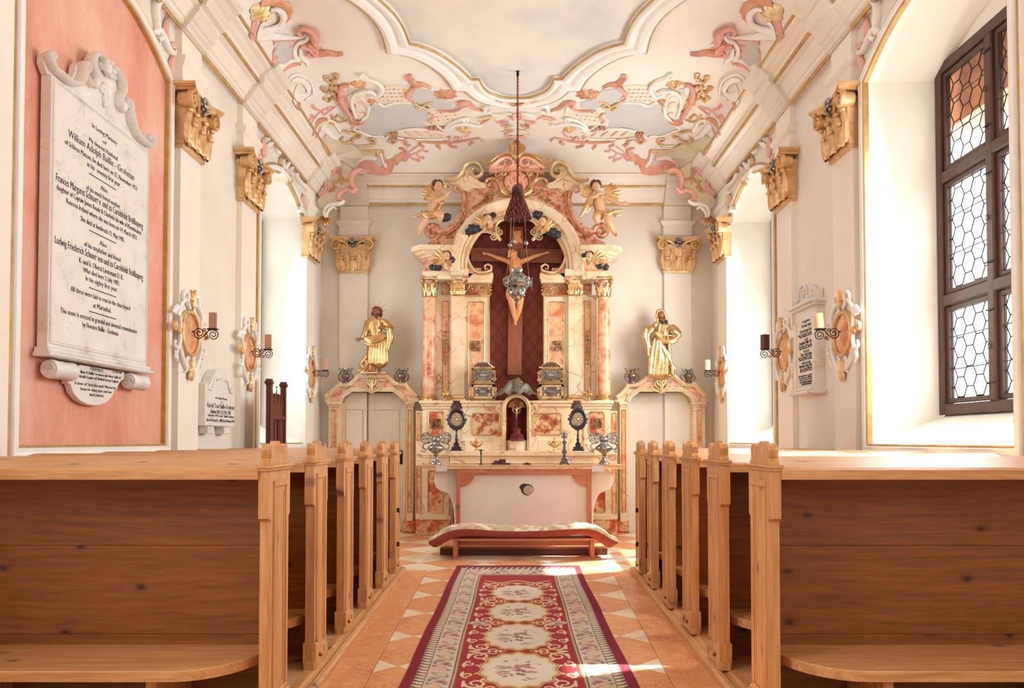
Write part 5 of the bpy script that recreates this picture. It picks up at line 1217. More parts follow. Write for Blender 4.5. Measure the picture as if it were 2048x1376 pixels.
# ================================================================== CARPET
NXr, NYr = 300, 900; RW = .632; y0r, y1r = 3.35, 8.62
U, Vv = np.meshgrid(np.linspace(-1, 1, NXr), np.linspace(0, 1, NYr)); X_ = U*RW; Y_ = y0r+(y1r-y0r)*Vv
Yf = y1r-Y_                         # distance from the far (altar) end
def rug_color():
    red = np.array(lin(164, 50, 56)); dred = np.array(lin(134, 34, 52)); cream = np.array(lin(222, 206, 180)); grey = np.array(lin(188, 180, 168)); brn = np.array(lin(120, 92, 84)); ochre = np.array(lin(206, 168, 116)); rose_ = np.array(lin(190, 122, 116)); slate_ = np.array(lin(118, 112, 120)); straw = np.array(lin(228, 204, 156))
    C = np.tile(dred, (NYr, NXr, 1)); ax = np.abs(X_); xf = X_
    def put(mask, col, k=1.0): C[mask] = C[mask]*(1-k)+col*k
    endd = Yf*.46                                   # border also crosses the far end
    d = np.minimum(RW-ax, endd*1.0)             # distance in from the nearer edge
    s = np.where(RW-ax < endd, Y_, X_)          # run along the border
    put(d > .058, brn); leaf = np.abs(((s/.062) % 1)-.5)*.075+.052
    tooth = (d > .060) & (d < .116); ph = ((s/.058)+(d-.05)*9+.12*np.sin(s*108)) % 1
    put(tooth & (ph < .52), cream); put(tooth & (ph > .46) & (ph < .56), slate_)
    put((d > .116), brn*.8); put(d > .120, grey*1.06)
    put((d > .124) & (d < .262), np.array(lin(214, 200, 184)))
    # flowers in the pale border
    bs = (s % .36)/.36*2-1; bc = d-.19
    def blob(cs, cd, rs, rd, col, k=1.0, p=2, wob=5, wa=.18):
        a = np.arctan2((bc-cd)/rd, (bs-cs)/rs); r = np.hypot((bs-cs)/rs, (bc-cd)/rd)*(1+wa*np.cos(wob*a)); put((d > .12) & (d < .258) & (r < 1), col, k)
    for q, (cs, cd, rs, rd, col) in enumerate([(-.55, -.012, .2, .042, ochre), (-.55, -.012, .12, .026, cream), (-.1, .02, .17, .032, rose_), (-.1, .02, .08, .016, brn), (.28, -.02, .19, .036, grey*.8), (.28, -.02, .1, .018, rose_), (.68, .012, .2, .042, ochre*.9), (.68, .012, .11, .024, cream),
                                               (-.32, .045, .10, .014, slate_), (-.8, .04, .10, .014, slate_), (.05, -.045, .12, .012, brn), (.48, .045, .10, .012, slate_), (.9, -.04, .1, .013, rose_), (-.3, -.05, .1, .01, brn)]): blob(cs, cd, rs, rd, col, .85)
    vine = np.abs(bc-.035*np.sin(bs*2*PI)) < .006; put((d > .125) & (d < .255) & vine, ochre*.8, .8)
    put((d > .258) & (d < .27), brn*.9); put((d > .27) & (d < .282), ochre); put((d > .282) & (d < .29), brn)
    fld = d > .29; put(fld, red)
    # medallions down the centre
    P = .79; yc = (Yf-1.52); k = np.floor(yc/P+.5); my = yc-k*P; ok = fld & (Yf > 1.04); ms = my/1.42
    a = np.arctan2(my/.33, xf/.205); r = np.hypot(my/.33, xf/.205); sc = 1+.045*np.cos(14*a)
    put(ok & (r*sc < 1.12), ochre); put(ok & (r*sc < 1.06), brn, .7); put(ok & (r*sc < 1.03), straw); put(ok & (r*sc < .93), np.array(lin(226, 213, 192)))
    rng = np.random.RandomState(4)
    for q in range(64):
        aa = rng.uniform(0, 2*PI); rr = rng.uniform(0, .74); cx, cy = rr*math.cos(aa)*.19, rr*math.sin(aa)*.30; ang = aa+rng.uniform(-.6, .6); L, Wd = rng.uniform(.014, .034), rng.uniform(.007, .013)
        u = (xf-cx)*math.cos(ang)+(my-cy)*math.sin(ang); v = -(xf-cx)*math.sin(ang)+(my-cy)*math.cos(ang)
        col = [rose_, slate_, brn, rose_*.8, np.array(lin(196, 170, 160))][q % 5]; put(ok & (np.hypot(u/L, v/Wd) < 1), col, .8)
    # straw scrolls either side of the medallions, in the red ground
    hx = .335-.0; sx = np.abs(xf)
    def curl(cx, cy, R, a0, turns, sg, wd):
        dx = (sx-cx); dy = (ms-cy); rr = np.hypot(dx, dy); th = (sg*(np.arctan2(dy, dx)-a0)) % (2*PI)
        m_ = np.zeros_like(rr, bool)
        for n_ in range(2):
            t = (th+2*PI*n_)/(2*PI*turns); rad = R*(1-.78*t); m_ |= (t <= 1) & (np.abs(rr-rad) < wd*(1-.5*t))
        put(ok & m_ & (r*sc > 1.12), straw)
    for cy, sg in ((.20, 1), (-.20, -1)):
        curl(.235, cy*.98, .060, 0, 1.4, sg, .010); curl(.150, cy*1.30, .042, PI, 1.3, -sg, .008); curl(.285, cy*.42, .035, PI/2*sg, 1.2, -sg, .008)
    for cx, cy, ang, L, Wd in ((.19, .13, .9, .045, .010), (.30, .20, 1.6, .045, .010), (.19, -.13, -.9, .045, .010), (.30, -.20, -1.6, .045, .010), (.27, .27, .2, .04, .009), (.27, -.27, -.2, .04, .009), (.12, .275, 0, .05, .007), (.32, .06, 1.4, .03, .009), (.32, -.06, 1.8, .03, .009), (.23, .05, .6, .03, .008), (.23, -.05, -.6, .03, .008), (.21, .235, 2.4, .03, .008), (.21, -.235, -2.4, .03, .008)):
        u = (sx-cx)*math.cos(ang)+(ms-cy)*math.sin(ang); v = -(sx-cx)*math.sin(ang)+(ms-cy)*math.cos(ang); put(ok & (r*sc > 1.12) & (np.hypot(u/L, v/Wd) < 1), straw)
    # faded flower sprays reaching in from the border every other medallion
    for kk in (1, 4):
        dy = Yf-1.52-P*(kk+.5); 
        for q in range(16):
            aa = rng.uniform(-1.2, 1.2); rr = rng.uniform(.0, .13); cx, cy = .33-rr*math.cos(aa), rr*math.sin(aa)*.9; u = (sx-cx)*math.cos(aa)+(dy-cy)*math.sin(aa); v = -(sx-cx)*math.sin(aa)+(dy-cy)*math.cos(aa)
            put((d > .20) & (np.hypot(u/.035, v/.014) < 1), [grey, rose_, np.array(lin(206, 190, 180)), slate_][q % 4], .85)
    # garland across the far end
    ge = fld & (Yf > .30) & (Yf < .95)
    for q in range(26):
        t = q/25*2-1; cx, cy = t*.30, .45+.10*math.cos(t*PI*1.5)+.02*rng.uniform(-1, 1); ang = rng.uniform(-.8, .8); u = (xf-cx)*math.cos(ang)+(Yf-cy)*math.sin(ang); v = -(xf-cx)*math.sin(ang)+(Yf-cy)*math.cos(ang)
        put(ge & (np.hypot(u/.034, v/.016) < 1), [cream, rose_, grey, cream*.9][q % 4], .9)
    t_ = np.abs(Yf-.98+.05*np.cos(xf*20)) < .014; put(fld & t_ & (ax < .30), straw)
    return C
C = rug_color()
Zr = .006+.0012*np.sin(Y_*9)+.002*np.clip(np.sin(X_*3+Y_*2.3), 0, 1)
Xw = X_+.004*np.sin(Y_*3.1)+.012
vs = np.stack([Xw, Y_, Zr], -1).reshape(-1, 3)
me = bpy.data.meshes.new('carpet_runner'); idx = np.arange(NXr*NYr).reshape(NYr, NXr)
q = np.stack([idx[:-1, :-1], idx[:-1, 1:], idx[1:, 1:], idx[1:, :-1]], -1).reshape(-1, 4)
me.vertices.add(len(vs)); me.vertices.foreach_set('co', vs.ravel()); me.loops.add(q.size); me.loops.foreach_set('vertex_index', q.ravel().astype(np.int32))
me.polygons.add(len(q)); me.polygons.foreach_set('loop_start', (np.arange(len(q))*4).astype(np.int32)); me.update(calc_edges=True); me.validate()
ca = me.color_attributes.new('dye', 'FLOAT_COLOR', 'POINT'); cc_ = np.ones((len(vs), 4)); cc_[:, :3] = C.reshape(-1, 3); ca.data.foreach_set('color', cc_.ravel())
me.materials.append(M['woven_wool']); me.shade_smooth()
rug = bpy.data.objects.new('carpet_runner', me); COL.objects.link(rug)
tag(rug, 'long red woven runner with cream floral medallions along the aisle', 'carpet')
# ================================================================== WALL ORNAMENT
SIDE = {-1: 'left', 1: 'right'}
def FW(s, X=2.83): return fr_left(-X) if s < 0 else fr_right(X)
POSN = {2: 'nearest', 3: 'middle', 4: 'farthest'}
for s in (-1, 1):
    for k in (2, 3, 4):
        a, b = PIL[k]; c = (a+b)/2
        t = thing('pilaster_capital', '%s gilded composite pilaster capital on the %s wall, %s' % (POSN[k], SIDE[s], {2: 'next to the big %s' % ('pink panel' if s < 0 else 'leaded window'), 3: 'between the two wall openings', 4: 'beside the back corner'}[k]), 'capital', (s*2.8, c, CAPZ[0]), group='gilded pilaster capitals')
        flat_capital(t, FW(s), c, (b-a)/2+.01, CAPZ[0], CAPZ[1], .06, 'gold_matt', .12)
for c, nm in ((-2.36, 'left'), (2.335, 'right')):
    t = thing('pilaster_capital', 'gilded composite pilaster capital on the back wall, %s of the high altar' % nm, 'capital', (c, 11.9, CAPZ[0]), group='gilded pilaster capitals')
    flat_capital(t, fr_back(12.0), c, .205, CAPZ[0], CAPZ[1], .06, 'gold_matt', .12)
# ---- oval cartouches with candle arms
def cartouche(s, yc, zc, label):
    fr = FW(s, 2.775); t = thing('wall_cartouche', label, 'wall ornament', (s*2.77, yc, zc-.35), group='stucco cartouches under the candle arms')
    rx, ry = .17, .175; SX = 1.3
    ov = [(yc+rx*math.cos(q*PI/16), zc+ry*math.sin(q*PI/16)) for q in range(32)]
    m = MB(fr); m.add([(yc, zc, .035)]+[(yc+(x-yc)*g, zc+(z-zc)*g, w) for g, w in ((.6, .03), (1, .012)) for x, z in ov], [(0, 1+i, 1+(i+1) % 32) for i in range(32)]+[(1+i, 1+(i+1) % 32, 33+(i+1) % 32, 33+i) for i in range(32)]); m.build('marble_oval', M['marble_rose'], t, 60, world=True)
    m = MB(fr); P = ov+ov[:1]; m.tube([(yc+(x-yc)*1.06, zc+(z-zc)*1.04, .022) for x, z in P], .017, 8); m.tube([(yc+(x-yc)*1.22, zc+(z-zc)*1.13, .012) for x, z in P], .010, 6); m.build('gilt_rim', M['gold_matt'], t, 60, world=True)
    for d in (-1, 1):
        m = MB(fr); X = lambda pts: [(yc+d*x*SX, zc+z, .02) for x, z in pts]
        m.tube(smooth(X([(.02, .21), (.06, .26), (.05, .32), (.10, .34), (.13, .29), (.11, .25), (.085, .28)]), 26), [0.0128, 0.0176, 0.0192, 0.0144, 0.0080], 7, 1.2)
        m.tube(smooth(X([(.10, .27), (.17, .20), (.20, .12), (.23, .16), (.25, .12)]), 18), [0.0160, 0.0144, 0.0128, 0.0080], 7, 1.2)
        m.tube(smooth(X([(.185, .16), (.165, .06), (.175, 0), (.17, -.08), (.20, -.15), (.25, -.13), (.24, -.09)]), 24), [0.0096, 0.0128, 0.0144, 0.0160, 0.0096], 7, 1.2)
        m.tube(smooth(X([(.18, -.12), (.14, -.20), (.10, -.26), (.06, -.30), (.04, -.27), (.065, -.25)]), 20), [0.0128, 0.0176, 0.0176, 0.0112, 0.0064], 7, 1.2)
        m.tube(smooth(X([(.02, -.215), (.05, -.20), (.06, -.24), (.05, -.31), (.09, -.33)]), 16), [0.0112, 0.0128, 0.0112, 0.0064], 7)
        m.leaf(X([(.19, .20), (.23, .17), (.28, .13)]), .03, .02, .01, 3, .4, 10); m.leaf(X([(.20, -.16), (.22, -.20), (.18, -.27)]), .025, .02, .01, 3, .4, 10)
        m.build('stucco_scroll', M['stucco_white'], t, 60, world=True)
        m = MB(fr); m.tube(spiral((yc+d*.33, zc+.02), .035, 1.3, PI/2, -d, .2, 18, .02), [.014, .008], 6, 1.2); m.ball((yc+d*.24, zc, .02), (.03, .035, .02), 8, 6); m.leaf(X([(.19, 0), (.22, .05), (.20, .09)]), .02, .015, .01, 2, .3, 8); m.build('gilt_scroll', M['gold_matt'], t, 60, world=True)
    m = MB(fr); X = lambda pts: [(yc+x, zc+z, .025) for x, z in pts]
    m.leaf(X([(0, .22), (.0, .30), (.0, .375)]), .045, .035, .02, 3, .4, 16, curl=.02); m.leaf(X([(0, .28), (-.03, .33), (-.05, .365)]), .02, .02, .03, 2, .3, 8); m.leaf(X([(0, .28), (.03, .33), (.05, .365)]), .02, .02, .03, 2, .3, 8)
    m.build('gilt_crest', M['gold_matt'], t, 60, world=True)
    m = MB(fr); m.leaf(X([(0, -.22), (.0, -.30), (.0, -.40)]), .035, .03, .02, 3, .4, 16); m.leaf(X([(0, -.31), (-.03, -.35), (-.03, -.39)]), .02, .02, .02, 2, .3, 8); m.leaf(X([(0, -.31), (.03, -.35), (.03, -.39)]), .02, .02, .02, 2, .3, 8); m.ball((yc, zc-.25, .03), .02, 8, 6)
    m.build('gilt_pendant', M['gold_matt'], t, 60, world=True)
def sconce(s, yc, zc, mat, h, tilt, label):
    # an S of wrought iron standing out from the wall, a drip plate and a square-cut candle
    t = thing('candle_arm', label, 'candle holder', (s*2.74, yc, zc), group='wrought iron candle arms')
    f = lambda u, v, w: (s*(2.74-u), yc+w, zc+v); L = .235
    m = MB(f); a = spiral((.055, -.0), .042, 1.5, PI*.95, -1, .2, 30); b = spiral((.175, -.018), .040, 1.5, -.3, -1, .2, 30)
    m.tube(a, .0042, 6); m.tube(b, .0042, 6); m.tube(smooth([a[0], (.035, -.045), (.075, -.045), (.12, .01), (.155, .028), (.20, .02), b[0]], 22) if 0 else smooth([(.015, .012), (.02, -.03), (.06, -.046), (.105, -.015), (.135, .018), (.175, .026), (.214, .0), (.21, -.03)], 26), .0048, 6)
    m.tube(spiral((.098, .022), .017, 1.3, -.5, 1, .2, 18), .0034, 5); m.tube(spiral((.125, -.040), .016, 1.3, PI-.5, 1, .2, 18), .0034, 5); m.tube([(-.035, .012, 0), (.018, .010, 0)], .006, 6)
    m.build('iron_scroll', M['iron'], t, 60, world=True) if 0 else None
    o = MB(f); o.v = []; o.f = []
    me = m; bpy_o = me.build('iron_scroll', M['iron'], None, 60); bpy_o.parent = t; V = bpy_o.data.vertices
    for v in V: v.co -= Vector(t.location)
    def loc(o_):
        for v in o_.data.vertices: v.co -= Vector(t.location)
        o_.parent = t; return o_
    loc(MB(lambda u, v, w: (s*(2.74-.17-u), yc+v, zc+w)).lathe([(0, .026), (.045, .026), (.050, .034), (.0, .030)], (0, 0), 20).build('drip_plate', M['iron'], None, 50))
    c = MB(); c.box(-.032, .032, -.032, .032, 0, h) if mat != 'wax_light' else c.lathe([(0, 0), (.036, 0), (.036, h-.004), (.030, h), (.008, h-.004), (0, h-.004)], (0, 0), 20)
    ca = c.build('candle', M[mat], t, 40); ca.location = (-s*.17, 0, .034); ca.rotation_euler = (0, tilt, .35)
    w_ = MB().tube([(0, 0, h-.004), (.002, 0, h+.012)], .002, 5).build('wick', M['ebony'], ca)
ZC = 2.2
data = [(-1, 6.99, 'wax', .135, .0), (-1, 8.55, 'wax', .15, .0), (-1, 11.12, 'wax', .15, .0), (1, 6.99, 'wax_light', .135, -.13), (1, 8.55, 'leather', .15, .0), (1, 11.12, 'wax_light', .14, 0)]
cl = {'wax': 'tan', 'wax_light': 'pale cream', 'leather': 'dark brown'}
ps = ['nearest', 'middle', 'farthest']
for i, (s, y, mt, h, tl) in enumerate(data):
    cartouche(s, y, ZC, '%s oval pink marble cartouche with white and gilt scrolls on the %s wall' % (ps[i % 3], SIDE[s]))
    sconce(s, y, ZC+.01, mt, h, tl*s, '%s black iron candle arm on the %s wall holding a %s candle' % (ps[i % 3], SIDE[s], cl[mt]))
# ---- marble tablets
def text(par, body, s, X, u, v, width, height, mat='ink'):
    cu_ = bpy.data.curves.new('inscription', 'FONT'); cu_.body = body; cu_.align_x = 'CENTER'; cu_.align_y = 'CENTER'; cu_.size = 1; cu_.extrude = .004; cu_.resolution_u = 2; cu_.offset = -.010
    o = bpy.data.objects.new('inscription', cu_); COL.objects.link(o); cu_.materials.append(M[mat]); TEXTS.append((o, par, s, X, u, v, width, height)); return o
TEXTS = []
def place_texts():
    bpy.context.view_layer.update()
    dg = bpy.context.evaluated_depsgraph_get()
    for o, par, s, X, u, v, width, height in TEXTS:
        me = bpy.data.meshes.new_from_object(o.evaluated_get(dg)); n = len(me.vertices); a = np.empty(n*3); me.vertices.foreach_get('co', a); a = a.reshape(-1, 3)
        cx = (a[:, 0].min()+a[:, 0].max())/2; W = a[:, 0].max()-a[:, 0].min(); kx = width/W; ky = height/.70
        x = (a[:, 0]-cx)*kx; z = (a[:, 1])*ky; w = a[:, 2]*.35
        L = ORIG.get(par.name, (0, 0, 0))
        if s < 0: b = np.stack([np.full(n, -X)+w+.0008, u+x, v+z], 1)
        elif s > 0: b = np.stack([np.full(n, X)-w-.0008, u-x, v+z], 1)
        b -= np.array(L); me.vertices.foreach_set('co', b.ravel()); me.materials.clear(); me.materials.append(M['ink'])
        q = bpy.data.objects.new('inscription', me); COL.objects.link(q); q.parent = par
        bpy.data.objects.remove(o)
    TEXTS.clear()
X1 = 2.76
t1 = thing('memorial_tablet', 'large white marble memorial tablet with scrolled crest on the pink wall panel', 'memorial tablet', (-2.8, 5.52, 1.78))
F = FW(-1, X1)
MB(F).box(4.87, 6.17, 1.85, 3.475, -.066, 0, .006).build('slab', M['marble_white'], t1, 0, world=True)
P = [(4.882, 1.875), (6.158, 1.875), (6.158, 3.462), (4.882, 3.462)]
m = MB(F); m.sweep(P, [(0, 0), (.0, .006), (.004, .008), (.008, .006), (.008, .0)], True); m.sweep(offset(P, .014), [(0, 0), (.003, .004), (.006, .0)], True); m.build('raised_border', M['marble_white'], t1, 0, world=True)
m = MB(F); m.box(4.845, 6.195, 1.82, 1.85, -.066, .025, .008); m.box(4.83, 6.21, 1.795, 1.82, -.066, .045, .010); m.build('ledge', M['marble_white'], t1, 0, world=True)
yc, zb = 5.52, 3.475
half = [(.66, 0), (.70, .05), (.69, .11), (.64, .13), (.60, .10), (.55, .055), (.48, .05), (.42, .07), (.36, .13), (.34, .20), (.30, .235), (.25, .23), (.22, .20), (.20, .26), (.17, .32), (.10, .375), (.05, .39)]
out = [(yc+x, zb+z) for x, z in half]+[(yc-x, zb+z) for x, z in half[::-1]]
MB(F).plate(out, -.066, -.02, .006).build('crest_panel', M['marble_white'], t1, 0, world=True)
for d in (-1, 1):
    m = MB(F); X = lambda pts, w=.0: [(yc+d*x, zb+z, w) for x, z in pts]
    L = X([(.655, .085), (.64, .11), (.665, .125), (.69, .10), (.68, .06), (.64, .035), (.58, .035), (.50, .03), (.42, .045), (.35, .09), (.32, .16), (.315, .21), (.285, .235), (.255, .215), (.265, .185), (.29, .19)])
    m.tube(smooth(L, 60), [.010, .016, .020, .021, .021, .020, .017, .010], 8, 2.4); m.build('scroll', M['marble_white'], t1, 60, world=True)
    m = MB(F); L = X([(.26, .17), (.22, .13), (.17, .15), (.17, .21), (.21, .27), (.19, .33), (.12, .37), (.06, .36), (.05, .31), (.09, .30), (.11, .325)])
    m.tube(smooth(L, 44), [.010, .017, .020, .020, .018, .015, .009], 8, 2.2); m.ball((yc+d*.19, zb+.15, .02), (.035, .04, .03), 9, 6); m.build('scroll', M['marble_white'], t1, 60, world=True)
m = MB(F); c = (yc+.0, zb+.12)
for (a, b, L_) in ((0, .09, .03), (0, .04, .026), (0, 0, .03), (0, -.04, .02), (.045, .05, .028), (-.045, .05, .028), (.03, .02, .015), (-.03, .08, .02)): m.ball((c[0]+a, c[1]+b, -.015), (L_, L_, .018), 8, 5)
m.ball((yc, zb+.335, .0), (.05, .055, .03), 10, 7)
for q in range(5): m.ball((yc+.05*math.cos(q*1.256), zb+.33+.05*math.sin(q*1.256), .02), (.022, .022, .02), 7, 5)
m.build('carved_cross', M['marble_white'], t1, 60, world=True)
for y0, y1 in ((4.90, 5.14), (5.90, 6.13)):
    z = 1.725; m = MB(lambda u, v, w: (-2.83+.055+u, w, z+v)); pr = []
    prof = [(.052, 0), (.060, .015), (.056, .05), (.048, .08), (.058, .10), (.048, .12), (.056, .15), (.060, .2)]
    m2 = MB(); vs = []; n_ = 16
    for r, yy in prof:
        for q in range(n_): a = 2*PI*q/n_; vs.append((-2.77+r*math.cos(a), y0+yy*(y1-y0)/.2, z+r*math.sin(a)))
    m2.add(vs, [(i*n_+q, i*n_+(q+1) % n_, (i+1)*n_+(q+1) % n_, (i+1)*n_+q) for i in range(len(prof)-1) for q in range(n_)]+[tuple(range(n_)), tuple(range((len(prof)-1)*n_, len(prof)*n_))])
    m2.tube([(-2.77+.035*(1-i/20)*math.cos(i*.5), y0-.004, z+.035*(1-i/20)*math.sin(i*.5)) for i in range(20)], .005, 5)
    m2.build('scroll_corbel', M['marble_white'], t1, 40, world=True)
ap = [(5.02, 1.785), (5.02, 1.745), (5.045, 1.735), (5.10, 1.72), (5.14, 1.685), (5.15, 1.655), (5.18, 1.65), (5.21, 1.60), (5.29, 1.555), (5.38, 1.535), (5.46, 1.53), (5.54, 1.535), (5.63, 1.555), (5.71, 1.60), (5.745, 1.65), (5.78, 1.655), (5.80, 1.69), (5.84, 1.72), (5.885, 1.735), (5.885, 1.785)]
MB(FW(-1, 2.80)).plate(ap, -.03, .012, .004).build('lower_plaque', M['marble_white'], t1, 0, world=True)
def L1(px, py, body, p0, p1, h, X=X1, par=t1, s=-1):
    XX = s*X; y, z = AX(px, py, XX); ya = AX(p0, py, XX)[0]; yb_ = AX(p1, py, XX)[0]; text(par, body, s, X, (ya+yb_)/2, z, abs(yb_-ya), h)
L1(208, 268, 'In Loving Memory', 184, 234, .030); L1(209, 285, 'of', 205, 213, .026); L1(206, 298, 'My dearest Husband', 178, 235, .030)
L1(202, 311, 'William Adolph Baillie - Grohman', 136, 268, .048); L1(201, 330, 'of Schloss Matzen, he died here on 22. November 1921', 129, 274, .033); L1(207, 349, 'in his  seventy first year.', 174, 241, .033)
L1(208, 379, 'Also', 201, 215, .032); L1(205, 393.5, 'of his much loved mother', 172, 240, .033)
L1(205, 407, 'Frances Margaret Schnorr v. und zu Carolsfeldt Br\u00fc\u00dflasperg', 111, 286, .048); L1(205, 424, 'daughter of Captain James Reade & Charlotte his wife of Mountheaton', 112, 282, .033); L1(205, 440, 'Roscrea Ireland where she was born on 14. March 1821.', 132, 275, .033)
L1(205, 459, 'She died at Innsbruck 12. May 1905.', 161, 249, .033); L1(206, 489, 'Also', 199, 213, .032); L1(204, 503.6, 'of his stepfather and friend', 168, 241, .033)
L1(195, 516, 'Ludwig Friederich Schnorr von und zu Carolsfeldt Br\u00fc\u00dflasperg', 109, 286, .048); L1(202, 538, 'K. und k. Oberst Lieutenant D. R.', 158, 246, .036); L1(200, 552.6, 'Who died here 2. July 1902', 166, 238, .033); L1(202, 568, 'In his eighty first year.', 171, 235, .033)
L1(200, 597, 'All three were laid to rest in the churchyard', 141, 260, .033); L1(203, 616, 'at Mariathal.', 186, 222, .033); L1(196, 641.6, 'This stone is erected in grateful and devoted remembrance', 120, 274, .033); L1(199, 658, 'by Florence Baillie - Grohman.', 165, 237, .033)
for py in (363.9, 474, 585, 630.7):
    y0, z0 = AX(206, py, -X1); MB(F).box(y0-.18, y0+.18, z0-.003, z0+.003, 0, .0016).build('divider_line', M['ink'], t1, 0, world=True)
for a in ((193, 728, 'And in loving memory of', 171, 216, .020), (194, 739, 'Florence', 181, 206, .034), (149, 729, '* 21. III. 1861', 137, 158, .014), (234, 745, '\u2020 24. III. 1945', 225, 243, .014), (190, 748, 'wife of William A Baillie-Grohman and eldest child of', 139, 241, .020), (191, 757, 'Tom Nickalls Esquire of Nutfield Surrey England.', 145, 237, .020),
          (190, 771, 'A lover of Tyrol she made Matzen her', 149, 232, .021), (192, 781, 'home for many years and was', 161, 223, .020), (193, 790.5, 'much beloved.', 179, 207, .020)): L1(*a, X=2.788)
# small tablet
X2 = 2.735; t2 = thing('memorial_tablet', 'small white marble memorial tablet with arched top, low between two left cartouches', 'memorial tablet', (-2.79, 7.66, 1.36)); F = FW(-1, X2)
a, b = 7.285, 8.03; c = (a+b)/2; hp = [(.37, 0), (.37, .37), (.35, .38), (.33, .36), (.30, .345), (.25, .37), (.20, .42), (.19, .45), (.16, .46), (.12, .50), (.05, .525)]
P = [(c+x, 1.43+z) for x, z in hp]+[(c-x, 1.43+z) for x, z in hp[::-1]]
MB(F).plate(P, -.09, 0, .006).build('slab', M['marble_white'], t2, 0, world=True)
for yy in (c-.28, c+.14): MB(F).box(yy, yy+.14, 1.36, 1.43, -.09, -.01, .006).build('bracket', M['marble_white'], t2, 0, world=True)
m = MB(F)
for d in (-1, 1): m.tube(smooth([(c+d*.33, 1.43+.33, .0), (c+d*.24, 1.43+.33, .005), (c+d*.18, 1.43+.40, .006), (c+d*.13, 1.43+.44, .005), (c+d*.09, 1.43+.42, .004)], 22), [.010, .014, .008], 6)
m.tube([(c, 1.43+.36, .0), (c, 1.43+.48, .0)], .012, 6).tube([(c-.035, 1.43+.44, .0), (c+.035, 1.43+.44, .0)], .012, 6); m.build('carved_crest', M['marble_white'], t2, 60, world=True)
for a_ in ((442, 797, 'In Loving Memory', 431, 454, .024), (443, 805, 'of', 441, 445, .02), (441, 813, 'Harold Tom Baillie-Grohman', 414, 468, .045), (441, 824.6, 'Admiral, RN. CB, DSO, OBE.', 421, 462, .036), (441, 832, 'only son of W.A. and F. Baillie-Grohman', 416, 467, .024), (441, 841.5, 'Born in Victoria B.C. 1888 Died in Norway 1978', 413, 468, .028)): L1(*a_, X=X2, par=t2)
# tablet on the right wall
X3 = 2.745; t3 = thing('memorial_tablet', 'white marble memorial tablet with moulded cornice on the right wall between two cartouches', 'memorial tablet', (2.79, 7.87, 1.72)); F = FW(1, X3); a, b = 7.60, 8.16; c = (a+b)/2
MB(F).box(a, b, 1.80, 2.55, -.085, -.01, .006).build('slab', M['marble_white'], t3, 0, world=True)
MB(F).box(a+.075, b-.075, 1.86, 2.46, -.02, 0, .004).build('text_panel', M['marble_white'], t3, 0, world=True)
for y0, y1 in ((a-.006, a+.06), (b-.06, b+.006)): MB(F).box(y0, y1, 1.80, 2.44, -.085, .012, .006).box(y0-.01, y1+.01, 2.02, 2.05, -.085, .022, .006).build('side_strip', M['marble_white'], t3, 0, world=True)
MB(F).box(a-.03, b+.03, 2.55, 2.58, -.085, .03, .010).box(a-.045, b+.045, 2.58, 2.615, -.085, .05, .010).build('cornice', M['marble_white'], t3, 0, world=True)
MB(F).box(a-.03, b+.03, 1.77, 1.80, -.085, .03, .008).box(a-.05, b+.05, 1.735, 1.77, -.085, .05, .010).build('ledge', M['marble_white'], t3, 0, world=True)
hp = [(.28, 0), (.28, .09), (.22, .095), (.19, .06), (.15, .06), (.13, .12), (.07, .165), (0, .175)]
MB(F).plate([(c+x, 2.615+z) for x, z in hp]+[(c-x, 2.615+z) for x, z in hp[::-1][1:]], -.08, -.0, .006).build('crest_panel', M['marble_white'], t3, 0, world=True)
m = MB(F)
for d in (-1, 1): m.tube(spiral((c+d*.245, 2.66), .035, 1.4, PI/2, d, .2, 18, .008), [.010, .006], 6); m.tube(smooth([(c+d*.19, 2.64, .01), (c+d*.12, 2.66, .012), (c+d*.10, 2.74, .012), (c+d*.03, 2.78, .01)], 14), .010, 6)
m.tube(spiral((c, 2.70), .05, 1.5, 0, 1, .2, 22, .01), [.012, .008], 6); m.build('carved_crest', M['marble_white'], t3, 60, world=True)
z5 = lambda zx, zy: (1585+zx/8.6, 620+zy/8.6)
for (zx, zy, body, x0, x1, h) in ((235, 185, 'In Loving Memory', 168, 302, .022), (235, 218, 'of', 228, 245, .018), (235, 262, 'The Kump Family', 155, 318, .030), (240, 345, 'Ernest Joseph Kump', 130, 345, .036), (240, 405, 'Born 29. December 1911  Bakersfield', 105, 373, .022), (238, 440, 'Died 4. November 1999  Z\u00fcrich', 125, 355, .022), (235, 497, 'his wife', 205, 268, .018),
        (240, 550, 'Josephine Miller Kump', 120, 358, .036), (240, 608, 'Born 10. June 1910  Los Angeles', 118, 362, .022), (240, 645, 'Died 28. December 1997  Z\u00fcrich', 122, 360, .022), (238, 700, 'their only son', 190, 290, .018), (238, 755, 'Peter Clark Kump', 145, 330, .036), (240, 805, 'Born 22. October 1937  Los Angeles', 110, 370, .022), (240, 840, 'Died 7. June 1995  East Hampton', 118, 362, .022),
        (240, 900, 'and their only daughter', 155, 328, .020), (240, 950, 'Ramonda Kump Bridges', 118, 368, .036), (240, 1005, 'Born 17. March 1940  Menlo', 135, 348, .022), (240, 1040, 'Died 28. May 1997  Palo Alto', 132, 352, .022), (243, 1120, 'This family Matzen is a second home', 103, 385, .020), (243, 1155, 'for over thirty years, filling the walls', 108, 380, .020), (243, 1190, 'with their presence and vitality', 122, 358, .020), (243, 1228, 'and sharing the enchantment', 128, 352, .020), (240, 1268, 'with family and friends', 155, 325, .020)):
    p = z5(zx, zy); L1(p[0], p[1], body, 1585+x0/8.6, 1585+x1/8.6, h, X=X3, par=t3, s=1)
place_texts()
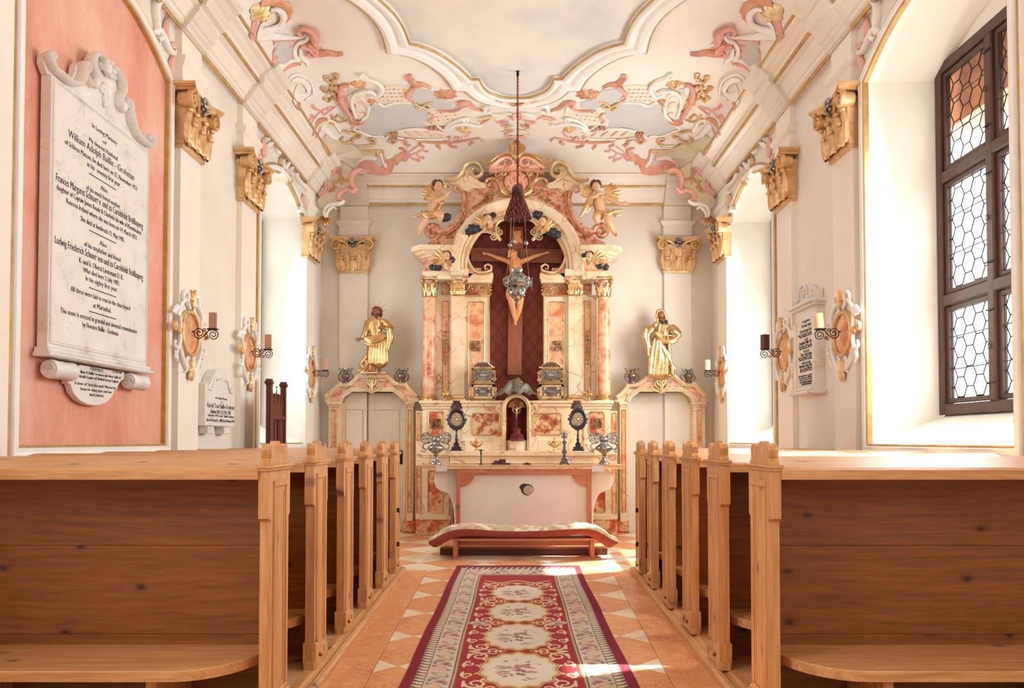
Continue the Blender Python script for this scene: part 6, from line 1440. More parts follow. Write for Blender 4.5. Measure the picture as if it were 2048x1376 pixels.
# ---- rocaille over the arched openings, traced on the wall
def onwall(pts, f, w=.02): return [(*AX(*f(*p), -2.83), w) for p in pts]
g5 = lambda x, y: (500+x/6.88, 260+y/6.88)
def rocaille(s, dy, label, grp='rococo stucco over the openings'):
    f = FW(s); y0, z0 = AX(574, 340, -2.83); t = thing('rocaille_ornament', label, 'wall ornament', (s*2.8, y0+dy, 4.3), group=grp)
    fr = lambda u, v, w: f(u+dy, v, w)
    def T(pts, r, mat, name, n=24, flat=1.2): MB(fr).tube(smooth(onwall(pts, g5, .02), n), r, 7, flat).build(name, M[mat], t, 60, world=True)
    def Lf(pts, wd, mat, name, lb=3, h=.03): MB(fr).leaf(onwall(pts, g5, .0), wd, h, .01, lb, .4, 14).build(name, M[mat], t, 60, world=True)
    T([(200, 130), (240, 100), (270, 150), (230, 210), (195, 230)], [.03, .035, .02], 'stucco_white', 'shell_scroll'); T([(345, 140), (330, 200), (360, 300), (400, 290), (395, 240)], [.02, .03, .03, .02], 'stucco_white', 'shell_scroll'); T([(270, 150), (340, 180), (420, 230), (490, 290)], [.02, .03, .03], 'stucco_white', 'shell_scroll')
    Lf([(515, 480), (540, 360), (560, 250)], .14, 'gold_pale', 'gilt_palmette', 4, .04); Lf([(530, 420), (590, 370), (625, 370)], .07, 'gold_pale', 'gilt_palmette'); Lf([(530, 350), (580, 290), (630, 265)], .07, 'gold_pale', 'gilt_palmette')
    T([(480, 290), (505, 340), (500, 420), (470, 500), (440, 500), (430, 440), (450, 400)], [.022, .035, .035, .028, .015], 'stucco_white', 'c_scroll', 30); Lf([(390, 480), (400, 420), (420, 370)], .04, 'gold_matt', 'gilt_leaf')
    T([(395, 520), (410, 590), (440, 630), (470, 650)], [.03, .035, .025], 'stucco_white', 'c_scroll'); Lf([(500, 760), (490, 700), (480, 640)], .07, 'gold_pale', 'gilt_drop'); Lf([(530, 720), (550, 670), (540, 610)], .05, 'gold_pale', 'gilt_drop')
    T([(520, 560), (560, 480), (600, 440), (640, 470), (640, 540), (610, 600), (640, 680), (700, 740), (750, 740)], [.03, .035, .035, .03, .025, .02], 'stucco_white', 'c_scroll', 40); T([(620, 600), (690, 620), (720, 660), (700, 700)], [.02, .03, .02], 'stucco_white', 'shell_scroll')
    T([(700, 760), (740, 800), (730, 870), (700, 850)], [.02, .03, .015], 'stucco_white', 'shell_scroll'); T([(205, 600), (235, 560), (240, 610), (215, 640)], [.03, .03, .02], 'stucco_white', 'tie_knot'); T([(420, 640), (460, 620), (470, 680), (430, 690)], [.03, .03, .02], 'stucco_white', 'tie_knot'); T([(650, 1120), (670, 1070), (700, 1110), (740, 1160), (720, 1190)], [.025, .03, .02], 'stucco_white', 'tie_knot')
    Lf([(690, 1060), (700, 980), (740, 890)], .05, 'rose_pale', 'rose_leaf', 4); Lf([(740, 1330), (735, 1200), (755, 1120), (720, 1060)], .05, 'rose_pale', 'rose_leaf', 6); Lf([(180, 380), (165, 240), (170, 100)], .06, 'rose_pale', 'rose_leaf', 5); Lf([(150, 460), (110, 380), (100, 320)], .07, 'rose_pale', 'rose_leaf', 3); Lf([(115, 950), (110, 880), (120, 820)], .03, 'rose_pale', 'rose_leaf', 4)
for s in (-1, 1): rocaille(s, 0, 'white and gilt rococo crest over the far arched opening of the %s wall' % SIDE[s])
c1 = lambda x, y: (x/2.992, y/2.992)
for s in (-1, 1):
    f = FW(s); t = thing('rocaille_ornament', 'white and rose stucco scroll climbing the %s frame' % ('pink panel' if s < 0 else 'big window'), 'wall ornament', (s*2.8, 6.5, 4.2), group='rococo stucco over the openings')
    def T(pts, r, mat, name, n=24): MB(f).tube(smooth(onwall(pts, c1, .02), n), r, 7, 1.2).build(name, M[mat], t, 60, world=True)
    def Lf(pts, wd, mat, name, lb=3): MB(f).leaf(onwall(pts, c1, .0), wd, .03, .012, lb, .4, 18).build(name, M[mat], t, 60, world=True)
    T([(955, 60), (985, 50), (990, 10), (960, -10), (920, 20), (915, 90), (925, 160), (915, 210)], [.018, .028, .034, .036, .030, .024], 'stucco_white', 'c_scroll', 36); T([(940, 170), (965, 230), (990, 290), (1025, 320), (1035, 290), (1020, 275)], [.022, .030, .028, .018, .010], 'stucco_white', 'c_scroll', 26)
    T([(900, 200), (930, 180), (960, 215), (930, 240)], [.02, .026, .018], 'stucco_white', 'tie_knot'); Lf([(985, 260), (975, 180), (990, 100)], .035, 'rose_pale', 'rose_leaf', 5)
    T([(1005, 300), (1010, 265), (1035, 275), (1030, 300)], [.018, .022, .014], 'rose_pale', 'rose_curl', 14); Lf([(1030, 330), (1005, 400), (1020, 470)], .03, 'rose_pale', 'rose_leaf', 5); Lf([(1020, 480), (1010, 570), (1015, 660)], .018, 'rose_pale', 'rose_leaf', 7)
# fleur-shaped shell and painted corner pieces hung on the cornice corners
g8 = lambda x, y: (640+x/5.732, 280+y/5.732)
for s in (-1, 1):
    Y8 = 11.35; F = mir(Y8, s); t = thing('corner_cartouche', 'sage corner cartouche with rose scrolls over the cornice, %s back corner' % SIDE[s], 'ceiling ornament', (s*2.4, 11.5, 4.7), group='corner cartouches')
    H = lambda pts, w=.0: [(*AY(*g8(*p), Y8), w) for p in pts]
    o = [(p[0], p[1]) for p in H([(150, 190), (260, 250), (370, 330), (385, 400), (360, 520), (250, 620), (205, 690), (150, 740), (60, 790), (0, 780), (-30, 700), (20, 620), (60, 500), (100, 420), (165, 330)])]
    MB(F).plate(o, -.02, .012, .006).build('sage_field', M['paint_sage'], t, 0, world=True)
    def T(pts, r, mat, name, n=26, w=.03): MB(F).tube(smooth(H(pts, w), n), r, 7, 1.2).build(name, M[mat], t, 60, world=True)
    T([(395, 560), (365, 500), (370, 420), (410, 365), (470, 345), (520, 370), (500, 385)], [.030, .036, .040, .036, .030, .018], 'rose', 'rose_scroll', 34); T([(420, 560), (380, 600), (300, 580), (225, 620), (210, 680), (245, 695), (255, 675)], [.036, .034, .032, .028, .022, .012], 'rose', 'rose_scroll', 34)
    T([(190, 240), (180, 330), (120, 410), (60, 440), (20, 430), (20, 470)], [.036, .034, .032, .024, .014], 'rose', 'rose_scroll', 30); T([(40, 450), (70, 520), (60, 590), (10, 640)], [.030, .032, .024, .012], 'rose', 'rose_scroll')
    T([(285, 700), (240, 735), (150, 745), (80, 775), (55, 830), (65, 890), (95, 870)], [.020, .030, .030, .026, .022, .014], 'stucco_white', 'white_scroll', 34); T([(190, 800), (150, 780), (100, 820), (75, 880)], [.014, .022, .018], 'stucco_white', 'white_scroll')
    m = MB(F); m.shell(AY(*g8(50, 870), Y8), .14, -PI/2, 2.0, 6, .05, .0, .1); m.build('gilt_shell', M['gold_matt'], t, 60, world=True)
    m = MB(F); u, v = AY(*g8(210, 240), Y8)
    for q in range(9): a = q*.7; m.ball((u+.05*math.cos(a), v+.05*math.sin(a), .03), (.028, .028, .02), 7, 5)
    m.build('gilt_flower', M['gold_matt'], t, 60, world=True)
    m = MB(F)
    for q, (x, y) in enumerate([(215, 380), (235, 430), (250, 460), (290, 465), (315, 470), (200, 480), (250, 500), (165, 520), (185, 545), (140, 560), (160, 580), (120, 590), (150, 480), (240, 350)]):
        u, v = AY(*g8(x, y), Y8); m.ball((u, v, .022), (.022, .022, .016), 7, 5)
    m.tube(smooth(H([(240, 320), (250, 400), (200, 480), (130, 590)], .02), 16), .008, 6); m.tube(smooth(H([(220, 400), (320, 470)], .02), 8), .008, 6); m.build('flower_spray', M['gold_rose'], t, 60, world=True)
# ---- coarse shelves (low dark boards) under the far openings and the carved chair
for s in (-1, 1):
    x0 = 9.02 if s < 0 else 9.05; MBf = FW(s); o = MB(MBf).box(9.0, 11.0, 1.03, 1.16, .0, .09, .006).build('dado_board', M['slate' if s < 0 else 'oak_dark_x'], None, 0); recenter(o)
    tag(o, 'rough grey board fixed under the far opening of the left wall' if s < 0 else 'dark wooden board under the far opening of the right wall', 'board')
ch = thing('carved_chair', 'tall dark carved chair back with two posts and pierced cresting against left wall', 'chair', (-2.5, 8.4, 0))
z6 = lambda x, y: (480+x/7.644, 740+y/7.644)
def chx(x0, y0, x1, y1, Y): a = AY(*z6(x0, y1), Y); b = AY(*z6(x1, y0), Y); return a[0], b[0], a[1], b[1]
YC1 = 8.36; Y2 = 8.8
x0, x1, zb, zt_ = chx(395, 245, 490, 1260, YC1); xm = (x0+x1)/2; hw = (x1-x0)/2*.86
def post(xm, Y, zt_, hw, nm):
    m = MB(); m.box(xm-hw, xm+hw, Y-hw, Y+hw, .001, zt_, 0); m.build('post', M['dark_wood_z'], ch, 0, world=True)
    m = MB(); prof = [(hw*1.0, zt_-.0), (hw*1.5, zt_+.02), (hw*1.55, zt_+.035), (hw*1.1, zt_+.055), (hw*1.1, zt_+.065), (0, zt_+.066)]
    m.lathe([(r*1.414, z) for r, z in prof], (xm, Y), 4, a0=PI/4); m.lathe([(r*1.414, z) for r, z in ((hw, 1.10), (hw*1.4, 1.12), (hw*1.4, 1.135), (hw, 1.16))], (xm, Y), 4, a0=PI/4); m.build('post_cap', M['dark_wood_z'], ch, 0, world=True)
xA, Ya = xm, YC1; xx = chx(615, 310, 710, 1260, Y2); xB = (xx[0]+xx[1])/2; Yb = Y2
zA = AY(*z6(450, 235), Ya)[1]; zBt = zA
post(xA, Ya, zA, hw, 0); post(xB, Yb, zBt, hw, 0)
dx, dy = xB-xA, Yb-Ya; L_ = math.hypot(dx, dy); fc = lambda u, v, w: (xA+dx*u/L_+dy/L_*w, Ya+dy*u/L_-dx/L_*w, v)
MB(fc).box(hw, L_-hw, PLZ+.42, zA-.33, -.012, .012, .003).build('back_panel', M['dark_wood_z'], ch, 0, world=True)
m = MB(fc); m.box(hw, L_-hw, zA-.34, zA-.30, -.02, .024, .004)
for a in (.28, .72): 
    u = hw+(L_-2*hw)*a; m.box(u-.012, u+.012, PLZ+.45, zA-.34, .010, .02, .003)
m.box(L_/2-.004, L_/2+.004, PLZ+.45, zA-.34, .010, .024); m.build('panel_moulding', M['dark_wood_z'], ch, 0, world=True)
m = MB(fc); n_ = 3
A_ = []
for k in range(25):
    u = hw+(L_-2*hw)*k/24; A_.append((u, zA-.30+.10+.13*abs(math.sin(PI*(k/24)*4))**.7*(1 if 0 < k < 24 else 0)))
m.plate([(hw, zA-.30)]+[(L_-hw, zA-.30)]+A_[::-1], -.012, .012)
for k in (1, 3, 5): u = hw+(L_-2*hw)*(k/6); m.tube([(u, zA-.12, 0), (u, zA-.02, 0)], [.010, .004], 6); m.ball((u, zA-.005, 0), .010, 7, 5)
m.build('pierced_crest', M['dark_wood_z'], ch, 0, world=True)
m = MB(fc); m.box(0, L_, PLZ+.38, PLZ+.43, -.25, .02); m.build('seat', M['dark_wood_x'], ch, 0, world=True)
for u in (.0, L_): MB(fc).box(u-.02, u+.02, .001, PLZ+.38, -.25, -.21).build('leg', M['dark_wood_z'], ch, 0, world=True)
# ================================================================== CEILING STUCCO
E6 = lambda x, y: (480+x/3.657, y/3.657)
def CP_(pts, w=.01): return [(*AC(*E6(*p)), w) for p in pts]
KZ = .0016
for s in (-1, 1):
    F = (lambda u, v, w: (u, v, ceilz(u, v)-w)) if s < 0 else (lambda u, v, w: (-u, v, ceilz(u, v)-w)); nm = SIDE[s]
    t = thing('ceiling_cartouche', 'large rococo cartouche around a pale grey field on the %s half of the ceiling' % nm, 'ceiling ornament', (s*1.0, 9.6, 5.2), group='ceiling cartouches')
    t4 = thing('corner_vine', 'sage corner field with gilt vines and C-scroll near the %s back corner of the ceiling' % nm, 'ceiling ornament', (s*1.9, 11.2, 5.1), group='ceiling corner fields')
    t2_ = thing('striped_shell', 'grey and rose striped stucco fan with a curling rose leaf, %s edge of the ceiling' % nm, 'ceiling ornament', (s*2.0, 8, 5.1), group='striped ceiling fans')
    t3_ = thing('ring_shell', 'round scalloped white shell by the %s ceiling edge' % nm, 'ceiling ornament', (s*2.1, 9, 5.1), group='ring shells on the ceiling')
    t5 = thing('leaf_spray', 'gilt serrated leaf around a white crescent at the top %s of the ceiling' % nm, 'ceiling ornament', (s*2.0, 7, 5.1), group='leaf crescents on the ceiling')
    def T(par, pts, r, mat, name, n=26, w=.02, flat=1.0):
        P = smooth(CP_(pts, w), n); m = MB(F); lst = isinstance(r, list); RR = [float(x)*KZ*.86 for x in np.interp(np.linspace(0, 1, n), np.linspace(0, 1, len(r)), r)] if lst else r*KZ
        if lst and r[-1] >= 7 and 'band' not in name: P = curl_end(P, RR[-1], 1.9); RR += [RR[-1]*(1-.7*i/14) for i in range(14)]
        m.tube(P, RR, 7, flat)
        if lst and max(r) > 9: lobes(m, P[:n], RR, 2, .42, 1 if len(pts) % 2 else -1); m.tube([(x, y, z+(RR[i] if lst else RR)*.8) for i, (x, y, z) in enumerate(P[:n])], min(RR)*.35, 5)
        m.build(name, M[mat], par, 60, world=True)
    def Lf(par, pts, wd, mat, name, lb=4, h=.03, w=.008): MB(F).leaf(CP_(pts, 0), wd*KZ, h, w, lb, .4, 16).build(name, M[mat], par, 60, world=True)
    def Pl(par, pts, mat, name, h=.012, n=0):
        P = CP_(pts); P = smooth(P, n, True) if n else P; MB(F).plate([(a, b) for a, b, c in P], -.005, h, .004).build(name, M[mat], par, 0, world=True)
    def Fl(par, c, r, mat, name, k=7):
        x, y = AC(*E6(*c)); r *= KZ; m = MB(F)
        for ring, n_, z in ((1.0, 9, .006), (.68, 7, .022), (.4, 5, .034)):
            for q in range(n_):
                a = q*2*PI/n_+ring; cx, cy = math.cos(a), math.sin(a)
                m.leaf([(x+r*.15*cx, y+r*.15*cy, 0), (x+r*ring*.6*cx, y+r*ring*.6*cy, 0), (x+r*ring*cx, y+r*ring*cy, 0)], r*.30*(.5+ring*.5), .020, z, 1, .0, 7, curl=-.008)
        m.ball((x, y, .05), (r*.13, r*.13, .014), 7, 5); m.build(name, M[mat], par, 60, world=True)
    def Be(par, pts, r, mat, name, n=10): 
        m = MB(F)
        for p in smooth(CP_(pts, .022), n): m.ball(p, r*KZ, 6, 4)
        m.build(name, M[mat], par, 60, world=True)
    def Br(par, pts, r, mat, name, curls, tw=.018):
        m = MB(F); PP = smooth(CP_(pts, tw), 24); m.tube(PP, [x*KZ*.8 for x in r], 6); lobes(m, PP, r[0]*KZ*.9, 3, .7, 1); lobes(m, PP, r[0]*KZ*.9, 3, .6, -1)
        for c in curls: m.tube(smooth(CP_(c, tw), 10), [r[0]*KZ*.8, r[-1]*KZ*1.2], 6); a_, b_ = CP_([c[-2], c[-1]], tw); m.leaf([b_[:2], (b_[0]*1.5-a_[0]*.5, b_[1]*1.5-a_[1]*.5), (b_[0]*2-a_[0], b_[1]*2-a_[1])], r[0]*KZ*1.5, .016, .008, 2, .3, 8); m.ball(b_, r[0]*KZ*.9, 6, 4)
        m.build(name, M[mat], par, 60, world=True)
    # grey field and its rims
    Pl(t, [(905, 775), (980, 760), (1040, 775), (1130, 745), (1260, 742), (1360, 790), (1385, 850), (1340, 890), (1350, 925), (1240, 935), (1150, 950), (1060, 1000), (1040, 985), (960, 985), (870, 950), (820, 905), (880, 880), (915, 830)], 'paint_grey', 'painted_field', .006)
    T(t, [(1010, 740), (1060, 765), (1130, 742), (1250, 740)], 9, 'stucco_white', 'white_rim'); T(t, [(870, 950), (960, 985), (1040, 985), (1060, 1000), (1100, 975)], 8, 'stucco_white', 'white_rim')
    Pl(t, [(860, 660), (920, 690), (945, 760), (925, 830), (870, 870), (830, 840), (790, 760), (780, 700)], 'paint_buff', 'shell_body', .016)
    T(t, [(800, 610), (750, 612), (730, 655), (745, 730), (785, 800), (815, 860)], [14, 22, 26, 24, 20, 14], 'rose', 'rose_band', 30, .03)
    T(t, [(990, 680), (960, 655), (900, 650), (840, 675), (818, 730), (830, 790), (850, 845)], [12, 16, 16, 14, 12], 'stucco_white', 'white_band', 30, .03); T(t, [(945, 765), (930, 830), (880, 875)], [12, 14, 10], 'stucco_white', 'white_band', 16, .03)
    for q in range(4): T(t, [(850+q*8, 700+q*38), (885+q*6, 700+q*38), (915+q*3, 740+q*32)], [5, 9, 5], 'rose_pale' if q % 2 else 'stucco_white', 'shell_rib', 10, .02)
    for q in range(3): T(t, [(808, 862+q*12), (850, 876+q*12), (900, 862+q*10)], 8, 'gold_rose', 'gilt_tie', 10, .03)
    Pl(t, [(790, 640), (840, 650), (815, 690), (790, 680)], 'paint_grey', 'grey_inlay', .012)
    Fl(t, (870, 612), 62, 'gold_matt', 'gilt_flower'); Fl(t, (1500, 688), 95, 'gold_rose', 'gilt_flower'); Fl(t, (1632, 942), 58, 'gold_matt', 'gilt_flower'); Fl(t, (962, 735), 34, 'gold_rose', 'gilt_flower')
    Br(t, [(800, 850), (770, 790), (700, 710), (665, 640), (690, 585), (682, 535)], [16, 14, 12, 10, 8], 'gold_matt', 'gilt_branch', [[(690, 590), (650, 590), (636, 568)], [(668, 660), (635, 665), (615, 645)], [(680, 700), (650, 730), (632, 715)], [(720, 740), (725, 700), (700, 688)], [(670, 640), (700, 620), (715, 630)], [(690, 575), (712, 560), (705, 545)], [(760, 790), (790, 770), (775, 745)], [(780, 820), (820, 810), (830, 780)]])
    Br(t, [(520, 900), (550, 850), (600, 800), (650, 780), (680, 765)], [5, 5, 5], 'rose', 'rose_vine', [[(590, 800), (560, 790), (540, 775)], [(600, 800), (620, 830), (640, 815)], [(560, 850), (520, 840), (512, 850)], [(640, 782), (660, 800), (680, 785)]]); Br(t, [(790, 870), (740, 885), (690, 870), (670, 830)], [8, 7, 6], 'gold_matt', 'gilt_branch', [[(700, 850), (720, 830), (740, 850)], [(680, 870), (660, 890), (680, 900)]])
    T(t, [(905, 560), (880, 540), (900, 528), (930, 560), (975, 575), (1020, 600), (1045, 640), (1010, 690), (970, 700)], [8, 12, 10, 14, 18, 18, 14, 8], 'stucco_white', 'white_scroll', 36, .03)
    for (P, nmx) in (([(1060, 625), (1150, 618), (1250, 625), (1225, 690), (1235, 738), (1130, 742), (1015, 728), (1045, 690)], 'patterned_panel'), ([(1385, 815), (1440, 802), (1560, 800), (1660, 775), (1672, 835), (1560, 870), (1500, 915), (1400, 905), (1360, 885)], 'patterned_panel')): Pl(t, P, 'paint_buff', nmx, .014)
    for base, cols, rows in (((1060, 645), 5, 4), ((1400, 825), 6, 3)):
        for a in range(cols):
            for b in range(rows):
                x, y = base[0]+a*34+(b % 2)*14-b*8, base[1]+b*27-a*4*(1 if base[0] > 1300 else 0); u = AC(*E6(x, y)); MB(F).ball((u[0], u[1], .016), (.020, .016, .008), 7, 4).build('painted_rosette', M['rose_pale' if (a+b) % 2 else 'gold_rose'], t, 60, world=True)
    T(t, [(1335, 612), (1270, 628), (1228, 672), (1228, 705), (1270, 725)], [8, 16, 18, 12, 8], 'rose', 'rose_band', 24, .03); Lf(t, [(1225, 550), (1270, 600), (1340, 612), (1395, 640)], 30, 'gold_rose', 'gilt_leaf'); T(t, [(1255, 545), (1225, 545), (1225, 575), (1250, 580)], [12, 14, 8], 'rose', 'rose_curl', 12)
    Pl(t, [(1270, 645), (1340, 650), (1400, 660), (1480, 730), (1555, 745), (1550, 785), (1440, 795), (1380, 770), (1300, 745), (1255, 715)], 'paint_grey', 'tiled_panel', .010)
    Br(t, [(1275, 745), (1320, 770), (1390, 790)], [10, 10, 8], 'gold_pale', 'gilt_sprig', [[(1300, 760), (1290, 775), (1310, 790)], [(1340, 770), (1370, 745), (1395, 742)], [(1370, 785), (1400, 770), (1380, 760)]])
    T(t, [(1440, 795), (1500, 800), (1570, 798), (1620, 770), (1600, 745), (1640, 735), (1690, 770)], [8, 10, 12, 16, 14], 'rose', 'rose_band', 30, .03); Lf(t, [(1590, 745), (1650, 740), (1700, 780), (1775, 805)], 26, 'gold_rose', 'gilt_leaf'); T(t, [(1385, 815), (1412, 845), (1380, 870), (1400, 890)], [10, 14, 10], 'rose', 'rose_band', 18)
    T(t, [(1500, 925), (1545, 885), (1610, 858), (1660, 850), (1655, 875), (1630, 868)], [10, 16, 16, 14, 8], 'stucco_white', 'white_scroll', 30, .03); T(t, [(1440, 905), (1500, 935), (1560, 905), (1640, 890), (1720, 905), (1755, 910)], [10, 14, 14, 10, 7], 'stucco_white', 'white_scroll', 30, .03)
    for q in range(4): T(t, [(1372+q*28, 918-q*2), (1384+q*28, 935), (1400+q*28, 922)], 9, 'gold_rose', 'gilt_tie', 8, .03)
    Pl(t, [(1150, 955), (1240, 938), (1400, 942), (1490, 962), (1530, 945), (1545, 975), (1500, 1000), (1400, 1005), (1250, 1000), (1150, 990)], 'paint_buff', 'shell_body', .016); T(t, [(1150, 945), (1250, 928), (1400, 934), (1480, 955), (1550, 930)], [8, 10, 10, 8], 'stucco_white', 'white_band', 26, .03); T(t, [(1150, 998), (1280, 1008), (1420, 1010), (1520, 1000)], 8, 'stucco_white', 'white_band', 20)
    for q in range(4): T(t, [(1210+q*72, 950), (1240+q*72, 970), (1260+q*72, 985)], [5, 9, 5], 'rose_pale', 'shell_rib', 8, .024)
    for q in range(3): T(t, [(1095+q*20, 960), (1105+q*20, 980), (1095+q*20, 1002)], 10, 'gold_rose', 'gilt_tie', 8, .03)
    Br(t, [(1130, 1010), (1250, 1000), (1330, 1025), (1450, 1035), (1600, 1030), (1700, 1010), (1750, 1002), (1770, 1025)], [9, 12, 12, 10, 7], 'gold_rose', 'gilt_branch', [[(1330, 1025), (1310, 1050), (1330, 1060)], [(1480, 1035), (1440, 1055), (1455, 1070)], [(1560, 1033), (1530, 1055), (1560, 1065)], [(1680, 1015), (1700, 1035), (1685, 1045)], [(1500, 1030), (1500, 1010), (1520, 1000)], [(1600, 1028), (1600, 1005), (1585, 1000)]]); Be(t, [(1500, 1010), (1590, 1005), (1660, 985), (1680, 955)], 10, 'rose', 'rose_bead', 9)
    Br(t, [(1120, 1020), (1170, 1010), (1210, 1030), (1215, 1055), (1250, 1055)], [12, 12, 8], 'gold_rose', 'gilt_scroll', [[(1150, 1015), (1120, 1040), (1100, 1030)]])
    T(t, [(535, 975), (548, 930), (580, 880), (635, 862)], [12, 16, 16, 8], 'gold_rose', 'rose_band', 20); T(t, [(590, 940), (570, 965), (550, 995)], [8, 10, 8], 'rose', 'rose_band', 14); T(t, [(600, 905), (640, 940), (680, 985), (720, 1005)], [12, 14, 12, 8], 'stucco_white', 'white_band', 18); T(t, [(640, 870), (690, 880), (720, 930), (740, 960)], [8, 12, 10], 'stucco_white', 'white_band', 18)
    T(t, [(730, 955), (770, 945), (820, 960), (870, 955), (875, 985), (835, 1000), (820, 1020), (770, 1030), (740, 1005)], [8, 14, 14, 12, 8], 'gold_matt', 'gilt_scroll', 34, .03); T(t, [(820, 905), (850, 910), (830, 935), (860, 950)], [8, 12, 8], 'stucco_white', 'white_scroll', 16); T(t, [(870, 1055), (930, 1060), (985, 1040), (975, 1005), (940, 1010), (960, 1030)], [8, 12, 12, 8], 'gold_pale', 'gilt_scroll', 24)
    Br(t, [(720, 1110), (735, 1070), (700, 1045)], [6, 6, 5], 'gold_matt', 'gilt_sprig', [[(735, 1070), (770, 1080), (800, 1078)], [(735, 1060), (760, 1050), (780, 1055)], [(725, 1090), (745, 1100), (735, 1115)]])
    # sage corner field, C-scroll above the cornice, vine
    Pl(t4, [(625, 985), (700, 1000), (780, 1045), (880, 1090), (1000, 1090), (990, 1150), (900, 1160), (850, 1200), (830, 1235), (740, 1200), (690, 1150), (650, 1130), (590, 1020)], 'paint_sage', 'sage_field', .010)
    T(t4, [(625, 985), (610, 1030), (640, 1090), (655, 1130)], 6, 'gold_matt', 'gilt_line', 18); T(t4, [(760, 1035), (850, 1070), (930, 1092), (1050, 1092)], 6, 'gold_matt', 'gilt_line', 18)
    T(t4, [(880, 1225), (870, 1210), (895, 1200), (905, 1225), (880, 1238), (860, 1215), (880, 1190), (940, 1180), (990, 1205), (1030, 1235), (1090, 1230)], [6, 8, 10, 14, 18, 16, 14, 10], 'rose', 'c_scroll', 44, .03); T(t4, [(845, 1215), (860, 1170), (920, 1145), (1000, 1150)], [8, 12, 12, 8], 'stucco_white', 'white_band', 24, .02); T(t4, [(1005, 1160), (1000, 1110), (1035, 1090)], [8, 10, 8], 'gold_matt', 'gilt_line', 14); T(t4, [(1030, 1105), (1045, 1150), (1075, 1200)], [10, 16, 10], 'stucco_white', 'white_band', 16, .03); T(t4, [(1045, 1110), (1055, 1150), (1085, 1190)], [8, 12, 8], 'rose', 'rose_band', 14, .035)
    T(t4, [(960, 1190), (1010, 1180), (1030, 1215), (1070, 1230)], [10, 16, 14, 8], 'paint_grey', 'grey_band', 18, .02)
    Lf(t4, [(1090, 1205), (1140, 1160), (1190, 1130), (1210, 1090), (1160, 1075)], 24, 'gold_rose', 'gilt_leaf', 5); Br(t4, [(1150, 1165), (1230, 1130), (1290, 1110), (1340, 1080)], [5, 5, 4], 'rose', 'rose_vine', [[(1230, 1130), (1240, 1100), (1270, 1080)], [(1290, 1115), (1310, 1140), (1330, 1145)], [(1240, 1128), (1260, 1150), (1290, 1160)], [(1330, 1085), (1350, 1100), (1365, 1100)], [(1180, 1155), (1210, 1165), (1225, 1150)]])
    # striped fan
    Pl(t2_, [(240, 265), (330, 240), (430, 262), (405, 310), (400, 370), (410, 420), (330, 500), (300, 520), (262, 470), (236, 420), (255, 340)], 'paint_grey', 'fan_body', .016)
    for a, b in (([(250, 300), (320, 275), (410, 283)], 8), ([(245, 360), (310, 330), (395, 322)], 8), ([(236, 420), (300, 380), (400, 362)], 9), ([(262, 470), (320, 425), (405, 400)], 9), ([(295, 522), (340, 480), (420, 455)], 10)): T(t2_, a, b, 'rose', 'rose_stripe', 14, .022)
    T(t2_, [(140, 225), (230, 240), (330, 255), (440, 255), (485, 235)], [14, 16, 16, 12, 8], 'stucco_white', 'white_band', 26, .03); T(t2_, [(500, 240), (480, 275), (420, 300), (400, 350), (412, 400), (440, 410)], [10, 16, 16, 14, 10], 'stucco_white', 'white_band', 26, .03); T(t2_, [(255, 480), (310, 470), (370, 430), (440, 425)], [8, 14, 14, 8], 'stucco_white', 'white_band', 18, .03); T(t2_, [(440, 340), (450, 400), (490, 440), (500, 475)], [10, 16, 14, 8], 'stucco_white', 'white_band', 18, .02)
    T(t2_, [(465, 235), (440, 232), (428, 200), (455, 182), (505, 195), (545, 235), (545, 290), (575, 325)], [10, 14, 18, 22, 28, 28, 18, 8], 'rose', 'rose_scroll', 40, .04); Lf(t2_, [(440, 320), (510, 330), (560, 375), (640, 372), (700, 385), (755, 375)], 30, 'rose', 'rose_leaf', 7, .05); T(t2_, [(500, 300), (540, 330), (560, 370)], [20, 26, 20], 'rose', 'rose_scroll', 12, .03); Fl(t2_, (440, 440), 22, 'gold_pale', 'gilt_flower')
    Fl(t2_, (635, 370), 20, 'rose', 'rose_flower')
    # ring shell
    for q in range(8):
        a = 2.6-q*.56; cx, cy = 440, 630; P = [(cx+58*math.cos(a), cy-50*math.sin(a)), (cx+82*math.cos(a-.05), cy-72*math.sin(a-.05)), (cx+92*math.cos(a-.28), cy-82*math.sin(a-.28)), (cx+82*math.cos(a-.5), cy-72*math.sin(a-.5)), (cx+58*math.cos(a-.55), cy-50*math.sin(a-.55))]
        Pl(t3_, P, ['paint_buff', 'paint_grey'][q % 2], 'shell_lobe', .024)
    T(t3_, [(375, 600), (390, 570), (440, 565), (490, 600), (505, 650), (470, 690), (420, 695), (400, 670)], [8, 14, 16, 16, 14, 8], 'stucco_white', 'white_ring', 34, .03); T(t3_, [(345, 600), (370, 545), (440, 530), (510, 570), (535, 620), (535, 680), (480, 712)], 6, 'stucco_white', 'white_rim', 34, .03)
    T(t3_, [(400, 720), (430, 740), (440, 790), (420, 770)], [8, 14, 8], 'gold_rose', 'gilt_curl', 14)
    # leaf crescent at the top
    T(t5, [(225, 45), (270, 38), (315, 70), (320, 120), (280, 165), (210, 195), (140, 220)], [12, 18, 22, 22, 18, 12], 'stucco_white', 'white_crescent', 34, .04); Lf(t5, [(150, 20), (230, 0), (320, 30), (350, 100), (310, 160), (230, 195)], 38, 'gold_rose', 'gilt_leaf', 9, .03)
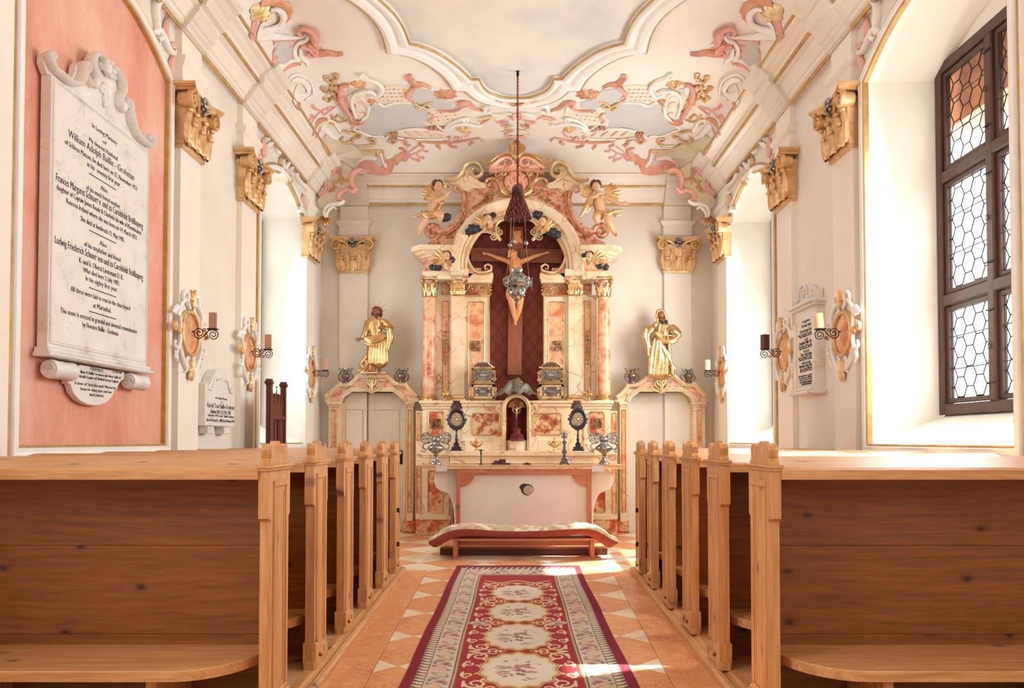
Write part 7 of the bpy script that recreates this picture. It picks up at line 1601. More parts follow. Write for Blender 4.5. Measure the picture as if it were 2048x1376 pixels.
    Lf(t5, [(220, 55), (150, 60), (75, 55)], 32, 'gold_pale', 'gilt_leaf', 4, .04); Lf(t5, [(220, 70), (150, 90), (80, 105)], 28, 'gold_pale', 'gilt_leaf', 4, .04); Lf(t5, [(240, 90), (190, 120), (150, 130)], 22, 'gold_matt', 'gilt_leaf', 3, .03); Lf(t5, [(85, 165), (110, 200), (120, 245)], 24, 'rose', 'rose_leaf', 3)
# middle shell and sprays
F = fr_ceil(); t = thing('centre_shell', 'gilt shell with rose and gold sprays on the ceiling axis behind the quatrefoil frame', 'ceiling ornament', (0, 10, 5.3))
x, y = AC(1033, 196); MB(F).shell((x, y), .13, PI/2, 3.6, 7, .06, .03, .1).build('gilt_shell', M['gold_matt'], t, 60, world=True)
for s in (-1, 1):
    F = (lambda u, v, w: (u, v, ceilz(u, v)-w)) if s < 0 else (lambda u, v, w: (-u, v, ceilz(u, v)-w))
    def T(pts, r, mat, name, n=22, w=.03): MB(F).tube(smooth(CP_(pts, w), n), [q*KZ for q in r], 7).build(name, M[mat], t, 60, world=True)
    T([(1860, 730), (1900, 700), (1910, 740), (1935, 765)], [10, 16, 10], 'rose', 'rose_curl'); T([(1870, 765), (1830, 755), (1795, 775), (1800, 810), (1840, 800)], [8, 14, 16, 12, 8], 'stucco_white', 'white_scroll'); T([(1840, 820), (1900, 830), (1960, 815), (2010, 830)], [6, 8, 8, 5], 'stucco_white', 'white_scroll')
    for P in ([(1740, 860), (1790, 850), (1840, 840), (1870, 855)], [(1760, 890), (1790, 870), (1820, 860)], [(1960, 870), (1920, 885), (1875, 880)], [(1990, 900), (1940, 920), (1930, 895)], [(2000, 940), (1960, 950), (1930, 965)], [(2010, 990), (1970, 985), (1950, 1000)], [(2000, 860), (1985, 830), (2005, 815)]): T(P, [8, 12, 6], rnd.choice(['gold_rose', 'rose', 'gold_pale']), 'leaf_sprig', 12)
# ================================================================== FIGURES
def fuse(m, name, mat, par, voxel=.006, it=3):
    """closed limbs and volumes grown into one continuous skin"""
    o = m.build(name, M[mat], None, 0); md = o.modifiers.new('r', 'REMESH'); md.mode = 'VOXEL'; md.voxel_size = voxel; md.use_smooth_shade = True
    sm = o.modifiers.new('s', 'SMOOTH'); sm.factor = .5; sm.iterations = it
    dg = bpy.context.evaluated_depsgraph_get(); me = bpy.data.meshes.new_from_object(o.evaluated_get(dg)); me.name = name; me.materials.clear(); me.materials.append(M[mat]); me.shade_smooth()
    old = o.data; o.modifiers.clear(); o.data = me; bpy.data.meshes.remove(old); o.name = name; o.parent = par; return o
def zf(ox, oy, k, ux, uy, Y):
    """local frame of a figure: zoom coordinates (x, y) and a depth towards the nave in metres"""
    s_ = Y/FPX/k
    return lambda x, y, d=0.0: ((x-ux)*s_, -d, (uy-y)*s_), s_
def limb(m, pts, r, seg=10):
    P = smooth(pts, max(8, len(pts)*5)); m.tube(P, r, seg, up=(0, 1, 0)); m.ball(P[0], r[0] if isinstance(r, list) else r, 8, 6); m.ball(P[-1], r[-1] if isinstance(r, list) else r, 8, 6)
def hand(m, p, d, s=1.0, spread=.5):
    """palm and five fingers; d = pointing direction (x, z)"""
    a = math.atan2(d[1], d[0]); c, q = math.cos(a), math.sin(a)
    W = lambda u, v, w: (p[0]+(u*c-v*q)*s, p[1]-w*s, p[2]+(u*q+v*c)*s)
    m.tube([W(-.01, 0, 0), W(.012, 0, .002), (W(.034, 0, .003))], [.012*s, .019*s, .018*s], 8, .55, up=(0, 1, 0))
    for k, (v, l) in enumerate(((-.013, .028), (-.0045, .034), (.004, .032), (.012, .025))):
        sp = v*spread; m.tube([W(.032, v, .003), W(.032+l*.5, v+sp*.6, .006), W(.032+l, v+sp, -.002)], [.0048*s, .0044*s, .0036*s], 6, up=(0, 1, 0))
    m.tube([W(.006, .014, .002), W(.022, .027, .006), W(.036, .031, .004)], [.006*s, .005*s, .004*s], 6, up=(0, 1, 0))
def face(m, c, r, yaw=0.0, tilt=0.0, up_=0.0):
    """skull with brow, nose, eyes, mouth, chin, ears; faces the nave"""
    R = Matrix.Rotation(tilt, 3, 'Y') @ Matrix.Rotation(yaw, 3, 'Z') @ Matrix.Rotation(up_, 3, 'X')
    W = lambda x, y, z: tuple(Vector(c) + R @ Vector((x*r, y*r, z*r)))
    m.ball(W(0, 0, .12), (r*.82, r*.92, r*.95), 14, 10); m.ball(W(0, -.22, -.35), (r*.60, r*.62, r*.62), 12, 9); m.ball(W(0, -.62, -.78), r*.24, 8, 6)
    m.tube([W(0, -.82, .12), W(0, -1.03, -.12), W(0, -1.08, -.25)], [r*.09, r*.13, r*.16], 7, up=(1, 0, 0))
    for s in (-1, 1): m.ball(W(s*.38, -.62, -.25), r*.28, 8, 6); m.ball(W(s*.82, .05, -.05), (r*.12, r*.2, r*.24), 7, 5); m.tube([W(s*.12, -.86, .14), W(s*.34, -.84, .20), W(s*.55, -.66, .12)], r*.09, 6, up=(0, 1, 0))
    m.ball(W(0, -.80, -.50), (r*.2, r*.1, r*.06), 7, 5); m.ball(W(0, -.78, -.60), (r*.17, r*.1, r*.06), 7, 5)
    return W
def eyes(par, W, r):
    for s in (-1, 1):
        o = MB().ball(W(s*.32, -.82, -.02), (r*.13, r*.07, r*.08), 8, 6).build('eye', M['ebony'], par, 60)
def cloud(par, blobs, name='cloud'):
    m = MB()
    for (p, r) in blobs:
        m.ball(p, r, 12, 8)
        for q in range(6): a = q*1.05+p[0]*30; m.ball((p[0]+r*.75*math.cos(a), p[1]-r*.35*abs(math.sin(a*2)), p[2]+r*.7*math.sin(a)), r*.45, 9, 6)
    return fuse(m, name, 'cloud_dark', par, .007, 2)
def wing(par, root, tip, width, d=0.02, n=6):
    m = MB(); dx, dz = tip[0]-root[0], tip[2]-root[2]; L = math.hypot(dx, dz); ux, uz = dx/L, dz/L
    for row, (l0, l1, cnt) in enumerate(((.0, 1.0, n), (.0, .72, n), (.0, .45, n-1))):
        for k in range(cnt):
            t = k/(cnt-1)-.5; a = t*1.1*(1-.15*row); c, q = math.cos(a), math.sin(a); l = L*l1*(1-.45*abs(t+.1)); vx, vz = ux*c-uz*q, ux*q+uz*c
            bx, bz = root[0]-uz*width*t*.6, root[2]+ux*width*t*.6
            f = lambda u, v, w: (bx+vx*u-vz*v, root[1]-d-w-.006*row, bz+vz*u+vx*v)
            mm = MB(f); mm.leaf([(0, 0, 0), (l*.5, .0, 0), (l, 0, 0)], width*.27, .008, 0, 1, .0, 9); m.add(mm.v, mm.f)
    return m.build('wing', M['gold'], par, 60)
# ---------------------------------------------------------------- crucifix
YX = 11.74; CX = lambda px, py, d=0: (AY(px, py, YX)[0], YX-d, AY(px, py, YX)[1])
cz0 = CX(1029, 750); t = thing('crucifix', 'large wooden crucifix with a carved figure in the centre of the altar', 'crucifix', (cz0[0], YX, cz0[2]))
L0 = ORIG[t.name]; lc = lambda px, py, d=0.0: tuple(a-b for a, b in zip(CX(px, py, d), L0))
f = lambda u, v, w: (u, -w, v)
MB(f).plate([(p[0], p[2]) for p in (lc(1015, 750), lc(1043, 750), lc(1047, 454), lc(1019.5, 454))], -.03, .02, .003).build('upright_beam', M['cross_wood_z'], t, 0)
MB(f).plate([(p[0], p[2]) for p in (lc(942, 523), lc(1124, 527), lc(1124, 499), lc(942, 496))], -.02, .028, .003).build('cross_beam', M['cross_wood_x'], t, 0)
m = MB(); A = []; 
pts = [lc(*c2(x, y)) for x, y in ((945, 935), (1015, 925), (1020, 960), (1012, 985), (1022, 1010), (1035, 1040), (1010, 1045), (1000, 1030), (985, 1050), (960, 1048), (952, 1010), (948, 975))]
MB(f).plate([(p[0], p[2]) for p in pts], .022, .034, .003).build('title_scroll', M['corpus'], t, 0)
m = MB(); S = lambda px, py, d: lc(px, py, d)
limb(m, [S(1031, 527, .085), S(1031, 540, .10), S(1031, 556, .09), S(1030, 570, .085)], [.085, .098, .070, .082]); m.ball(S(1031, 538, .10), (.10, .065, .08)); m.ball(S(1030, 573, .085), (.088, .07, .07))
limb(m, [S(1021, 528, .085), S(1006, 521, .07), S(994.5, 517.5, .06), S(982, 512, .05), S(973, 509, .045)], [.042, .034, .030, .026, .018]); limb(m, [S(1041, 527, .085), S(1056, 520, .07), S(1068.5, 515, .06), S(1080, 511, .05), S(1090, 508, .045)], [.042, .034, .030, .026, .018])
hand(m, S(972, 509, .045), (-1, .25), 1.0, .3); hand(m, S(1091, 508, .045), (1, .3), 1.0, .3)
limb(m, [S(1024, 577, .09), S(1019, 592, .14), S(1022, 602, .15), S(1026, 620, .10), S(1030, 640, .06)], [.062, .054, .045, .040, .022]); limb(m, [S(1037, 577, .09), S(1040, 594, .13), S(1041, 604, .13), S(1038, 622, .09), S(1033, 640, .06)], [.062, .054, .045, .040, .022])
limb(m, [S(1031, 641, .06), S(1031, 648, .085), S(1032, 652, .10)], [.024, .020, .013]); m.ball(S(1031, 651, .09), (.022, .02, .012))
limb(m, [S(1031, 525, .085), S(1029, 519, .10)], [.034, .032]); W = face(m, S(1026, 514, .125), .062, .25, -.25, .35)
for q in range(4):
    for s in (-1, 1): m.tube([S(1031+s*1.5, 545+q*4.2, .162-.006*q), S(1031+s*8, 546.5+q*4.2, .145), S(1031+s*12, 549+q*4, .11)], .0065, 5, up=(0, 1, 0))
fuse(m, 'body', 'corpus', t, .006, 2)
m = MB(); R_ = random.Random(3)
for q in range(26):
    a = -.4+q*.16; p = S(1026+8.5*math.cos(a+PI*.4), 512-8*math.sin(a+PI*.3), .12-.03*math.sin(q)); m.tube([S(1026, 508, .13), p, (p[0]-.01+.012*math.sin(q), p[1]-.01, p[2]-.045)], [.016, .014, .006], 6, up=(0, 1, 0))
m.tube([S(1026+8*math.cos(a*PI/8), 511-4*math.sin(a*PI/8), .125+.05*math.sin(a*PI/8+PI/2)*0+.02) for a in range(17)], .008, 6, up=(0, 1, 0)); fuse(m, 'hair', 'corpus', t, .006, 1)
m = MB(); limb(m, [S(1019, 571, .12), S(1031, 577, .155), S(1043, 572, .12)], [.03, .036, .03]); limb(m, [S(1019, 577, .12), S(1031, 584, .15), S(1043, 578, .12)], [.03, .034, .03]); limb(m, [S(1020, 575, .12), S(1017, 590, .11), S(1016, 600, .09)], [.026, .024, .014]); m.ball(S(1031, 577, .09), (.10, .07, .05)); fuse(m, 'loincloth', 'gold_pale', t, .006, 2)
# ---------------------------------------------------------------- gilded bearded saint
YS = 11.74
def saint():
    ux, uy = 600, 1024; x0 = AY(660+ux/6.88, 600+uy/6.88, YS)
    t = thing('saint_statue', 'gilded statue of a bearded man with a crown of rays, left of the altar', 'statue', (x0[0], YS, AY(700, 748, YS)[1]+.004))
    Z, k = zf(660, 600, 6.88, ux, uy, YS); m = MB()
    # body: head, neck, trunk, arms, legs as one skin
    limb(m, [Z(655, 270, .06), Z(650, 240, .07)], [.032, .030]); W = face(m, Z(652, 188, .09), .058, -.25, .12, -.18)
    limb(m, [Z(645, 300, .06), Z(640, 400, .07), Z(645, 500, .06)], [.09, .085, .09]); limb(m, [Z(530, 330, .06), Z(505, 430, .09), Z(490, 500, .11), Z(440, 555, .12)], [.035, .032, .028, .020]); hand(m, Z(436, 558, .12), (-1, -.15), 1.15, .9)
    limb(m, [Z(765, 330, .06), Z(835, 430, .10), Z(800, 415, .15), Z(765, 405, .16)], [.035, .032, .026, .020]); hand(m, Z(770, 405, .165), (-1, .12), 1.15, .5)
    limb(m, [Z(690, 560, .06), Z(695, 760, .08), Z(685, 880, .07), Z(685, 985, .05)], [.06, .05, .038, .026]); limb(m, [Z(600, 560, .06), Z(560, 780, .08), Z(560, 980, .05)], [.06, .05, .03])
    limb(m, [Z(685, 1000, .05), Z(690, 1005, .09), Z(700, 1010, .13)], [.028, .024, .018]); limb(m, [Z(560, 1002, .05), Z(552, 1006, .12)], [.026, .018])
    fuse(m, 'body', 'flesh_dark', t, .006, 2); eyes(t, W, .058)
    m = MB(); A = []
    for q in range(14):
        a = PI*.05+q*.17; c_ = Z(650, 175, .07); p = (c_[0]+.055*math.cos(a*1.1), c_[1]+.02, c_[2]+.058*math.sin(a)); m.ball(p, .022, 7, 5)
    for s, xx in ((-1, 595), (1, 700)): limb(m, [Z(xx, 190, .06), Z(xx+s*6, 230, .05), Z(xx+s*2-6, 262, .05)], [.024, .020, .010])
    limb(m, [Z(628, 222, .135), Z(655, 246, .150), Z(682, 226, .135)], [.014, .022, .014]); m.ball(Z(657, 252, .135), (.022, .018, .024)); fuse(m, 'hair_and_beard', 'hair', t, .005, 1)
    m = MB(); c = Z(648, 165, .03)
    for q in range(15):
        a = -.45+q*(PI+.9)/14; l = (.145, .105)[q % 2]; m.tube([(c[0]+.05*math.cos(a), c[1], c[2]+.05*math.sin(a)), (c[0]+l*math.cos(a), c[1], c[2]+l*math.sin(a))], [.008, .0035], 5, up=(0, 1, 0))
    m.build('ray_crown', M['gold'], t, 40)
    m = MB()       # robe
    limb(m, [Z(640, 300, .06), Z(635, 380, .075), Z(640, 470, .07)], [.095, .105, .095]); m.ball(Z(645, 310, .06), (.155, .075, .06), 14, 9)
    limb(m, [Z(530, 330, .06), Z(508, 430, .09), Z(485, 510, .11), Z(462, 535, .115)], [.052, .052, .044, .034]); limb(m, [Z(765, 330, .06), Z(835, 410, .09), Z(838, 440, .12), Z(805, 418, .15)], [.055, .055, .05, .034])
    prof = [(480, 545, 750, .08), (520, 535, 790, .09), (600, 520, 815, .10), (700, 500, 815, .11), (800, 505, 800, .12), (885, 560, 795, .12)]
    for (y, xa, xb, d) in prof: m.ball(Z((xa+xb)/2, y, .05), ((xb-xa)/2*k, d*.8, .075), 16, 10)
    for j, (xa, xb, ye) in enumerate(((560, 565, 880), (600, 580, 895), (630, 625, 885), (660, 655, 900), (690, 700, 885), (720, 745, 895), (750, 790, 880), (780, 800, 870))): limb(m, [Z(xa+40, 480, .10), Z((xa+xb)/2+10, 680, .14), Z(xb, ye, .13)], [.012, .024, .028], 8)
    for P, r in (([(505, 545), (580, 580), (680, 560), (770, 500)], [.024, .032, .03, .02]), ([(510, 575), (600, 610), (700, 580), (790, 520)], [.02, .026, .024, .016]), ([(540, 540), (640, 530), (740, 470)], [.018, .022, .018]), ([(500, 620), (560, 640), (640, 660), (700, 700)], [.018, .024, .022, .012]), ([(850, 430), (868, 520), (850, 620), (825, 715)], [.03, .036, .03, .014]), ([(820, 450), (830, 560), (810, 680)], [.028, .034, .02]),
                 ([(590, 320), (570, 390), (590, 440)], [.014, .018, .012]), ([(690, 300), (700, 370), (680, 430)], [.014, .018, .012]), ([(640, 420), (640, 470)], [.014, .012]), ([(600, 430), (605, 500)], [.012, .012]), ([(680, 430), (672, 500)], [.012, .012])): limb(m, [Z(x, y, .15) for x, y in P], r, 8)
    for P, r in (([(590, 700), (500, 830), (440, 900), (455, 960), (380, 1005)], [.05, .05, .04, .03, .018]), ([(560, 830), (520, 920), (480, 1005)], [.05, .05, .03]), ([(600, 860), (580, 940), (560, 1008)], [.04, .045, .03]), ([(640, 880), (620, 950), (575, 1005)], [.026, .03, .024]), ([(450, 1008), (560, 1010), (620, 985)], [.022, .026, .02])): limb(m, [Z(x, y, .06) for x, y in P], r, 8)
    fuse(m, 'robe', 'gold', t, .006, 1)
    MB().box(-.17, .20, -.13, .05, -.004, .012).build('base', M['gold_matt'], t, 0)
saint()
def mourner():
    ux, uy = 615, 1056; x0 = AY(1230+ux/6.88, 600+uy/6.88, YS)
    t = thing('saint_statue', 'gilded carved statue of a veiled woman with her hands raised to her breast', 'statue', (x0[0], YS, AY(1320, 753, YS)[1]+.002))
    Z, k = zf(1230, 600, 6.88, ux, uy, YS); m = MB()
    limb(m, [Z(640, 310, .06), Z(625, 275, .08)], [.034, .032]); W = face(m, Z(618, 228, .10), .056, .2, -.2, -.4)
    limb(m, [Z(640, 340, .06), Z(650, 430, .07), Z(650, 520, .07)], [.085, .08, .085]); limb(m, [Z(480, 390, .06), Z(440, 460, .10), Z(500, 410, .15), Z(515, 385, .16)], [.035, .032, .026, .02]); hand(m, Z(512, 385, .165), (.25, 1), 1.1, .5)
    limb(m, [Z(790, 390, .06), Z(840, 470, .10), Z(780, 440, .16), Z(750, 425, .17)], [.035, .032, .026, .02]); hand(m, Z(755, 428, .175), (-1, .38), 1.15, .5)
    limb(m, [Z(590, 600, .06), Z(560, 800, .08), Z(545, 1020, .06), Z(540, 1040, .12)], [.06, .05, .03, .022]); limb(m, [Z(700, 600, .06), Z(710, 800, .08), Z(740, 1020, .06), Z(760, 1040, .12)], [.06, .05, .03, .022]); fuse(m, 'body', 'flesh_dark', t, .006, 2); eyes(t, W, .056)
    m = MB(); limb(m, [Z(600, 310, .10), Z(650, 350, .13), Z(690, 310, .10)], [.024, .034, .024]); m.ball(Z(645, 325, .09), (.05, .045, .045)); fuse(m, 'wimple', 'cloud_dark', t, .006, 1)
    m = MB()
    for P, r in (([(560, 240), (575, 180), (615, 155), (660, 175), (685, 240), (695, 320)], [.018, .024, .026, .026, .024, .024]), ([(570, 250), (578, 300), (560, 350), (500, 380)], [.018, .024, .03, .03])): limb(m, [Z(x, y, .09) for x, y in P], r, 8)
    m.ball(Z(625, 215, .04), (.066, .06, .078), 12, 9); m.ball(Z(640, 400, .05), (.17, .08, .07), 14, 9); limb(m, [Z(645, 370, .07), Z(650, 460, .08)], [.095, .10])
    limb(m, [Z(480, 390, .06), Z(415, 450, .09), Z(440, 475, .13), Z(490, 425, .15)], [.05, .052, .048, .036]); limb(m, [Z(790, 390, .06), Z(850, 460, .09), Z(840, 480, .13), Z(790, 455, .16)], [.05, .052, .048, .036])
    for (y, xa, xb, d) in ((500, 520, 800, .10), (560, 480, 790, .10), (660, 460, 745, .11), (760, 450, 740, .11), (860, 440, 750, .12), (950, 430, 780, .13), (1030, 425, 800, .14)): m.ball(Z((xa+xb)/2, y, .05), ((xb-xa)/2*k, d*.8, .07), 16, 10)
    for P, r in (([(520, 560), (480, 740), (450, 1030)], [.02, .034, .03]), ([(560, 580), (530, 780), (500, 1040)], [.018, .03, .03]), ([(590, 560), (590, 780), (560, 1042)], [.018, .034, .028]), ([(600, 640), (630, 850), (620, 1045)], [.014, .026, .03]), ([(640, 650), (680, 860), (690, 1040)], [.016, .03, .03]), ([(580, 560), (640, 700), (740, 880), (805, 970)], [.016, .028, .03, .02]), ([(600, 600), (700, 760), (760, 930), (770, 1040)], [.014, .026, .03, .026]), ([(720, 620), (735, 780), (735, 900)], [.02, .028, .02]),
                 ([(540, 470), (600, 545), (700, 590), (800, 560), (868, 500)], [.02, .028, .034, .034, .026]), ([(560, 500), (640, 570), (740, 610), (830, 580)], [.016, .022, .026, .02]), ([(400, 420), (385, 520), (420, 640), (430, 780)], [.034, .036, .034, .02]), ([(430, 480), (430, 580), (460, 680)], [.03, .034, .02]), ([(560, 470), (640, 500), (760, 510)], [.018, .022, .018]), ([(600, 360), (580, 430), (600, 480)], [.014, .018, .012]), ([(700, 370), (710, 430)], [.018, .018]), ([(650, 470), (655, 530)], [.012, .012]), ([(700, 470), (700, 540)], [.012, .012])): limb(m, [Z(x, y, .145) for x, y in P], r, 8)
    fuse(m, 'robe', 'gold', t, .006, 1); MB().box(-.19, .19, -.14, .05, -.004, .012).build('base', M['gold_matt'], t, 0)
mourner()
# ---------------------------------------------------------------- putti on the volutes
YPU = 11.40
def curls(m, c, r, n=22):
    for q in range(n):
        a = q*2.4; h = (q+.5)/n; rr = r*.95*math.sqrt(1-(h*1.0)**2*.8); m.ball((c[0]+rr*math.cos(a), c[1]+r*.25+rr*.7*math.sin(a)*.9, c[2]+r*(.15+.85*h)), r*.30, 7, 5)
def putto_l():
    ux, uy = 200, 880; x0 = AY(*c2(ux, uy), YPU); t = thing('putto', 'kneeling winged child figure with joined hands on the left volute', 'statue', (x0[0], YPU, x0[1]), group='carved child angels on the altar top')
    Z, k = zf(820, 260, 4.586, ux, uy, YPU); m = MB()
    limb(m, [Z(262, 575, .08), Z(262, 560, .09)], .035); W = face(m, Z(268, 535, .11), .066, .55, .0, .1)
    limb(m, [Z(255, 610, .08), Z(240, 680, .10), Z(215, 740, .09), Z(205, 780, .08)], [.070, .078, .085, .085]); limb(m, [Z(285, 620, .11), Z(310, 655, .15), Z(345, 635, .18)], [.040, .034, .024]); hand(m, Z(345, 630, .18), (.6, 1), 1.2, .4)
    limb(m, [Z(225, 620, .10), Z(270, 665, .17), Z(330, 645, .20)], [.040, .034, .024]); hand(m, Z(332, 640, .205), (.5, 1), 1.2, .4)
    limb(m, [Z(180, 780, .09), Z(140, 850, .12), Z(108, 895, .10), Z(90, 950, .08), Z(80, 975, .07)], [.068, .058, .044, .036, .026]); limb(m, [Z(82, 975, .07), Z(65, 985, .10)], [.026, .018]); limb(m, [Z(235, 780, .09), Z(285, 800, .16), Z(290, 845, .10)], [.068, .058, .042]); fuse(m, 'body', 'flesh', t, .006, 2); eyes(t, W, .066)
    m = MB(); curls(m, Z(255, 520, .10), .07); fuse(m, 'hair', 'hair', t, .006, 1)
    wing(t, Z(225, 610, .02), Z(100, 550, .02), .10); wing(t, Z(300, 520, 0), Z(330, 485, 0), .05, .0, 4)
    m = MB()
    for P, r in (([(120, 780), (180, 800), (240, 790), (285, 720), (300, 680)], [.02, .034, .034, .028, .018]), ([(130, 800), (190, 830), (250, 810)], [.018, .028, .022]), ([(120, 790), (80, 820), (30, 820)], [.028, .024, .008]), ([(270, 680), (310, 700), (320, 680)], [.016, .022, .012]), ([(190, 700), (230, 705), (280, 690)], [.010, .012, .010]), ([(270, 760), (300, 800), (300, 840)], [.02, .02, .01])): limb(m, [Z(x, y, .16) for x, y in P], r, 8)
    fuse(m, 'drapery', 'gold', t, .006, 1); cloud(t, [(Z(350, 820, .12), .055), (Z(320, 840, .12), .04)])
putto_l()
def putto_r():
    ux, uy = 1760, 890; x0 = AY(*c2(ux, uy), YPU); t = thing('putto', 'striding winged child figure with one arm stretched out on the right volute', 'statue', (x0[0], YPU, x0[1]), group='carved child angels on the altar top')
    Z, k = zf(820, 260, 4.586, ux, uy, YPU); m = MB()
    limb(m, [Z(1715, 585, .08), Z(1708, 565, .09)], .035); W = face(m, Z(1700, 540, .11), .066, -.3, -.2, .1)
    limb(m, [Z(1735, 620, .08), Z(1725, 680, .11), Z(1735, 730, .10), Z(1750, 780, .09)], [.072, .080, .080, .085]); limb(m, [Z(1790, 625, .09), Z(1850, 660, .10), Z(1905, 690, .11), Z(1945, 698, .12)], [.042, .034, .028, .020]); hand(m, Z(1945, 698, .12), (1, .05), 1.3, .4)
    limb(m, [Z(1690, 625, .09), Z(1640, 650, .14), Z(1690, 635, .18), Z(1712, 620, .19)], [.040, .036, .026, .020]); hand(m, Z(1712, 620, .195), (1, .3), 1.2, .5)
    limb(m, [Z(1790, 780, .10), Z(1805, 850, .15), Z(1825, 885, .14), Z(1855, 940, .10), Z(1878, 975, .09)], [.070, .060, .046, .038, .026]); limb(m, [Z(1880, 975, .09), Z(1888, 992, .13)], [.026, .018]); limb(m, [Z(1720, 790, .10), Z(1700, 830, .15), Z(1715, 850, .10)], [.068, .058, .042]); fuse(m, 'body', 'flesh', t, .006, 2); eyes(t, W, .066)
    m = MB(); curls(m, Z(1698, 522, .10), .07); fuse(m, 'hair', 'hair', t, .006, 1)
    wing(t, Z(1790, 590, .02), Z(1935, 540, .02), .10); wing(t, Z(1660, 600, .02), Z(1570, 515, .02), .10)
    m = MB()
    for P, r in (([(1640, 640), (1610, 720), (1580, 780), (1550, 825)], [.026, .036, .032, .012]), ([(1660, 670), (1640, 740), (1600, 790)], [.022, .028, .018]), ([(1690, 790), (1740, 790), (1800, 800), (1870, 770), (1950, 760)], [.028, .032, .030, .026, .010]), ([(1850, 760), (1870, 810), (1930, 800)], [.02, .024, .010]), ([(1700, 640), (1760, 660), (1790, 690)], [.010, .012, .010]), ([(1760, 790), (1770, 830), (1750, 860)], [.02, .02, .01])): limb(m, [Z(x, y, .16) for x, y in P], r, 8)
    fuse(m, 'drapery', 'gold', t, .006, 1)
putto_r()
def cherub(hx, hy, r, wings, clouds, yaw, tilt, lab, Y):
    x0 = AY(*c2(hx, hy), Y); t = thing('cherub_head', lab, 'cherub head', (x0[0], Y, x0[1]), group='winged cherub heads on the altar'); Z, k = zf(820, 260, 4.586, hx, hy, Y)
    m = MB(); W = face(m, Z(hx, hy, .04), r, yaw, tilt, .1); limb(m, [Z(hx, hy+30, .02), Z(hx, hy+50, .0)], r*.6); fuse(m, 'face', 'flesh', t, .005, 1); eyes(t, W, r)
    m = MB(); curls(m, Z(hx, hy-8, .03), r*1.02, 20); fuse(m, 'hair', 'hair', t, .005, 1)
    for (a, b, c_, d_, w_) in wings: wing(t, Z(a, b, .04), Z(c_, d_, .05), w_, .02, 5)
    cloud(t, [(Z(a, b, .02), q) for a, b, q in clouds])
cherub(335, 1165, .060, [(330, 1210, 190, 1150, .09), (330, 1225, 395, 1262, .08)], [(240, 1262, .05), (205, 1262, .04), (270, 1270, .04), (385, 1195, .045)], .6, .1, 'winged cherub head with dark cloud on the left cornice, below the kneeling child', 11.15)
cherub(715, 830, .064, [(700, 880, 575, 830, .09), (720, 890, 770, 880, .07)], [(580, 915, .07), (540, 940, .05), (630, 900, .06), (765, 785, .04)], .5, .2, 'winged cherub head inside the arch, upper left, above a dark cloud', 11.25)
cherub(1215, 850, .064, [(1215, 900, 1140, 860, .08), (1230, 910, 1340, 860, .09), (1220, 910, 1260, 950, .07)], [(1160, 780, .055), (1300, 940, .07), (1345, 965, .06), (1260, 925, .05), (1200, 770, .03)], -.4, -.15, 'winged cherub head inside the arch, upper right, above a dark cloud', 11.25)
cherub(1642, 1168, .060, [(1670, 1200, 1810, 1160, .09), (1650, 1215, 1610, 1235, .06)], [(1740, 1245, .055), (1790, 1260, .045), (1590, 1155, .03)], -.6, -.2, 'winged cherub head with dark cloud on the right cornice', 11.15)
# ---------------------------------------------------------------- hanging lamp
YL = 9.2; hk = AY(1035, 125, YL); lx = AY(1034, 560, YL)[0]; zc_ = ceilz(0, YL)
t = thing('hanging_lamp', 'embossed silver hanging lamp on chains below a dark red fringed tassel', 'lamp', (lx, YL, AY(1034, 610, YL)[1])); L0 = ORIG[t.name]
gl = lambda x, y: (960+x/5.733, 400+y/5.733)
def Lz(y): return AY(1034, gl(0, y)[1], YL)[1]-L0[2]
ks = YL/FPX/5.733
pr = [(60, 785), (68, 800), (60, 815), (55, 830), (90, 860), (130, 890), (153, 925), (157, 955), (142, 985), (108, 1003), (118, 1012), (100, 1020), (95, 1035), (92, 1062), (80, 1098), (55, 1128), (30, 1145), (18, 1155), (28, 1170), (24, 1185), (10, 1195), (0, 1202)]
m = MB().lathe([(r*ks, Lz(y)) for r, y in pr][::-1], (0, 0), 40, 0, 0); m.build('vessel', M['silver_old'], t, 60)
m = MB()
for ring, (r, y, n_, s_) in enumerate(((148, 915, 12, 24), (156, 952, 14, 22), (98, 1048, 10, 20), (84, 1090, 9, 16), (66, 800, 16, 8), (115, 1008, 18, 8))):
    for q in range(n_):
        a = 2*PI*(q+.5*(ring % 2))/n_; m.ball((r*ks*math.cos(a), r*ks*math.sin(a), Lz(y)), s_*ks*.6, 7, 5)
        if ring < 4:
            c, s2 = math.cos(a), math.sin(a); mm = MB(lambda u, v, w: (r*ks*c+w*c-u*s2, r*ks*s2+w*s2+u*c, Lz(y)+v)); mm.tube(spiral((0, 0), s_*ks, 1.3, a, 1 if q % 2 else -1, .2, 14, .004), [.005, .003], 5); m.add(mm.v, mm.f)
m.build('embossed_scroll', M['silver'], t, 60)
m = MB(); m.tube([(20*ks*math.cos(a*PI/8), 0, Lz(1228)+20*ks*math.sin(a*PI/8)) for a in range(17)], .0022, 5, up=(0, 1, 0)); m.build('drop_ring', M['brass_box'], t)
def Lp(x, y, d=0.0): return ((x-425)*ks, -d, Lz(y))
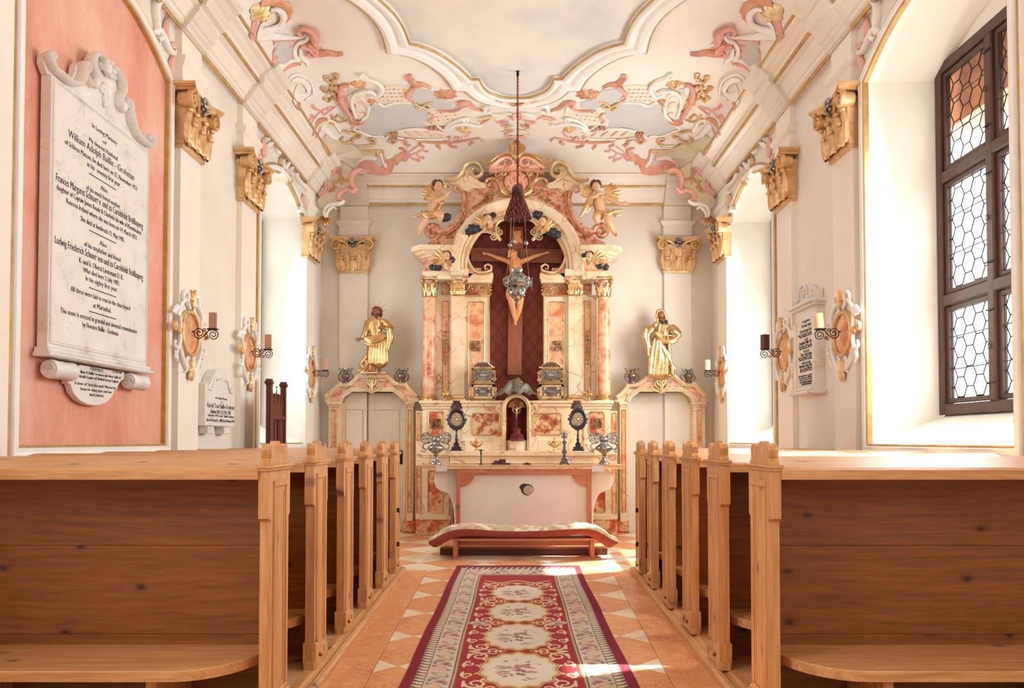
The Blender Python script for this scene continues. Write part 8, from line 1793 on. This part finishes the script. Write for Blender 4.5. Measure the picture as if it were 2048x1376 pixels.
for (P, bead) in (([(358, 215, .02), (342, 525, .04), (330, 700, .08), (300, 905, .13)], (342, 525)), ([(392, 150, -.02), (383, 465, -.03), (378, 620, -.05), (385, 800, -.06)], (383, 465)), ([(512, 190, .01), (530, 497, .02), (545, 700, .04), (562, 900, .06)], (530, 497))):
    pts = smooth([Lp(*p) for p in P], 150); m = MB()
    for i in range(0, 149, 2):
        a, b = pts[i], pts[i+1]; m.tube([a, tuple((a[k]+b[k])/2 for k in range(3)), b], [.0020, .0042, .0020] if i % 4 else [.0034, .0018, .0034], 5, up=(0, 1, 0), cap=False)
    ob = m.build('chain', M['silver'], t, 60); ob['kind'] = 'stuff'
    MB().ball(Lp(bead[0], bead[1], P[1][2]), .024, 14, 10).build('bead', M['silver'], t, 60)
m = MB(); m.leaf([(0, 0, 0), (.02, .02, 0), (.03, .05, 0)], .01, .004); m.v = []; m.f = []
m.tube([Lp(575, 930, .05), Lp(600, 900, .05), Lp(598, 960, .05), Lp(590, 1000, .05), Lp(600, 1050, .05)], [.004, .008, .005, .006, .003], 6, up=(0, 1, 0)); m.tube([Lp(598, 960, .05), Lp(570, 1000, .06), Lp(560, 1020, .05)], [.005, .007, .002], 6, up=(0, 1, 0)); m.build('ribbon', M['silver_dark'], t, 60)
# tassel: cap and rows of cut fringe
capx = AY(1035.5, 385, YL)[0]-lx; zt1 = AY(1035, 372, YL)[1]-L0[2]; zt2 = AY(1035, 397, YL)[1]-L0[2]; zt3 = AY(1035, 436, YL)[1]-L0[2]
m = MB()
for q in range(34): a = 2*PI*q/34; m.tube([(capx+.045*math.cos(a), .045*math.sin(a), zt1+.0), (capx+.058*math.cos(a), .058*math.sin(a), zt1-.03), (capx+.062*math.cos(a), .062*math.sin(a), zt2-.01)], .007, 5)
m.lathe([(0, zt1+.02), (.04, zt1+.01), (.05, zt1), (.056, zt2)], (capx, 0), 16); o = m.build('tassel_cap', M['tassel_brown'], t, 60)
for mat, ph in (('tassel', 0), ('tassel_brown', 1)):
    m = MB(); R_ = random.Random(ph)
    for row in range(6):
        rr = .082+.012*row; zr = zt2-.012+(zt3-zt2)*row/6.6; n_ = 20+row*3
        for q in range(n_):
            if (q*7+row*3) % 5 < 2 and ph == 0 or (q*7+row*3) % 5 >= 2 and ph == 1: continue
            a = 2*PI*q/n_+R_.uniform(-.05, .05); l = .050+R_.uniform(-.008, .014); m.tube([(capx+rr*.8*math.cos(a), rr*.8*math.sin(a), zr+.012), (capx+rr*math.cos(a), rr*math.sin(a), zr-l*.5), (capx+rr*1.06*math.cos(a), rr*1.06*math.sin(a), zr-l)], [.009, .012, .007], 6)
    o = m.build('fringe', M[mat], t, 60); o['kind'] = 'stuff'
MB().lathe([(.045, zt2), (.12, zt3+.02), (0, zt3+.01)], (capx, 0), 20).build('tassel_core', M['tassel'], t, 60)
m = MB(); zt_ = zc_-L0[2]-.06; n_ = 200
for ph in (0, PI):
    m.tube([(capx+.008*math.cos(ph+i*.55), .008*math.sin(ph+i*.55), zt1+.01+(zt_-zt1-.01)*i/n_) for i in range(n_+1)], .0055, 5)
m.build('cord', M['rope'], t, 60)
MB().lathe([(0, zt_+.085), (.028, zt_+.08), (.028, zt_+.06), (.012, zt_+.05), (.018, zt_+.02), (.008, zt_-.01), (0, zt_-.015)], (capx, 0), 12).build('ceiling_hook', M['iron'], t, 40)
m = MB()
for q in range(8): z = zt1+.02+.035*q; m.ball((capx+.010*math.cos(q*2.2), .01*math.sin(q*2.2), z), .011, 7, 5)
m.build('cord_knot', M['rope'], t, 60)
